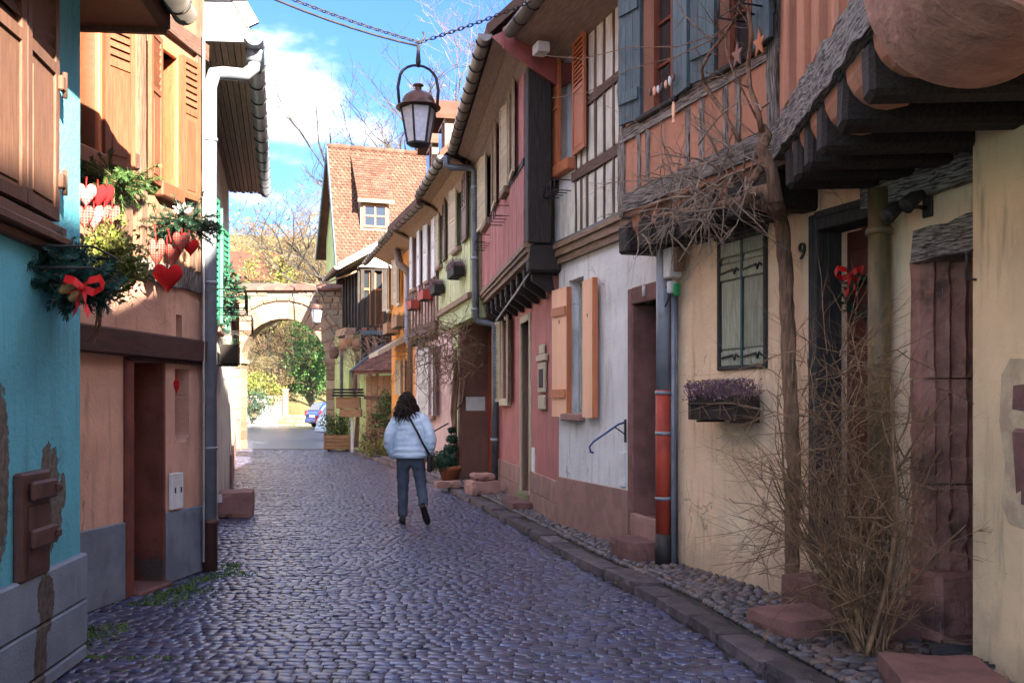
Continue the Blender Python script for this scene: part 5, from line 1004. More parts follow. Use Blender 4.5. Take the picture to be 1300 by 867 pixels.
# ================================================================ left-hand row
# ---- blue house
FB = Fac((-2.56,5.9), (-2.08,.9)); zu = FB.z
WB = (FB.u(63), FB.u(63)+.98, zu(62,281), 3.86)
uh0, uh1 = FB.u(52), FB.u(15); zh0, zh1 = zu(15,742), zu(52,595)
uP = FB.u(70)
m['blue'] = plaster('turquoise_plaster', (.13,.46,.57), dirt=(.1,.12,.12), bump=.7, blobs=([(uh0-.15,0,zu(70,628),.13,.4,.27),(uh0-.09,0,zu(78,598),.09,.4,.17),(uh0-.2,0,zu(60,662),.12,.4,.13),(uh0-.32,0,zu(95,620),.06,.4,.1),(FB.u(2),0,zu(5,600),.09,.4,.42),(FB.u(-25),0,zu(5,640),.3,.4,.4)], (.16,.14,.115), 16, 1.6))
m['bplinth'] = M('blue_grey_plinth', (.22,.265,.33), (.17,.205,.26), scale=2.5, rough=.85, bump=.5, bscale=60, blobs=([(uh0+.03,.03,.45,.12,.4,.17),(uh0+.1,.03,.2,.09,.4,.2)], (.12,.10,.085), 9, 1.5), stain=(3,.6,.8,(.3,.33,.38),(4,4,.6)))
h = thing('blue_house', 'turquoise plastered house with flaking patches and brown louvred shutters', 'house', FB.mw)
wallmesh(0, FB.L, 0, 4.0, [WB], th=.35).build('wall', m['blue'], h, FB.mw)
b = MB(); b.box(0,.3,-4,-.352,0,4.0); b.build('end_wall', m['blue'], h, FB.mw)
for (za, zb) in ((0,.083),(.09,.352),(.359,.627)):
    b = MB(); b.cbox(-.035, FB.L, -.3, .035, za, zb, .012, .003); b.build('plinth_course', m['bplinth'], h, FB.mw)
window(h, FB, *WB, m['winwood'], .1, .06, 2, 3)
b = MB()
for (a, c, d) in ((0,.06,.06),(.06,.11,.09),(.11,.16,.045)): b.cbox(WB[0]-.09, WB[1]+.09, -.02, d, WB[2]-.02-c, WB[2]-.022-a, .008)
b.build('sill', m['shbr'], h, FB.mw)
hw = (WB[1]-WB[0])/2
shutter(h, FB, WB[0], .03, hw-.005, WB[2], WB[3], 2, m['shbr'], 'louver', louv=(.60,1), slat=.075, fr=.06, th=.045)
shutter(h, FB, WB[1], .03, hw-.005, WB[2], WB[3], 178, m['shbr'], 'louver', louv=(.60,1), slat=.075, fr=.06, th=.045)
for zz in (WB[2]+.22, WB[2]+.75): b = MB(); b.cbox(WB[0]-.05, WB[0]+.03, .05,.08, zz-.04, zz+.04, .006); b.tube([(WB[0]-.03,.07,zz-.07),(WB[0]-.03,.07,zz+.07)],.014,6); b.build('shutter_hinge', m['shbr'], h, FB.mw)
# eave over the window: boxed soffit
b = MB(); b.box(-.40, FB.L, -.3, .36, 3.90, 3.96); b.build('soffit', m['shtan'], h, FB.mw)
b = MB(); b.prism([(0,.36,3.9),(0,.42,3.9),(0,.42,4.02),(0,-3,6.6),(0,-3,6.4),(0,.3,4.0)], (-.42,0,0), (FB.L,0,0)); b.build('roof', m['tile'], h, FB.mw)
b = MB(); b.box(-.44,-.402,-1.5,.40,3.87,4.1); b.build('verge_board', m['brownb'], h, FB.mw)
gutter(h, FB, -.45, FB.L, .5, 4.02, .08, m['zincd'])
# wooden hatch
b = MB(); b.cbox(uh0, uh1, .0, .05, zh0, zh1, .012, .002); o = b.build('hatch', m['hatch'], h, FB.mw); w = uh1-uh0
q = MB(); q.cbox(uh0+.025, uh1-.07, .051, .056, zh0+.04, zh1-.17, .004); q.build('hatch_panel', m['hatch'], o, FB.mw)
for zz in (zh0+.16, zh0+.40): q = MB(); q.cbox(uh0-.01, uh1-.06, .057, .09, zz, zz+.10, .012); q.build('hatch_strap', m['hatch'], o, FB.mw); q = MB(); q.cbox(uh0-.02, uh0+.05, .091, .103, zz+.03, zz+.07, .005); q.build('hatch_latch', m['hatch'], o, FB.mw)
# ---- salmon house
F2 = Fac((-2.82,9.115), (-3.34,5.5)); z2 = F2.z
DW2 = (F2.u(209), F2.u(165), .0, 1.86); NI = (F2.u(240), F2.u(222), z2(230,562), z2(230,468)); SL = (F2.u(231), F2.u(223.5), z2(227,432), z2(227,400))
A1 = (F2.u(221), F2.u(199), 3.36, 4.47); A2 = (F2.u(121), F2.u(80), 3.36, 4.47)
h = thing('salmon_house', 'salmon and apricot house with open orange shutters and a grey painted plinth', 'house', F2.mw)
wallmesh(0, F2.L, 0, 2.62, [DW2, NI, SL], th=.36).build('wall', m['salmon'], h, F2.mw)
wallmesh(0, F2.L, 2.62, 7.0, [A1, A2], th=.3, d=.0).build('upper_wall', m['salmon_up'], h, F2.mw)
body(h, F2, 7.0, 5, m['salmon'], -2.5, rz=9.5, u1=F2.L)
b = MB(); b.cbox(-.0, DW2[0]-.002, 0, .022, 0, .60, .008); b.build('plinth', m['greyplinth'], h, F2.mw); b = MB(); b.cbox(DW2[1]+.10, F2.L, 0, .022, 0, .60, .008); b.build('plinth', m['greyplinth'], h, F2.mw)
b = MB(); b.cbox(DW2[0], DW2[0]+.03, -.36, .012, 0, 1.86, .008); b.build('door_jamb', m['jamb'], h, F2.mw)
b = MB(); b.cbox(DW2[1]-.02, DW2[1]+.10, -.30, .03, 0, 1.86, .012); b.build('door_jamb', m['jamb'], h, F2.mw)
panel_door(h, F2, DW2[0]+.03, DW2[1]-.02, .02, 1.86, -.26, m['doorwood'])
b = MB(); b.cbox(DW2[0], DW2[1], -.3, .08, -.02, .03, .012); b.build('door_sill', m['sand'], h, F2.mw)
for (v, nm) in ((NI, 'niche_back'), (SL, 'slot_back')): MB().box(v[0], v[1], -.26, -.2, v[2], v[3]).build(nm, m['interior'], h, F2.mw)
b = MB(); w = NI[1]-NI[0]
for s in (0, 1):
    for k in range(5): a0, a1 = math.pi/2*k/5, math.pi/2*(k+1)/5; r = w*.5; x0 = r*(1-math.cos(a0)); x1 = r*(1-math.cos(a1)); X = (lambda x: NI[0]+x) if s == 0 else (lambda x: NI[1]-x); zA, zB = NI[2]+r*.7*(1-math.sin(a0)), NI[2]+r*.7*(1-math.sin(a1)); b.prism([(X(x0),0,NI[2]),(X(x1),0,NI[2]),(X(x1),0,zB),(X(x0),0,zA)], (0,-.19,0), (0,.002,0))
b.build('niche_curve', m['salmon'], h, F2.mw)
b = MB(); b.cbox(-.02, F2.L, -.1, .085, 1.885, 2.085, .014, .004); b.build('bressummer', m['beam'], h, F2.mw)
b = MB(); b.cbox(-.01, DW2[1]+.1, -.3, .05, 1.862, 1.882, .004); b.build('soffit_strip', m['beam'], h, F2.mw)
timber(h, F2, ((0,2.60),(F2.L,2.60)), .17, .1, m['greyz'], 'sill_beam', 18, .016, -.01)
timber(h, F2, ((0,4.72),(F2.L,4.72)), .14, .1, m['brownb'], 'timber_beam', 14, .008, -.005)
timber(h, F2, ((0,3.2),(A1[0]-.03,3.2)), .09, .06, m['brownb'], 'timber_beam', 4, .006, .0); timber(h, F2, ((A1[1]+.3,3.45),(A2[0]-.3,3.4)), .10, .06, m['brownb'], 'timber_beam', 4, .008, .0)
for (px, za, zb, ww) in ((249,2.7,6.9,.09),(241,2.7,3.9,.06),(178,2.7,4.65,.09),(158,2.7,4.65,.13),(171,4.8,6.9,.1),(147,2.7,4.65,.06),(226,4.8,6.9,.09),(205,4.8,6.9,.05)):
    timber(h, F2, ((F2.u(px),za),(F2.u(px),zb)), ww, .07, m['brownbz'], 'stud', 10, .007, .0)
for v in (A1, A2):
    window(h, F2, *v, m['shor'], .15, .055, 2, 3, sill=m['shtan'], sp=.08, sh=.13)
    b = MB(); b.cbox(v[0]-.05, v[0], -.14, .03, v[2], v[3]+.06, .006); b.build('window_casing', m['shor'], h, F2.mw); b = MB(); b.cbox(v[1], v[1]+.05, -.14, .03, v[2], v[3]+.06, .006); b.build('window_casing', m['shor'], h, F2.mw)
    b = MB(); b.cbox(v[0], v[1], -.14, .031, v[3], v[3]+.06, .006); b.build('window_casing', m['shor'], h, F2.mw)
shutter(h, F2, A1[0]-.03, .05, .27, 3.30, 4.52, 172, m['shtan'], 'louver', louv=(.62,1), slat=.06, fr=.045)
shutter(h, F2, A1[1]+.02, .05, .27, 3.30, 4.52, 9, m['shtan'], 'louver', louv=(.62,1), slat=.06, fr=.045)
shutter(h, F2, A2[0]-.03, .05, .29, 3.30, 4.52, 163, m['shtan'], 'louver', louv=(.62,1), slat=.06, fr=.045)
roof(h, F2, -.05, F2.L, .6, 6.9, -2.5, 9.6, -5.6, m['tile'])
a, c = F2.u(228), F2.u(213); g = thing('utility_cabinet', 'white two-door utility cabinet set in the salmon wall', 'utility box', F2.mw @ T(a, .004, z2(220,646)))
hh = z2(220,600)-z2(220,646); w = c-a
for i in (0,1): b = MB(); b.cbox(w*.5*i+.003, w*.5*(i+1)-.003, 0, .035, 0, hh, .006); o = b.build('cabinet_door', m['whitep'], g, MW[g.name]); q = MB(); q.box(w*.5*i+w*.2,w*.5*i+w*.28,.036,.04,hh*.45,hh*.6); q.build('lock', m['iron'], o, MW[g.name])
# ---- downpipe with swan neck belongs to the next house
F3 = Fac((-4.55,16), (-3.0,9.32)); ez = 4.95
h = thing('green_shuttered_house', 'house with boarded eave, rusted white sheet and bright green shutters', 'house', F3.mw)
V3 = [(F3.L-1.9, F3.L-1.0, 2.5, 3.9), (F3.L-4.2, F3.L-3.3, 2.5, 3.9)]
wallmesh(0, F3.L, 0, ez+.1, V3, th=.3).build('wall', m['lime'], h, F3.mw); body(h, F3, ez, 5, m['lime'], -2.6, rz=8.2)
for v in V3:
    window(h, F3, *v, m['winlight'], .1, .055, 2, 3, sill=m['sandl'])
    shutter(h, F3, v[0]-.02, .04, .46, v[2], v[3], 172, m['shemer'], 'louver', slat=.07, louv=(.1,1)); shutter(h, F3, v[1]+.02, .04, .46, v[2], v[3], 9, m['shemer'], 'louver', slat=.07, louv=(.1,1))
ov = .50; nb = 8
b = MB(); b.box(-.1, F3.L, .01, ov, ez+.031, ez+.05); b.build('soffit_sun_stop', m['dark'], h, F3.mw)  # added to stop sun leaking through gaps between the soffit boards
for i in range(nb):
    d0, d1 = ov*i/nb, ov*(i+1)/nb; b = MB(); b.box(-.1, F3.L+.0, d0+.003, d1-.003, ez-.012*(i % 2), ez+.03); b.build('soffit_board', m['soffit'], h, F3.mw)
roof(h, F3, -.1, F3.L+.0, ov, ez+.055, -2.6, 8.4, -5.8, m['tile'])
gutter(h, F3, -.1, F3.L+.1, ov+.07, ez+.02, .085, m['zinc'], every=.55)
p = [(F3.L+.02,.02,ez-.05),(F3.L+.02,ov+.04,ez-.02),(F3.L+.02,ov+.02,ez+.12),(F3.L+.02,.45,ez+.55),(F3.L+.02,-.35,6.6),(F3.L+.02,-.35,ez-.05)]
b = MB(); b.prism(p, (0,0,0), (.03,0,0)); b.build('verge_sheet', m['rustzinc'], h, F3.mw)
b = MB(); b.beam((F3.L+.04,ov+.06,ez+.14),(F3.L+.04,-.35,6.66),.05,.12,(0,0,1)); b.build('verge_cap', m['zincd'], h, F3.mw)
b = MB(); b.tube([(F3.L-.1,ov+.07,ez-.04),(F3.L-.1,ov+.06,ez-.16)], .075, 12)
b.tube([(F3.L-.1,ov+.07,ez-.1),(F3.L-.1,ov+.06,ez-.22),(F3.L-.04,ov-.02,ez-.31),(F3.L+.16,.29,ez-.37),(F3.L+.28,.22,ez-.42),(F3.L+.32,.187,ez-.56),(F3.L+.32,.187,.45)], .061, 14)
o = b.build('downpipe', m['zinc'], h, F3.mw)
q = MB(); q.tube([(F3.L+.32,.187,0),(F3.L+.32,.187,.42),(F3.L+.32,.187,.43),(F3.L+.32,.187,.47)], [.066,.068,.08,.08], 14); q.build('pipe_foot', m['hatch'], o, F3.mw)
for zz in (1.1, 2.6, 3.9): q = MB(); q.tube([(F3.L+.32,.187,zz),(F3.L+.32,.187,zz+.03)], .07, 14); q.build('pipe_clip', m['zinc'], o, F3.mw)
b = MB(); b.tube([(F3.L+.43,.14,.1),(F3.L+.43,.14,ez-.1)], .011, 6); b.build('cable', m['cable'], h, F3.mw)
# ---- low white house before the arch
F4 = Fac((-9.35,33.6), (-4.62,16.3))
h = thing('low_white_house', 'low sunlit lime-white building along the left pavement before the arch', 'house', F4.mw)
wallmesh(0, F4.L, 0, 3.2, [(4,4.9,1.1,2.3),(8,8.9,1.1,2.3)], th=.3).build('wall', m['lime'], h, F4.mw); body(h, F4, 3.2, 4, m['lime'], -2, rz=4.4)
for u in (4, 8): window(h, F4, u, u+.9, 1.1, 2.3, m['winwood'], .1, .06, 2, 2, sill=m['sandl'])
b = MB(); b.cbox(0, F4.L, 0, .04, 0, .7, .01); b.build('plinth', m['sandl'], h, F4.mw); roof(h, F4, 0, F4.L, .15, 3.15, -2, 4.6, -4.2, m['tile'])
# stone trough at the foot of the downpipe
o = block('squared pink stone block with a white tag beyond the left downpipe', -3.98,-3.53,13.25,13.9,0,.35,.2,'sandl','stone block','stone_block')
MB().box(-.245,-.16,-.362,-.352,.22,.33).build('tag', m['whitep'], o, MW[o.name])
# flower brackets with evergreen on the green-shuttered house
for (u, z, w, lab) in ((F3.L-1.85, 2.52, .8, 'black iron window bracket below the nearer green shutters'), (F3.L-4.2, 2.45, .8, 'black iron window bracket below the farther green shutters')): bracket(F3, u, z, w, .42, .2, lab)
# ================================================================ beyond the arch: walls, hill, trees, cars
def grnd(px, Y): x = (px-650)/FPX*Y; return Vector((x, Y, hgt(x, Y)))
def tree(name, lab, cat, base, H, r, mtr, mtw, depth=4, kids=4, spread=.55, seed=1, leaves=None, nl=0, lr=None, ls=.1, group=None, lean=(0,0,1), first=.45, clump=6, twigr=1.0):
    rr = random.Random(seed); g = thing(name, lab, cat, T(*base), group); b1, b2 = MB(), MB(); tips = []
    def grow(p, d, ln, rad_, lv):
        pts = [p]; rs = [rad_]; n = 5 if lv == 0 else 4
        for i in range(n):
            d = (d+Vector((rr.gauss(0,1), rr.gauss(0,1), rr.gauss(0,1)+.35))*(.07 if lv == 0 else .16)).normalized(); pts.append(pts[-1]+d*ln/n); rs.append(rad_*(1-.62*(i+1)/n))
        (b1 if lv < 2 else b2).tube(pts, [max(q*(1 if lv < 2 else twigr), .006) for q in rs], 7 if lv == 0 else 5 if lv == 1 else 3, False, lv < 2)
        if lv >= depth-1: tips.append(pts[-1]); tips.append(pts[2])
        if lv < depth:
            for k in range(kids+(2 if lv == 0 else 0)):
                t = rr.uniform(first if lv == 0 else .25, 1); i = min(n-1, int(t*n)); q = pts[i].lerp(pts[i+1], t*n-i); a = rr.uniform(0, 6.28)
                side = Vector((math.cos(a), math.sin(a), rr.uniform(-.1,.7))); nd = (d*(1-spread)+side*spread).normalized()
                grow(q, nd, ln*rr.uniform(.42,.68), max(rs[i]*.55, .004), lv+1)
    grow(Vector((0,0,-.15)), Vector(lean).normalized(), H*.62, r, 0)
    b1.build('trunk', m[mtr], g, MW[g.name]); b2.build('crown', m[mtw], g, MW[g.name])
    if leaves:
        b = MB()
        for i in range(nl):
            if lr:
                if i % clump == 0:
                    for _ in range(8):
                        c = blobpt(rr, (0,0,H*.6), tuple(v*1.15 for v in lr))
                        if noise.noise(c*.85+Vector((seed,0,0))) > .02: break
                p = c+Vector((rr.gauss(0,1),rr.gauss(0,1),rr.gauss(0,1)))*ls*2.2
            else: t = rr.choice(tips); p = t+Vector((rr.gauss(0,1),rr.gauss(0,1),rr.gauss(0,1)))*ls*2.5
            leaf(b, p, ls*rr.uniform(.6,1.3), rr)
        b.build('leaves', m[leaves], g, MW[g.name])
    return g
def bush(name, lab, cat, base, R3, mat, n, ls, seed=1, mtw='twig', nst=14, group=None, zoff=0):
    rr = random.Random(seed); g = thing(name, lab, cat, T(*base), group); b = MB()
    for i in range(nst):
        a = rr.uniform(0,6.28); branch(b, (rr.uniform(-.1,.1)*R3[0], rr.uniform(-.1,.1)*R3[1], -.1), (math.cos(a)*R3[0]*.6, math.sin(a)*R3[1]*.6, R3[2]*1.3), R3[2]*1.25, .02*R3[2]+.006, 2, .5, 4, 3, .12, rr)
    b.build('stems', m[mtw], g, MW[g.name]); b = MB(); cl = [blobpt(rr, (0,0,R3[2]*.9+zoff), R3) for _ in range(max(4, n//30))]
    for i in range(n): c = rr.choice(cl); s = ls*2.4; leaf(b, c+Vector((rr.gauss(0,s), rr.gauss(0,s), rr.gauss(0,s*.8))), ls*rr.uniform(.6,1.3), rr)
    b.build('leaves', m[mat], g, MW[g.name]); return g
# trees: (px, Y, top px row)
def toH(px, Y, top): g = grnd(px, Y); return CH+(HZ-top)/FPX*Y-g.z
tree('bare_tree', 'tallest pale bare tree rising behind the tiled gable roof and the hanging lantern', 'tree', grnd(540,54), toH(540,54,2), .34, 'bark', 'bark', 5, 4, .55, 4, first=.35, twigr=2.6)
tree('bare_tree', 'shorter bare tree left of the tall one, above the roof ridge', 'tree', grnd(445,60), toH(445,60,95), .26, 'bark', 'bark', 5, 4, .6, 9, first=.4, twigr=2.4)
tree('bare_tree', 'bare tree with yellowish twigs over the ridge at the right of the tall one', 'tree', grnd(588,60), toH(588,60,75), .26, 'bark', 'twigo', 5, 4, .6, 5, first=.4, twigr=2.4)
for i, (px, Y, top, mt, dp, lab) in enumerate(((345,86,255,'twigo',5,'slender bare tree standing highest above the archway'),(318,92,300,'twigo',5,'bare tree on the hill at the left over the archway'),(382,80,290,'twigo',5,'ochre bare tree on the hill right above the arch lantern'),(412,76,245,'twigo',5,'ochre bare tree leaning beside the tall tiled gable'),(365,98,285,'twigr',5,'reddish bare tree farthest up the hill over the arch'),(330,76,405,'twigr',4,'reddish bare tree seen through the arch at left'),(352,79,400,'twigr',4,'reddish bare tree seen through the middle of the arch'),(378,74,415,'twigr',4,'reddish bare sapling by the green tree in the arch'))):
    tree('bare_tree', lab, 'tree', grnd(px,Y), toH(px,Y,top), .16, 'bark', mt, dp, 4, .6, 20+i, lean=(.1 if px != 412 else -.15,0,1), first=.15, twigr=2.4, group=None)
tree('ivy_tree', 'tree clad in green ivy above the archway coping', 'tree', grnd(340,74), toH(340,74,312), .2, 'bark', 'twigo', 3, 3, .5, 31, 'leafy', 1500, (2.0,1.6,2.6), .13, first=.3)
tree('evergreen_tree', 'dense green tree seen through the right of the arch', 'tree', grnd(398,67), toH(398,67,412), .12, 'bark', 'twig', 3, 4, .6, 33, 'leafg', 3600, (1.7,1.5,2.7), .12, first=.2)
tree('evergreen_tree', 'smaller green tree behind the dense one in the arch', 'tree', grnd(414,70), toH(414,70,430), .12, 'bark', 'twig', 3, 4, .6, 34, 'leafg', 2200, (1.2,1.2,2.2), .12, first=.2)
bush('ivy_bush', 'yellow-green ivy bush hanging over the grey rubble wall', 'bush', (grnd(330,61).x, 60.6, 1.6), (1.5,.7,1.0), 'leafy', 2600, .085, 41)
bush('ivy_bush', 'darker green ivy spilling down the front of the rubble wall', 'bush', (grnd(322,59).x, 59.2, .9), (.9,.35,.75), 'leafd', 900, .08, 42)
for i, (px, Y, rx, rz, mt, lab) in enumerate(((345,66,1.6,1.5,'twigo','ochre brushwood behind the gate pillar'),(318,68,1.6,1.7,'twigo','ochre brushwood above the ivy bush'),(372,69,1.5,1.4,'twigr','reddish brushwood below the green tree'),(335,74,2.2,2.0,'twigr','reddish brushwood higher up behind the ivy bush'),(362,76,2.0,2.0,'twigo','pale brushwood in the middle of the slope'),(395,76,1.8,1.7,'twigo','pale brushwood behind the dense green tree'),
    (305,82,2.6,2.4,'twigo','ochre thicket over the arch, left'),(332,84,2.6,2.2,'leafy','greenish thicket over the arch below the orange roof'),(360,83,2.6,2.4,'twigo','ochre thicket over the middle of the arch'),(390,82,2.6,2.4,'twigo','ochre thicket over the arch lantern'),(415,84,2.4,2.6,'twigo','ochre thicket against the green gable wall'),(355,92,3,3,'twigr','reddish thicket higher on the hill'),(385,94,3,3,'twigo','pale thicket higher on the hill'),(318,95,3,2.6,'twigo','pale thicket behind the orange roof'))):
    bush('thicket', lab, 'bush', grnd(px,Y), (rx,rx*.8,rz), mt, 1300 if Y < 80 else 900, .075 if Y < 80 else .12, 50+i, 'twigo', 22)
# distant hedge of trees closing the hill crest
b = MB(); rr = random.Random(77)
for i in range(9000):
    x = rr.uniform(-75, 35); y = 100+rr.uniform(-10,12); z = hgt(x,y)+abs(rr.gauss(0,1))*(1.2+1.8*max(0,noise.noise(Vector((x*.13,y*.2,5)))+.3)); leaf(b, (x,y,z), rr.uniform(.12,.3), rr)
tag(b.build('wood', m['twigo']), 'far bare wood along the crest of the hill', 'wood', kind='stuff')
# orange-roofed house on the hill
Fh = Fac((-20.9,79), (-23.5,80.2)); zb = hgt(-21,79)
h = thing('hill_house', 'small house with orange roof among the trees above the archway', 'house', T(0,0,0)); c = at(318,357,80); b = MB(); b.box(c.x-2.2,c.x+1.9,80,84,zb-1,c.z+.1); b.build('wall', m['lime'], h)
zt_ = at(318,322,82).z; b = MB(); b.prism([(0,79.6,c.z),(0,82,zt_),(0,84.4,c.z),(0,84.4,c.z+.15),(0,82,zt_+.18),(0,79.6,c.z+.15)], (c.x-2.5,0,0), (c.x+2.1,0,0)); b.build('roof', m['tile'], h)
# rubble wall, gate pillar, mossy low wall
def rowwall(g, p0, p1, z0, z1, mat, hh, wl, rr, th=.35, name='stone', mw=None):
    p0, p1 = Vector(p0), Vector(p1); d = p1-p0; a = math.atan2(d.y, d.x); mw = T(p0.x, p0.y, 0) @ RZ(a); z = z0
    while z < z1-.03:
        h_ = min(rr.uniform(*hh), z1-z); x = 0
        while x < d.length-.05:
            w = min(rr.uniform(*wl), d.length-x); q = MB(); q.cbox(x+.008, x+w-.008, -rr.uniform(.0,.035), th, z+.008, z+h_-.008, .025, .01, rr); q.build(name, mat, g, mw); x += w
        z += h_
rr = random.Random(15)
g = thing('rubble_wall', 'grey rubble retaining wall beyond the arch under the ivy', 'wall', T(-19,56,0)); z0 = .1
b = MB(); b.prism([(-19.5,55.2,z0),(-14.4,61.2,z0),(-14.6,61.8,z0),(-19.8,55.8,z0)], (0,0,-.2), (0,0,1.95)); b.build('wall_core', m['mortar'], g)
rowwall(g, (-19.5,55.12), (-14.35,61.1), .1, 2.1, m['rubble'], (.22,.36), (.35,.7), rr)
g = thing('low_mossy_wall', 'low mossy block wall along the far side of the road', 'wall', T(-14,61.3,0)); rowwall(g, (-14.5,61.3), (-9.4,61.6), .2, .95, m['mossst'], (.24,.26), (.6,1.1), rr)
g = thing('gate_pillar', 'pale rendered gate pillar with a capped post above the mossy wall', 'pillar', T(at(352,530,61.8).x,62.0,.7)); b = MB(); b.cbox(-.32,.25,-.15,.15,0,1.45,.03); b.build('slab', m['sandl'], g, MW[g.name]); b = MB(); b.cbox(.30,.62,-.16,.16,0,1.75,.03); b.build('post', m['archst'], g, MW[g.name]); b = MB(); b.cbox(.26,.66,-.2,.2,1.752,1.85,.02); b.build('cap', m['rubble'], g, MW[g.name])
# cars
def car(lab, pos, head, paint, L=3.9, Wd=1.68, H=1.46):
    g = thing('parked_car', lab, 'car', T(*pos) @ RZ(head), 'cars parked beyond the arch'); mw = MW[g.name]; hl = L/2
    def loft(secs, n=16, e=.28):
        b = MB(); vs = []
        for (x, hw, z0, z1) in secs:
            for q in range(n): a = q*2*math.pi/n+math.pi/n; c, s_ = math.cos(a), math.sin(a); vs.append((x, hw*math.copysign(abs(c)**e, c), (z0+z1)/2+(z1-z0)/2*math.copysign(abs(s_)**e, s_)))
        k = len(secs); b.add(vs, [(i*n+q, i*n+(q+1)%n, (i+1)*n+(q+1)%n, (i+1)*n+q) for i in range(k-1) for q in range(n)]+[tuple(range(n))[::-1], tuple((k-1)*n+q for q in range(n))], True); return b
    w = Wd/2
    loft([(-hl,w*.86,.34,.78),(-hl+.06,w*.95,.26,.95),(-hl+.25,w,.22,.98),(-.2,w,.2,.95),(hl-1.1,w,.2,.90),(hl-.35,w*.97,.22,.78),(hl-.06,w*.88,.26,.66),(hl,w*.8,.32,.58)]).build('body', paint, g, mw)
    loft([(-hl+.12,w*.82,.90,1.0),(-hl+.42,w*.80,.90,H-.06),(-hl+.8,w*.78,.9,H),(.2,w*.78,.9,H-.01),(.55,w*.79,.9,H-.12),(hl-1.0,w*.84,.86,.92)], e=.4).build('cabin', paint, g, mw)
    for s in (-1,1):
        for (a, c) in ((-hl+.62,-.62),(-.55,.22),(.28,.62)):
            t = .10 if c > .5 else 0; b = MB(); y0, y1 = s*(w*.835+.005), s*(w*.80); b.prism([(a,y0,.98),(c+t,y0,.98),(c-t*1.2,y1,H-.13),(a+.05,y1,H-.13)], (0,0,0), (0,s*.012,0)); b.build('side_window', m['glass'], g, mw)
        for x in (-hl+.72, hl-.78):
            b = MB(); b.tube([(x,s*(w-.17),.31),(x,s*(w+.012),.31)], .31, 18, sm=False); o = b.build('wheel', m['tyre'], g, mw); b = MB(); b.tube([(x,s*(w+.013),.31),(x,s*(w+.022),.31)], .2, 14, sm=False); b.build('rim', m['zinc'], o, mw)
        b = MB(); b.cbox(-hl-.005,-hl+.12,s*w*.93-.1,s*w*.93+.03,.68,.98,.02); b.build('tail_light', m['tail'], g, mw); b = MB(); b.cbox(hl-.2,hl-.02,s*w*.8-.14,s*w*.8+.06,.56,.68,.02); b.build('headlight', m['milk'], g, mw)
    b = MB(); b.prism([(-hl+.10,-w*.66,1.0),(-hl+.10,w*.66,1.0),(-hl+.35,w*.6,H-.14),(-hl+.35,-w*.6,H-.14)], (0,0,0), (-.015,0,.005)); b.build('rear_window', m['glass'], g, mw)
    b = MB(); b.cbox(-hl-.06,-hl+.2,-w*.9,w*.9,.3,.52,.03); b.build('bumper', paint, g, mw); b = MB(); b.cbox(-hl-.012,-hl+.01,-.26,.26,.62,.74,.004); b.build('number_plate', m['whitep'], g, mw)
    return g
p = at(434,541,57); car('blue hatchback parked farthest beyond the arch', (p.x,57,hgt(p.x,57)+.08), rad(42), m['carblue'])
p = at(463,553,43); car('pale silver hatchback parked nearest behind the planter', (p.x,43,hgt(p.x,43)+.08), rad(38), m['carsilver'])
# ================================================================ things in the street
def lantern(name, lab, mw, s=1.0, milk='milk', yoke=True):
    """body hangs down from the origin; s = 1 for a body 0.5 m wide"""
    g = thing(name, lab, 'lantern', mw); b = MB()
    b.lathe([(.02,-.34),(.05,-.345),(.06,-.36),(.035,-.375),(.035,-.42),(.05,-.43),(.10,-.45),(.155,-.50),(.175,-.56),(.18,-.60),(.235,-.625),(.235,-.64),(.17,-.635)], 20); o = b.build('dome', m['copper'], g, mw @ Matrix.Scale(s,4))
    n = 6; b = MB(); rt, rb = .185, .115; zt, zb = -.638, -1.08; P = lambda r, z, i: (r*math.cos(i*math.pi/3), r*math.sin(i*math.pi/3), z)
    for i in range(n): b.beam(P(rt,zt,i), P(rb,zb,i), .018, .018); b.beam(P(rb,zb,i), P(rb,zb,i+1), .02, .025); b.beam(P(rt,zt,i), P(rt,zt,i+1), .02, .02)
    b.lathe([(.02,-1.13),(.11,-1.10),(.12,-1.085)], 6); b.build('frame', m['iron'], g, mw @ Matrix.Scale(s,4))
    for i in range(n): b = MB(); f = .96; b.quad(P(rt*f,zt,i), P(rb*f,zb,i), P(rb*f,zb,i+1), P(rt*f,zt,i+1)); b.build('pane', m[milk], g, mw @ Matrix.Scale(s,4))
    if yoke:
        b = MB(); b.tube([(-.20,0,-.62),(-.215,0,-.40)]+[(-.2*math.cos(a), 0, -.30+.19*math.sin(a)) for a in [math.pi*k/10 for k in range(0,11)]]+[(.215,0,-.40),(.20,0,-.62)], .016, 8); b.build('yoke', m['iron'], g, mw @ Matrix.Scale(s,4))
        b = MB(); b.tube([(0,0,-.13),(0,0,-.06),(0,0,.05),(0,0,.14)], [.02,.028,.018,.018], 8); b.build('stem', m['iron'], g, mw @ Matrix.Scale(s,4))
    return g
YL = 10.5
pL = at(531,72,YL); lantern('hanging_lantern', 'black and copper lantern hanging from the chain over the street', T(*pL) @ RZ(.3) @ Matrix.Diagonal((1.12,1.12,.95,1)), .9)
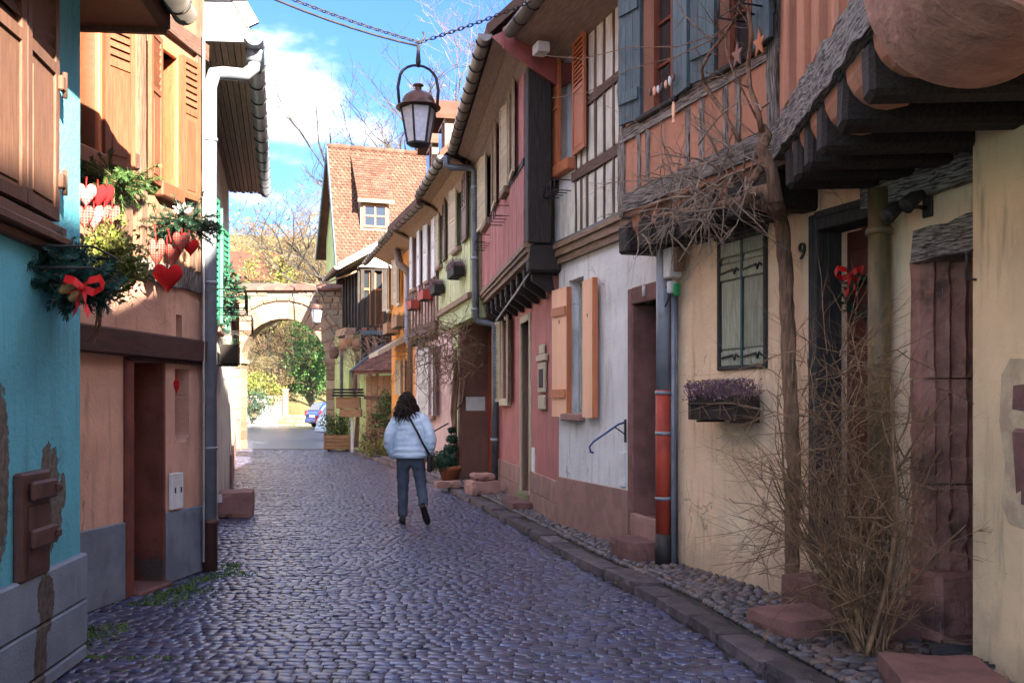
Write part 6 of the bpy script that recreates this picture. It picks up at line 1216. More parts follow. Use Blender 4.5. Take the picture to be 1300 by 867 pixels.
# chain across the street
pts = []; A_, B_, C_ = at(705,-12,10.6), at(532,54,YL), at(330,-10,YL)
def chain(lab, pts, grp=None):
    g = thing('street_chain', lab, 'chain', T(*pts[0])); b = MB(); R_, r_ = .026, .006
    v = [((R_+.012 if abs(math.cos(a)) > .4 else R_)*math.cos(a), R_*.62*math.sin(a), 0) for a in [2*math.pi*k/10 for k in range(11)]]; b.tube(v, r_, 4, False); me = b.mesh('link', m['iron']); dist = 0; i = 0; d0 = .052
    for k in range(len(pts)-1):
        a, c = Vector(pts[k]), Vector(pts[k+1]); L_ = (c-a).length; q = (c-a).to_track_quat('X','Z').to_matrix().to_4x4()
        while dist < L_: link('link', me, g, T(*(a+(c-a)*dist/L_)) @ q @ Matrix.Rotation(math.pi/2*(i % 2)+.4, 4, 'X')); dist += d0; i += 1
        dist -= L_
    return g
sag = lambda a, c, s, n=9: [a.lerp(c, i/n)+Vector((0,0,-s*4*(i/n)*(1-i/n))) for i in range(n+1)]
chain('iron chain from the lantern to the eave of the white house', sag(B_, A_, .03))
S2 = F2.w(F2.u(240,-.02), .0, 5.5); chain('iron chain with a cable from the lantern to the salmon house', sag(B_, S2, .05))
b = MB(); b.tube([p+Vector((0,.03,-.03)) for p in sag(B_, S2, .08)], .012, 5); tag(b.build('lamp_cable', m['iron']), 'black power cable slung beside the left half of the chain', 'cable')
b = MB(); b.tube([pL+Vector((0,0,.13)), pL+Vector((0,0,.16)), pL+Vector((.05,0,.17)), pL+Vector((.07,0,.22)), pL+Vector((.05,0,.26))], .012, 6); tag(b.build('chain_hook', m['iron']), 'curled iron hook where the lantern meets the chain', 'hook')
# lantern on the bracket before the arch
pa = at(402,363,32.0); lantern('arch_lantern', 'lantern with white panes on a bracket before the archway', T(*(pa+Vector((0,0,-.1)))) @ RZ(.2), 1.0)
g = thing('lantern_bracket', 'pale forked iron bracket arm carrying the lantern before the arch', 'bracket', T(*pa)); b = MB(); b.tube([at(457,343,31.0), at(420,357,31.6), pa], .03, 6); b.tube([pa, at(372,357,33.9)], .025, 6); b.build('arm', m['soffit2'], g, I4)
# ---- person
def skinmesh(name, vs, es, rs, mat, parent, mw, lv=2, root=0, fn=None):
    me = bpy.data.meshes.new(name); me.from_pydata([tuple(v) for v in vs], es, []); o = bpy.data.objects.new(name, me); C.objects.link(o)
    md = o.modifiers.new('s', 'SKIN'); md.use_smooth_shade = True
    for i, r in enumerate(rs): d = me.skin_vertices[0].data[i]; d.radius = r if isinstance(r, tuple) else (r, r); d.use_root = (i == root)
    o.modifiers.new('b', 'SUBSURF').levels = lv; dg = bpy.context.evaluated_depsgraph_get(); dg.update(); e = bpy.data.meshes.new_from_object(o.evaluated_get(dg)); bpy.data.objects.remove(o)
    if fn:
        nr = [v.normal.copy() for v in e.vertices]
        for v, n in zip(e.vertices, nr): v.co += n*fn(v.co, n)
    e.materials.clear(); e.materials.append(mat)
    for p in e.polygons: p.use_smooth = True
    return link(name, e, parent, mw)
PX = (521-650)/FPX*12.7
P = thing('person', 'woman with dark curly hair in a pale blue quilted jacket walking away', 'person', T(PX,12.7,0)); pm = MW[P.name]
V = [(0,0,.90),(0,.0,1.08),(0,0,1.28),(-.01,.0,1.40),(-.03,.01,1.49),(-.04,.02,1.575),
     (-.095,0,.86),(-.10,.05,.47),(-.095,.0,.09),(-.105,.13,.04), (.095,0,.86),(.13,.03,.50),(.195,-.25,.23),(.22,-.18,.09),
     (-.17,0,1.335),(-.275,-.07,1.09),(-.19,.08,.90), (.16,0,1.335),(.27,-.07,1.09),(.205,.07,.90)]
Ed = [(0,1),(1,2),(2,3),(3,4),(4,5),(0,6),(6,7),(7,8),(8,9),(0,10),(10,11),(11,12),(12,13),(2,14),(14,15),(15,16),(2,17),(17,18),(18,19)]
Rs = [.13,.115,.125,.055,.05,.085,.085,.055,.042,.035,.085,.055,.042,.035,.055,.045,.035,.055,.045,.035]
skinmesh('body', V, Ed, Rs, m['skin'], P, pm)
b = MB(); b.ball((-.04,.04,1.57), (.075,.095,.11), 14, 10); b.ball((-.04,.135,1.555), (.014,.02,.022)); 
for s in (-1,1): b.ball((-.04+s*.078,.03,1.565), (.012,.02,.032)); b.ball((-.04+s*.03,.125,1.585), (.013,.01,.009))
b.box(-.065,-.015,.126,.132,1.508,1.516); b.build('head', m['skin'], P, pm)
for s, hx in ((-1,-.19),(1,.205)):      # hands tucked into the pockets
    b = MB(); hy, hz = (.08 if s < 0 else .07), .89
    b.ball((hx,hy+.015,hz-.02), (.022,.035,.04), 8, 6)
    for k in range(4): y = hy-.015+.02*k; l = (.055,.068,.072,.062)[k]; b.tube([(hx,y,hz-.05),(hx-s*.008,y+.004,hz-.05-l*.5),(hx-s*.02,y+.006,hz-.05-l)], [.0095,.009,.0075], 6)
    b.tube([(hx-s*.01,hy+.045,hz-.01),(hx-s*.02,hy+.065,hz-.035),(hx-s*.026,hy+.07,hz-.06)], [.011,.01,.008], 6); b.build('hand', m['skin'], P, pm)
def noisy(co, n): return .010*noise.noise(Vector((co.x*9, co.y*9, co.z*16)))+.007*noise.noise(Vector((co.x*22, co.y*22, co.z*38)))
skinmesh('jeans', [(0,.0,.95),(0,-.02,.86),(-.095,-.01,.80),(-.10,.035,.47),(-.098,.0,.12),(-.098,.0,.075),(.095,-.01,.80),(.13,.03,.50),(.182,-.19,.285),(.194,-.235,.235)], [(0,1),(1,2),(2,3),(3,4),(4,5),(1,6),(6,7),(7,8),(8,9)],
    [(.185,.13),(.18,.14),.098,.078,.066,.07,.098,.078,.066,.07], m['jeans'], P, pm, 3, 1, noisy)
def loftj(secs, n=28, bulge=.017, per=.07, wr=.010, seed=0):
    b = MB(); vs = []; k = 0; pts = []
    for i in range(len(secs)-1):
        st = 7
        for j in range(st+(1 if i == len(secs)-2 else 0)):
            t = j/st; pts.append([Vector(secs[i][0]).lerp(Vector(secs[i+1][0]), t), secs[i][1]+(secs[i+1][1]-secs[i][1])*t, secs[i][2]+(secs[i+1][2]-secs[i][2])*t])
    ln = 0; N_ = len(pts)
    for i, (c, rx, ry) in enumerate(pts):
        if i: ln += (pts[i][0]-pts[i-1][0]).length
        t = (pts[min(i+1,N_-1)][0]-pts[max(i-1,0)][0]).normalized(); x = Vector((1,0,0)); x = (x-t*x.dot(t)).normalized(); y = t.cross(x)
        bl = bulge*abs(math.sin(math.pi*ln/per))**.45
        for q in range(n): a = q*2*math.pi/n; d = x*math.cos(a)*(rx+bl)+y*math.sin(a)*(ry+bl); p = c+d; p = p+d.normalized()*wr*(noise.noise(p*14+Vector((seed,0,0)))*1.4+noise.noise(p*30)*.8); vs.append(p)
    b.add(vs, [(i*n+q, i*n+(q+1)%n, (i+1)*n+(q+1)%n, (i+1)*n+q) for i in range(N_-1) for q in range(n)]+[tuple(range(n))[::-1], tuple((N_-1)*n+q for q in range(n))], True); return b
J = loftj([((0,-.01,.835),.195,.15),((0,-.01,.87),.212,.16),((0,-.005,1.0),.20,.15),((0,0,1.18),.205,.145),((0,0,1.30),.188,.125),((-.005,0,1.375),.14,.10),((-.02,0,1.43),.085,.085),((-.025,0,1.47),.075,.08)])
for s in (-1,1):
    A = loftj([((s*.10,0,1.355),.055,.08),((s*.165,-.005,1.31),.072,.08),((s*.225,-.04,1.20),.069,.073),((s*.265,-.065,1.09),.064,.068),((s*.262,-.03,.99),.059,.063),((s*.235,.03,.90),.053,.055),((s*.205,.07,.86),.05,.05)], 18, .011, .066, .008, s); J.add(A.v, A.f, True)
J.build('jacket', m['jacket'], P, pm)
rr = random.Random(21); b = MB(); b.ball((-.045,.0,1.575), (.09,.108,.103), 18, 12, .04); b.ball((-.06,-.06,1.44), (.10,.07,.13), 16, 10, .1)
for i in range(420):
    a = rr.uniform(math.pi*.95, math.pi*2.05) if i < 270 else rr.uniform(0, 6.28); e = rr.uniform(.1,1.3); p = Vector((-.045+.086*math.cos(a)*math.cos(e), .0+.108*math.sin(a)*math.cos(e), 1.575+.108*math.sin(e))); pts = [p]; zl = rr.uniform(1.25,1.42); ph = rr.uniform(0,6.28); ou = Vector((math.cos(a),math.sin(a)*.8,0)); n = 9; am = rr.uniform(.010,.024); wid = rr.uniform(.0,.105)*(1 if a > math.pi*.9 else .5)
    for k in range(1, n+1):
        t = k/n; q = p.lerp(Vector((p.x, p.y, zl)), t)+ou*(wid*t**1.4+.014*min(1,t*4)); pts.append(q+Vector((math.cos(ph+t*13)*am, math.sin(ph+t*13)*am, 0)))
    b.tube(pts, [.006]*3+[.008]*4+[.006,.004,.0015], 4, False)
b.build('hair', m['hair'], P, pm)
def shoe(an, toe, up):
    an, toe, up = Vector(an), Vector(toe), Vector(up).normalized(); f = (toe-an); L_ = .25; f.normalize(); x = f.cross(up).normalized(); b = MB(); vs = []; n = 14; st = [(-.075,.028,.05),(-.07,.034,.09),(-.03,.038,.10),(.03,.042,.075),(.09,.047,.055),(.14,.045,.045),(.175,.032,.035),(.185,.012,.025)]
    for (t, w, hh) in st:
        for q in range(n): a = q*2*math.pi/n; vs.append(an+f*t+x*w*math.cos(a)+up*(hh*.5+hh*.5*max(-1,1.25*math.sin(a))-.075))
    b.add(vs, [(i*n+q, i*n+(q+1)%n, (i+1)*n+(q+1)%n, (i+1)*n+q) for i in range(len(st)-1) for q in range(n)]+[tuple(range(n))[::-1], tuple((len(st)-1)*n+q for q in range(n))], True); b.build('shoe', m['shoe'], P, pm)
shoe((-.10,.0,.082), (-.125,.14,.082), (0,0,1)); shoe((.197,-.25,.215), (.24,-.19,.07), (.0,.62,.42))
g = thing('handbag', 'black shoulder bag hanging at the right hip of the walking woman', 'handbag', T(PX+.255,12.66,.66)); mw = MW[g.name]
b = MB(); b.cbox(-.035,.035,-.12,.10,0,.22,.02,.004); b.build('bag_body', m['bag'], g, mw); b = MB(); b.cbox(.036,.042,-.11,.09,.09,.21,.004); b.build('flap', m['bag'], g, mw)
b = MB(); q = lambda x, y, z: (PX+x, 12.7+y, z); pp = [q(-.06,-.03,1.475),q(-.04,-.115,1.41),q(.03,-.16,1.30),q(.10,-.178,1.18),q(.17,-.158,1.03),q(.225,-.11,.93),q(.255,-.06,.86)]
for i in range(len(pp)-1): b.beam(pp[i], Vector(pp[i+1])+(Vector(pp[i+1])-Vector(pp[i]))*.06, .026, .006, (0,-1,0))
b.build('strap', m['bag'], g, I4)
# ---- Christmas greenery on the left houses
def fir(rr, tw, nd, p, d, ln, nl=.045, dens=70, droop=.3):
    d = Vector(d).normalized(); p = Vector(p); n = 6; pts = [p]
    for i in range(n): d = (d+Vector((0,0,-droop/n))+Vector((rr.gauss(0,.05), rr.gauss(0,.05), rr.gauss(0,.05)))).normalized(); pts.append(pts[-1]+d*ln/n)
    tw.tube(pts, [.004]*n+[.002], 4, False)
    for k in range(int(dens*ln/.2)):
        t = rr.random()*n; i = min(n-1, int(t)); c = pts[i].lerp(pts[i+1], t-i); ax = (pts[i+1]-pts[i]).normalized(); o = ax.orthogonal().normalized(); o = Matrix.Rotation(rr.uniform(0,6.28), 3, ax) @ o; e = c+(o*.8+ax*.6).normalized()*nl*rr.uniform(.7,1.2); w = ax.cross(o)*.0036
        nd.add([c-w, c+w, e+w*.4, e-w*.4], [(0,1,2,3)])
def garland(name, lab, c, R3, n, mat, seed, ln=.2, nl=.04, grp=None, up=.2, dens=70):
    rr = random.Random(seed); g = thing(name, lab, 'greenery', T(*c), grp); tw, nd = MB(), MB()
    for i in range(n):
        p = blobpt(rr, (0,0,0), R3); d = Vector((p.x/R3[0]+rr.gauss(0,.5), p.y/R3[1]+rr.gauss(0,.5), p.z/R3[2]*.6+up+rr.gauss(0,.4))); fir(rr, tw, nd, p*.75, d, ln*rr.uniform(.6,1.2), nl, dens)
    tw.build('stems', m['twig'], g, MW[g.name]); nd.build('needles', m[mat], g, MW[g.name]); return g
c = at(66,348,5.4); garland('fir_garland', 'blue-green fir garland on the iron bracket under the blue house window', c, (.24,.2,.14), 230, 'fir', 3, .15, .034, dens=120)
c2 = at(108,362,5.35); garland('fir_garland', 'end of the blue-green fir garland behind the red bow, past the corner', c2, (.13,.14,.1), 70, 'fir', 4, .14, .034, dens=120)
g = thing('garland_bracket', 'black iron basket bracket holding the blue-green fir garland', 'bracket', FB.mw @ T(FB.u(60),.03,FB.z(60,330))); b = MB()
b.tube([(-.12,0,.12),(-.12,0,-.1)], .008, 5); b.tube([(-.12,0,.02),(-.12,.3,.03),(.3,.3,.03),(.3,0,.03)], .007, 5); b.tube([(-.12,0,-.08),(-.12,.3,-.08),(.3,.3,-.08),(.3,0,-.08)], .007, 5); b.build('rail', m['iron'], g, MW[g.name])
b = MB(); rr = random.Random(2)
def bow(c, s, lab, mat='redrib'):
    g = thing('ribbon_bow', lab, 'bow', T(*c)); w = s*.35
    def rib(pts):
        b = MB()
        for i in range(len(pts)-1):
            a, e = Vector(pts[i]), Vector(pts[i+1]); b.quad(a+Vector((0,-w*.3,-w*.5)), e+Vector((0,-w*.3,-w*.5)), e+Vector((0,w*.3,w*.5)), a+Vector((0,w*.3,w*.5)))
        return b
    for sx in (-1,1):
        rib([(0,0,0),(sx*s*.3,-.02,s*.3),(sx*s*.75,-.01,s*.42),(sx*s*.85,.02,s*.1),(sx*s*.4,.02,-.02),(0,.005,0)]).build('loop', m[mat], g, MW[g.name])
        rib([(0,0,0),(sx*s*.2,-.02,-s*.5),(sx*s*.15,-.01,-s*.8),(sx*s*.35,-.02,-s*1.15)]).build('tail', m[mat], g, MW[g.name])
    b = MB(); b.ball((0,-.01,0), s*.14); b.build('knot', m[mat], g, MW[g.name]); return g
bow(at(105,366,5.12), .12, 'shiny red ribbon bow on the blue-green fir garland')
for (px, py, lab) in ((86,366,'gold pine cone left of the red bow'),(98,376,'gold pine cone just below the red bow')):
    b = MB(); c = at(px,py,5.14); b.lathe([(.006,-.05),(.022,-.035),(.018,-.03),(.03,-.012),(.024,-.006),(.03,.012),(.022,.016),(.022,.032),(.008,.045)], 10); tag(b.build('pine_cone', m['cone'], None, T(*c) @ Matrix.Rotation(1.2,4,'Y')), lab, 'pine cone', 'gold pine cones on the garland')
c = at(142,232,7.05); garland('fir_spray', 'sunlit light green fir branches above the left hearts', c, (.28,.16,.08), 90, 'fir2', 5, .2, .036, up=.1, dens=95)
c = at(232,284,8.15); garland('fir_spray', 'dark green fir branches above the big plain red heart', c, (.22,.16,.08), 80, 'leafd', 6, .22, .036, up=.0, dens=95)
rr = random.Random(30); g = thing('mistletoe', 'yellow-green mistletoe bunch hanging on the salmon wall', 'mistletoe', T(*at(140,336,6.75))); b, lf = MB(), MB()
for i in range(110):
    p = blobpt(rr, (0,0,0), (.24,.17,.26)); pts = branch(b, p*.2, p+Vector((0,0,-.02)), .24, .004, 1, .6, 3, 2, .2, rr)
    for q in range(34): c = p*rr.uniform(.6,1.1)+Vector((rr.gauss(0,.04),rr.gauss(0,.04),rr.gauss(0,.04))); leaf(lf, c, rr.uniform(.014,.03), rr)
b.build('stems', m['twig'], g, MW[g.name]); lf.build('leaves', m['leafy'], g, MW[g.name])
b = MB(); branch(b, at(128,372,6.9), (0,0,-1), .3, .025, 1, .3, 6, 4, .15, rr); tag(b.build('mistletoe_branch', m['twig']), 'thick cut branch end below the mistletoe bunch', 'branch')
def heart(px, py, Y, w, hgt_, mat, lab, top=None, rot=.2, grp='hanging fabric hearts'):
    c = at(px, py, Y); g = thing('hanging_heart', lab, 'heart', T(*c) @ RZ(rot), grp); n, k = 30, 7; vs = []; b = MB()
    def ring(s, sg): return [(w/33*16*math.sin(t)**3*s, sg*w*.22*math.sqrt(max(0,1-s*s)), hgt_/29*((13*math.cos(t)-5*math.cos(2*t)-2*math.cos(3*t)-math.cos(4*t)+2.5)*s)) for t in [2*math.pi*q/n for q in range(n)]]
    rings = [ring(math.sin(math.pi/2*i/k), -1) for i in range(1,k)]+[ring(1,1)]+[ring(math.sin(math.pi/2*i/k), 1) for i in range(k-1,0,-1)]
    for r in rings: vs += r
    K = len(rings); vs += [(0,-w*.22,0),(0,w*.22,0)]; f = [(i*n+q, i*n+(q+1)%n, (i+1)*n+(q+1)%n, (i+1)*n+q) for i in range(K-1) for q in range(n)]
    f += [(K*n, (q+1)%n, q) for q in range(n)]+[(K*n+1, (K-1)*n+q, (K-1)*n+(q+1)%n) for q in range(n)]; b.add(vs, f, True); b.build('cushion', m[mat], g, MW[g.name])
    if top: b = MB(); b.tube([c+Vector((0,0,hgt_*.2)), at(top[0],top[1],Y)], .004, 4); b.build('cord', m['redrib'], g, I4)
    return g
k7, k8 = 7.0/FPX, 8.1/FPX
for a in ((95,248,7.0,16*k7,24*k7,'plaidw','pale checked heart half hidden behind the blue corner',(97,228)),(109,252,6.95,24*k7,28*k7,'plaidw','pale checked heart facing the street, frontmost of the left bunch',(110,225)),
    (124,254,7.05,22*k7,26*k7,'felt','plain red heart right of the pale checked heart',(124,228)),(135,252,7.1,18*k7,26*k7,'felt','narrow red heart at the right end of the upper left row',(135,228)),
    (107,280,6.95,22*k7,28*k7,'plaidr','tartan heart lowest at the left of the bunch',(108,250)),(119,281,7.0,22*k7,30*k7,'plaidw','checked heart lowest in the middle of the left bunch',(119,255)),
    (132,276,7.05,14*k7,22*k7,'plaidr','small tartan heart left of the roundish tartan one',(133,255)),(143,278,7.1,17*k7,26*k7,'plaidr','roundish tartan heart at the lower right of the left bunch',(142,250)),
    (199,326,8.05,20*k8,36*k8,'plaidr','long tartan heart on a red cord left of the big red heart',(196,285)),(220,328,8.15,18*k8,27*k8,'plaidr','dark tartan heart just above the big red heart',(213,290)),(230,311,8.1,19*k8,24*k8,'plaidr','bright tartan heart under the fir branches',(231,290)),(242,318,8.15,19*k8,21*k8,'felt','small plain red heart at the right under the fir branches',(240,292)),
    (213,357,8.0,34*k8,33*k8,'felt','biggest plain red heart hanging lowest on the salmon wall',(212,300))): heart(a[0], a[1]-3, a[2]-.3, a[3]*1.08, a[4]*1.08, a[5], a[6], a[7])
heart(216,22,8.6,22*k8,34*k8,'felt','red heart hanging highest under the top of the salmon house',(214,-10)); heart(224,8,8.7,18*k8,20*k8,'plaidr','tartan heart beside the topmost red heart',(224,-12))
heart(224,492,8.32,8*k8,20*k8,'felt','tiny red heart hung inside the narrow ground-floor niche',(224,474))
c = at(233,268,8.05); b = MB()
for i in range(9): a = i*.7; e = Vector((math.cos(a)*.09, -.02, math.sin(a)*.05+.02)); s_ = Vector((-math.sin(a)*.018, 0, math.cos(a)*.018)); b.add([c, c+e*.5+s_, c+e, c+e*.5-s_], [(0,1,2,3)])
tag(b.build('silver_leaf_star', m['plastic']), 'silver poinsettia leaves on the right fir branches', 'ornament')
rr = random.Random(40)
def leafplant(name, lab, c, R3, n, ls, mat, grp=None, seed=1, cat='plant'):
    rr = random.Random(seed); g = thing(name, lab, cat, T(*c), grp); b, lf = MB(), MB()
    for i in range(12): p = blobpt(rr, (0,0,0), R3); b.tube([(0,0,-R3[2]), p*.5, p], .006, 4, False)
    cl = [blobpt(rr, (0,0,0), R3) for _ in range(max(3, n//25))]
    for i in range(n): q = rr.choice(cl); leaf(lf, q+Vector((rr.gauss(0,1),rr.gauss(0,1),rr.gauss(0,1)))*ls*1.6, ls*rr.uniform(.6,1.3), rr)
    b.build('stems', m['twig'], g, MW[g.name]); lf.build('leaves', m[mat], g, MW[g.name]); return g
leafplant('trailing_plant', 'dark evergreen plant trailing from the box by the left downpipe', at(283,378,13.0), (.15,.2,.40), 420, .05, 'leafd', seed=5)
planter(F3, F3.L-4.0, 2.05, .7, .22, .25, 'old dark wooden window box beyond the left downpipe', m['basket'], n=30, ph=.1, plant='leafd')
# ---- flower box under the cream house window
w = Fc.u(914)-Fc.u(974); g = planter(Fc, (Fc.u(914)+Fc.u(974))/2+.02, Fc.z(945,533), w*1.05, .22, .19, 'black wooden flower box of mauve heather under the closed cream house window', m['basket'], 'heather', 420, ph=.13, d=.06, sp=.016)
b = MB(); rr = random.Random(3)
for i in range(26): leaf(b, (rr.uniform(-.3,.3), rr.uniform(.05,.25), .26+rr.uniform(0,.06)), .018, rr)
b.build('yellow_flowers', m['yellow'], g, MW[g.name])
b = MB()
for i in range(5): x = -w*.45+w*.9*i/4; b.beam((x,.226,.01),(x+(w*.18 if i % 2 == 0 and i < 4 else 0),.226,.12),.01,.008)
b.beam((-w*.5,.226,.13),(w*.5,.226,.13),.018,.01); b.build('front_lattice', m['brownb'], g, MW[g.name])
# ---- old wisteria on the cream house
rr = random.Random(51); g = thing('wisteria', 'old bare wisteria climbing the cream wall and spreading along the jetty', 'climber', Fc.mw @ T(Fc.u(1004,.16),.16,.07))
W3 = lambda px, py, F=Fc, d=.17: F.w(F.u(px,d), d, F.z(px,py,d))
b = MB(); tp = [W3(1006,765),W3(1005,690),W3(1008,600),W3(1004,520),W3(1001,440),W3(999,370),W3(995,310),W3(990,270)]
for s in range(3):
    pts = []; n = 40
    for i in range(n+1):
        t = i/n*(len(tp)-1); k = min(int(t), len(tp)-2); c = tp[k].lerp(tp[k+1], t-k); a = i*.33+s*2.09; pts.append(c+Vector((math.cos(a), math.sin(a), 0))*.021)
    b.tube(pts, [.034+.006*rr.uniform(-1,1) for _ in pts], 7)
hd = [W3(990,272),W3(984,258,Fo,.1),W3(972,240,Fo,.14),W3(958,246,Fo,.2),W3(945,258,Fo,.16),W3(950,238,Fo,.14),W3(966,215,Fo,.12)]
b.tube(hd, [.06,.055,.045,.048,.04,.035,.03], 8); b.tube([W3(990,272),W3(975,262,Fo,.05),W3(940,256,Fo,.1),W3(905,262,Fo,.12),W3(870,268,Fo,.14),W3(830,275,Fo,.12)], [.05,.045,.036,.03,.025,.015], 7)
b.tube([W3(985,258,Fo,.1),W3(980,215,Fo,.12),W3(966,190,Fo,.2),W3(973,172,Fo,.12),W3(967,160,Fo,.14)], [.055,.04,.045,.04,.026], 8)
b.build('trunk', m['vine'], g, I4); b = MB()
for ps, r in (([(967,168),(962,140),(952,112),(950,80),(955,45),(950,15),(943,-20)],.022),([(940,180),(931,165),(915,138),(893,105),(891,88),(902,66),(920,45),(937,18),(940,-10)],.018),([(960,150),(930,90),(921,60),(925,20),(905,-15)],.008),([(937,18),(905,50),(860,72),(800,88),(745,118),(700,125)],.006),([(920,40),(860,60),(800,60),(740,75),(680,70)],.005),([(910,60),(870,20),(850,-10)],.006)):
    pts = [W3(x, y, Fo, .16+.05*math.sin(i*1.7)) if x > 790 else W3(x, y, Fw, .5) for i, (x, y) in enumerate(ps)]; b.tube(pts, [r*(1-.5*i/len(pts)) for i in range(len(pts))], 5)
    for i in range(1, len(pts)-1): branch(b, pts[i], (rr.uniform(-1,1), rr.uniform(-1,.2), rr.uniform(-1,1)), rr.uniform(.15,.4), r*.4, 1, .6, 3, 2, .25, rr)
b.build('upright_stems', m['vine'], g, I4); b = MB()
for i in range(84):
    px = rr.triangular(778, 975, 905); py = 272-(px-800)*.36+rr.gauss(0,24); p = W3(px, py, Fo, rr.uniform(.05,.45)); branch(b, p, (rr.uniform(-1.2,.4), rr.uniform(-.8,.4), rr.gauss(-.1,.8)), rr.uniform(.25,.7), rr.uniform(.005,.011), 2, .5, 4, 2, .3, rr, .12, 5)
tag(b.build('twigs', m['twigg'], g, I4), kind='stuff')
# bare shrub by door 9
rr = random.Random(61); base = Vector((2.06,5.72,.07)); g = thing('bare_shrub', 'tall leafless shrub with many thin brown stems before door 9', 'shrub', T(*base)); b, c = MB(), MB()
for i in range(64):
    a = rr.uniform(0,6.28); p = base+Vector((math.cos(a), math.sin(a), 0))*rr.uniform(.02,.10); d = Vector((rr.gauss(-.17,.20), rr.gauss(.02,.2), 1)); branch(b if i < 14 else c, p, d, rr.uniform(.7,1.6), rr.uniform(.009,.02) if i < 14 else .006, 2, .8, 5, 5, .2, rr, .0, 8, .40)
for i in range(250): q = base+Vector((rr.gauss(-.19,.19), rr.gauss(.0,.15), rr.uniform(.3,1.75))); branch(c, q, (rr.gauss(0,1), rr.gauss(0,.7), rr.gauss(.2,.7)), rr.uniform(.25,.6), .004, 2, .6, 3, 3, .3, rr, .05, 5)
b.build('stems', m['twig'], g, I4); tag(c.build('twigs', m['twig'], g, I4), kind='stuff'); b = MB()
for i in range(260): q = base+Vector((rr.gauss(.08,.14), rr.gauss(0,.12), rr.uniform(.0,.05))); leaf(b, q, rr.uniform(.012,.028), rr)
tag(b.build('fallen_leaves', m['twigr']), 'dry brown leaves heaped at the foot of the bare shrub', 'leaves', kind='stuff')
# wreath with red bow on door 9
c = Fc.w(Fc.u(1093,-.18), -.19, Fc.z(1093,375,-.18)); g = thing('door_wreath', 'small evergreen wreath on the dark door 9', 'wreath', T(*c) @ RZ(math.atan2(Fc.t.y, Fc.t.x))); nd, tw = MB(), MB()
for i in range(46): a = i*2*math.pi/46; p = Vector((.13*math.cos(a), .01, .13*math.sin(a))); fir(rr, tw, nd, p, (-math.sin(a)+rr.gauss(0,.5), rr.gauss(.1,.3), math.cos(a)+rr.gauss(0,.5)), .08, .025, 120)
nd.build('needles', m['leafd'], g, MW[g.name]); tw.build('ring', m['twig'], g, MW[g.name])
bow(c+Vector((-.1,-.06,.13)), .12, 'bright red ribbon bow on the wreath of door 9')
# hung ornaments under the blue shutters
for (px, py, lab) in ((840,108,'shell and metal charms strung on the sill of the far blue-shuttered window'),(855,140,'pale wooden fish hanging under the terracotta house window sill'),(964,55,'orange wooden star figure hanging near the vine'),(936,70,'pink wooden star hanging beside the vine')):
    c = W3(px, py, Fo, .09); g = thing('hanging_ornament', lab, 'ornament', T(*c) @ RZ(math.atan2(Fo.t.y, Fo.t.x)), 'small ornaments hung under the window sills'); b = MB()
    if 'fish' in lab: b.prism([(0,0,.07),(.02,0,.03),(.018,0,-.03),(.006,0,-.07),(.02,0,-.1),(-.02,0,-.1),(-.006,0,-.07),(-.018,0,-.03),(-.02,0,.03)], (0,-.006,0), (0,.006,0)); b.build('figure', m['peach'], g, MW[g.name])
    elif 'star' in lab: b.prism([((.075 if q % 2 == 0 else .03)*math.sin(q*math.pi/5), 0, (.1 if q % 2 == 0 else .04)*math.cos(q*math.pi/5)) for q in range(10)], (0,-.006,0), (0,.006,0)); b.build('figure', m['shor'] if 'orange' in lab else m['sandl'], g, MW[g.name])
    else:
        for q in range(7): b = MB(); b.ball((-.2+q*.065,.0,-.02*math.sin(q*.5)), (.02,.012,.035+.006*(q%2)), 7, 5, .1); b.build('charm', (m['copper'],m['plastic'],m['peach'])[q%3], g, MW[g.name])
    b = MB(); b.tube([(0,0,0),(0,0,.12)], .002, 3); b.build('cord', m['iron'], g, MW[g.name])
bracket(Fo, Fo.u(996), Fo.z(975,14), .42, .22, .16, 'black iron flower basket under the top right window of the terracotta floor')
# ---- creeper over the mailbox recess
rr = random.Random(71); pb = Fg.w(ur+.08,.12,.07); g = thing('creeper', 'bare climbing plant arching over the mailbox recess of the green house', 'climber', T(*pb)); b, c = MB(), MB()
tz = [pb, pb+Vector((.02,0,.6)), pb+Vector((-.03,-.02,1.3)), pb+Vector((.02,-.04,2.0)), pb+Vector((.0,-.06,2.5))]
for s in range(2): b.tube([p+Vector((math.cos(i*1.3+s*3)*.035, math.sin(i*1.3+s*3)*.035, 0)) for i, p in enumerate(tz)], [.045,.04,.04,.035,.03], 6)
b.tube([tz[2], tz[2]+Vector((.18,-.1,.2)), tz[2]+Vector((.22,-.1,.6)), tz[3]], .022, 5); b.build('trunk', m['vine'], g, I4)
for i in range(250): p = at(rr.triangular(510,625,575), rr.gauss(443,19), rr.uniform(17.0,18.8)); branch(c, p, (rr.gauss(-.2,1), rr.gauss(-.1,.6), rr.gauss(-.1,.7)), rr.uniform(.3,.8), .008, 2, .6, 3, 2, .4, rr, .08, 5)
tag(c.build('twigs', m['twig'], g, I4), kind='stuff')
g = thing('creeper', 'greyish bare creeper with hanging trunks on the leaf-green gate house', 'climber', T(*Q.w(.4,.1,.05))); b, c = MB(), MB()
for (px, dx) in ((452,0),(470,.1),(480,.05)): p0 = at(px,568,31.2); b.tube([p0, at(px+2,530,31.2), at(px-3,490,31.1), at(px+2,455,31), at(px-6,428,31)], [.09,.07,.06,.06,.05], 6)
b.build('trunk', m['vine'], g, I4)
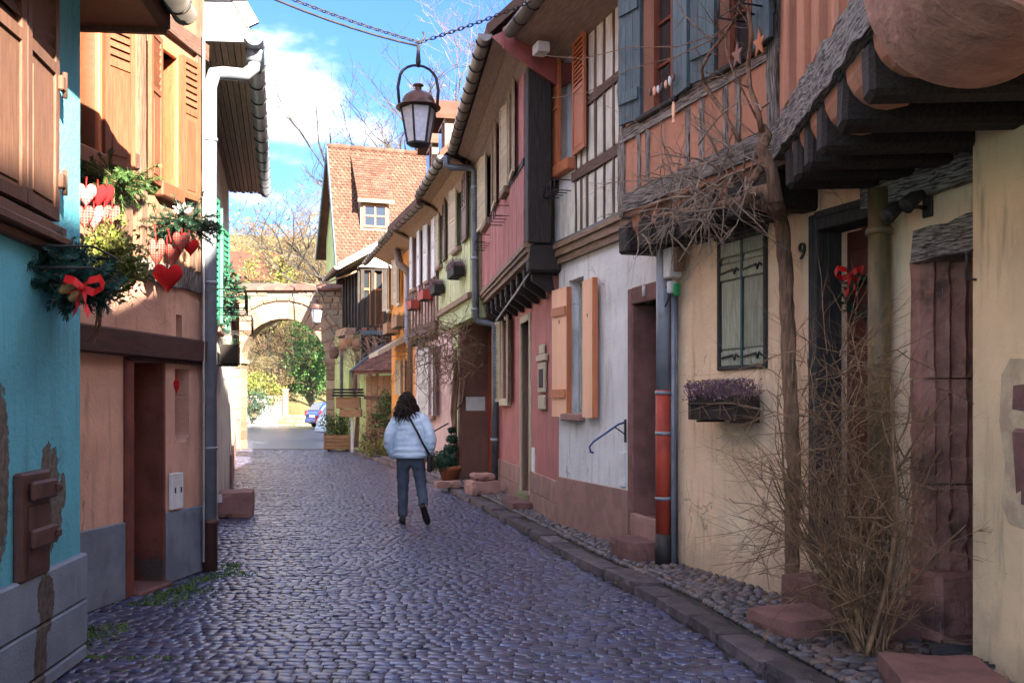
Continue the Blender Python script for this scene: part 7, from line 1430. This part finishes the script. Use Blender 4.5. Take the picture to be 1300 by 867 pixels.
for i in range(90): t = rr.random(); p = at(425+rr.random()*70, 432+rr.gauss(0,8)+ (18 if t < .3 else 0), 30.9+rr.uniform(-.2,.5)); branch(c, p, (rr.gauss(0,1), rr.gauss(-.2,.5), rr.gauss(-.5,.7)), rr.uniform(.4,1.1), .011, 2, .6, 3, 2, .35, rr, .15, 5)
for i in range(40): p = at(rr.uniform(455,500), rr.uniform(450,560), 30.6); branch(c, p, (rr.gauss(0,.6), rr.gauss(-.2,.4), rr.gauss(-.2,1)), rr.uniform(.4,.9), .01, 2, .6, 3, 2, .35, rr, .1, 5)
tag(c.build('twigs', m['twigg'], g, I4), kind='stuff')
for i, (px, py, lab) in enumerate(((436,437,'farthest of three brown barrel pots hung on the green gate house'),(444,432,'middle of three brown barrel pots hung on the green gate house'),(452,438,'nearest of three brown barrel pots hung on the green gate house'),(424,447,'dark round pot hung lowest beside the arch on the green wall'))):
    c = at(px, py, 31.0-.0*i); g = thing('hanging_pot', lab, 'pot', T(*c), 'pots hung on the green gate house'); b = MB(); b.lathe([(.10,-.2),(.15,-.1),(.16,.05),(.14,.17),(.12,.17),(.12,.1)], 12); b.build('pot', m['crate'] if i < 3 else m['brownb'], g, MW[g.name]); b = MB(); b.tube([(.15,.0,.15),(.0,0,.45),(-.15,0,.15)], .012, 4); b.build('hanger', m['iron'], g, MW[g.name])
# bird feeder on a white post, planter crate, garden plants, topiary
c = at(447,571,31.0); g = thing('bird_house', 'wooden bird house with dark slatted roof on a white post by the green wall', 'bird house', T(c.x,31.0,.05)); mw = MW[g.name]
for (nm, mt, bx) in (('post','shwhite',(-.04,.04,-.04,.04,0,1.1)),('shelf','crate',(-.34,.30,-.2,.15,1.1,1.35)),('box','crate',(-.46,.26,-.25,.15,1.37,1.72))): b = MB(); b.cbox(*bx, .012); b.build(nm, m[mt], g, mw)
for i in range(5): b = MB(); b.cbox(-.58,.36,-.34+i*.11,-.25+i*.11,1.74+(.09*min(i,4-i)),1.80+(.09*min(i,4-i)),.01); b.build('roof_slat', m['dark'], g, mw)
c = at(430,572,32.9); g = thing('wooden_planter', 'square wooden crate planter on castors before the arch pier', 'planter', T(c.x,32.9,0)); mw = MW[g.name]
for i in range(4):
    for (x0, x1, y0, y1) in ((-.42,.42,-.32,-.28),(-.42,.42,.28,.32),(-.42,-.38,-.28,.28),(.38,.42,-.28,.28)): b = MB(); b.cbox(x0,x1,y0,y1,.08+i*.115,.185+i*.115,.008); b.build('plank', m['crate'], g, mw)
for sx in (-1,1): b = MB(); b.cbox(sx*.41-.03,sx*.41+.03,-.345,-.322,.06,.55,.005); b.build('corner_batten', m['crate'], g, mw); b = MB(); b.tube([(sx*.3-.02,-.2,.04),(sx*.3+.02,-.2,.04)], .04, 8); b.build('castor', m['iron'], g, mw)
b = MB(); b.box(-.38,.38,-.28,.28,.1,.5); b.build('soil', m['soil'], g, mw)
bush('laurel_bush', 'light green laurel bush growing in the wooden crate planter', 'bush', (c.x,32.9,.5), (.5,.4,.5), 'leafg', 900, .05, 81); 
c = at(495,505,28.8); bush('garden_bush', 'round light green bush behind the woman by the garden gate', 'bush', (c.x,28.8,.9), (.5,.45,.55), 'leafg', 900, .055, 82); bush('garden_bush', 'low yellowish garden growth at the foot of the garden gate', 'bush', (at(490,580,28.0).x,28.0,.05), (.7,.4,.35), 'leafy', 600, .05, 83)
bush('garden_bush', 'dry ochre garden growth along the fence near the gate', 'bush', (at(482,570,28.9).x,28.9,.05), (.5,.4,.7), 'twigo', 600, .05, 84)
c = at(571,606,18.3); c.z = .08; g = thing('topiary_pot', 'terracotta pot with round shrub and stacked topiary balls beside the kerb', 'potted plant', T(*c)); mw = MW[g.name]
b = MB(); b.lathe([(.13,0),(.2,.24),(.225,.25),(.225,.31),(.195,.31),(.18,.2)], 18); b.build('pot', m['pot'], g, mw); b = MB(); b.lathe([(.0,.24),(.19,.26)], 14); b.build('soil', m['soil'], g, mw); rr = random.Random(9)
def leafball(c, r, n, ls):
    b = MB()
    for i in range(n): v = Vector((rr.gauss(0,1), rr.gauss(0,1), rr.gauss(0,1))).normalized()*rr.uniform(.75,1.05); leaf(b, (c[0]+v.x*r[0], c[1]+v.y*r[1], c[2]+v.z*r[2]), ls*rr.uniform(.7,1.3), rr)
    b.ball(c, tuple(q*.8 for q in r), 10, 7, .05); return b
leafball((-.12,-.05,.40), (.26,.24,.2), 520, .035).build('shrub', m['leafd'], g, mw)
for (z, r) in ((.62,.135),(.80,.11),(.97,.075)): leafball((.02+.02*math.sin(z*9),.05,z), (r,r,r*.75), 240, .024).build('topiary_ball', m['leafd'], g, mw)
b = MB(); b.tube([(.02,.05,.2),(.02,.05,1.0)], .012, 6); b.build('stem', m['twig'], g, mw)
# stray dead leaves on the road
b = MB(); rr = random.Random(90)
for i in range(70): y = rr.uniform(5.6,14); x = rr.uniform(lin(WL,y)+.1, lin(KR,y)); leaf(b, (x,y,.02), rr.uniform(.008,.018), rr)
tag(b.build('stray_leaves', m['twigo']), 'a few dry leaves scattered over the cobbles', 'leaves', kind='stuff')
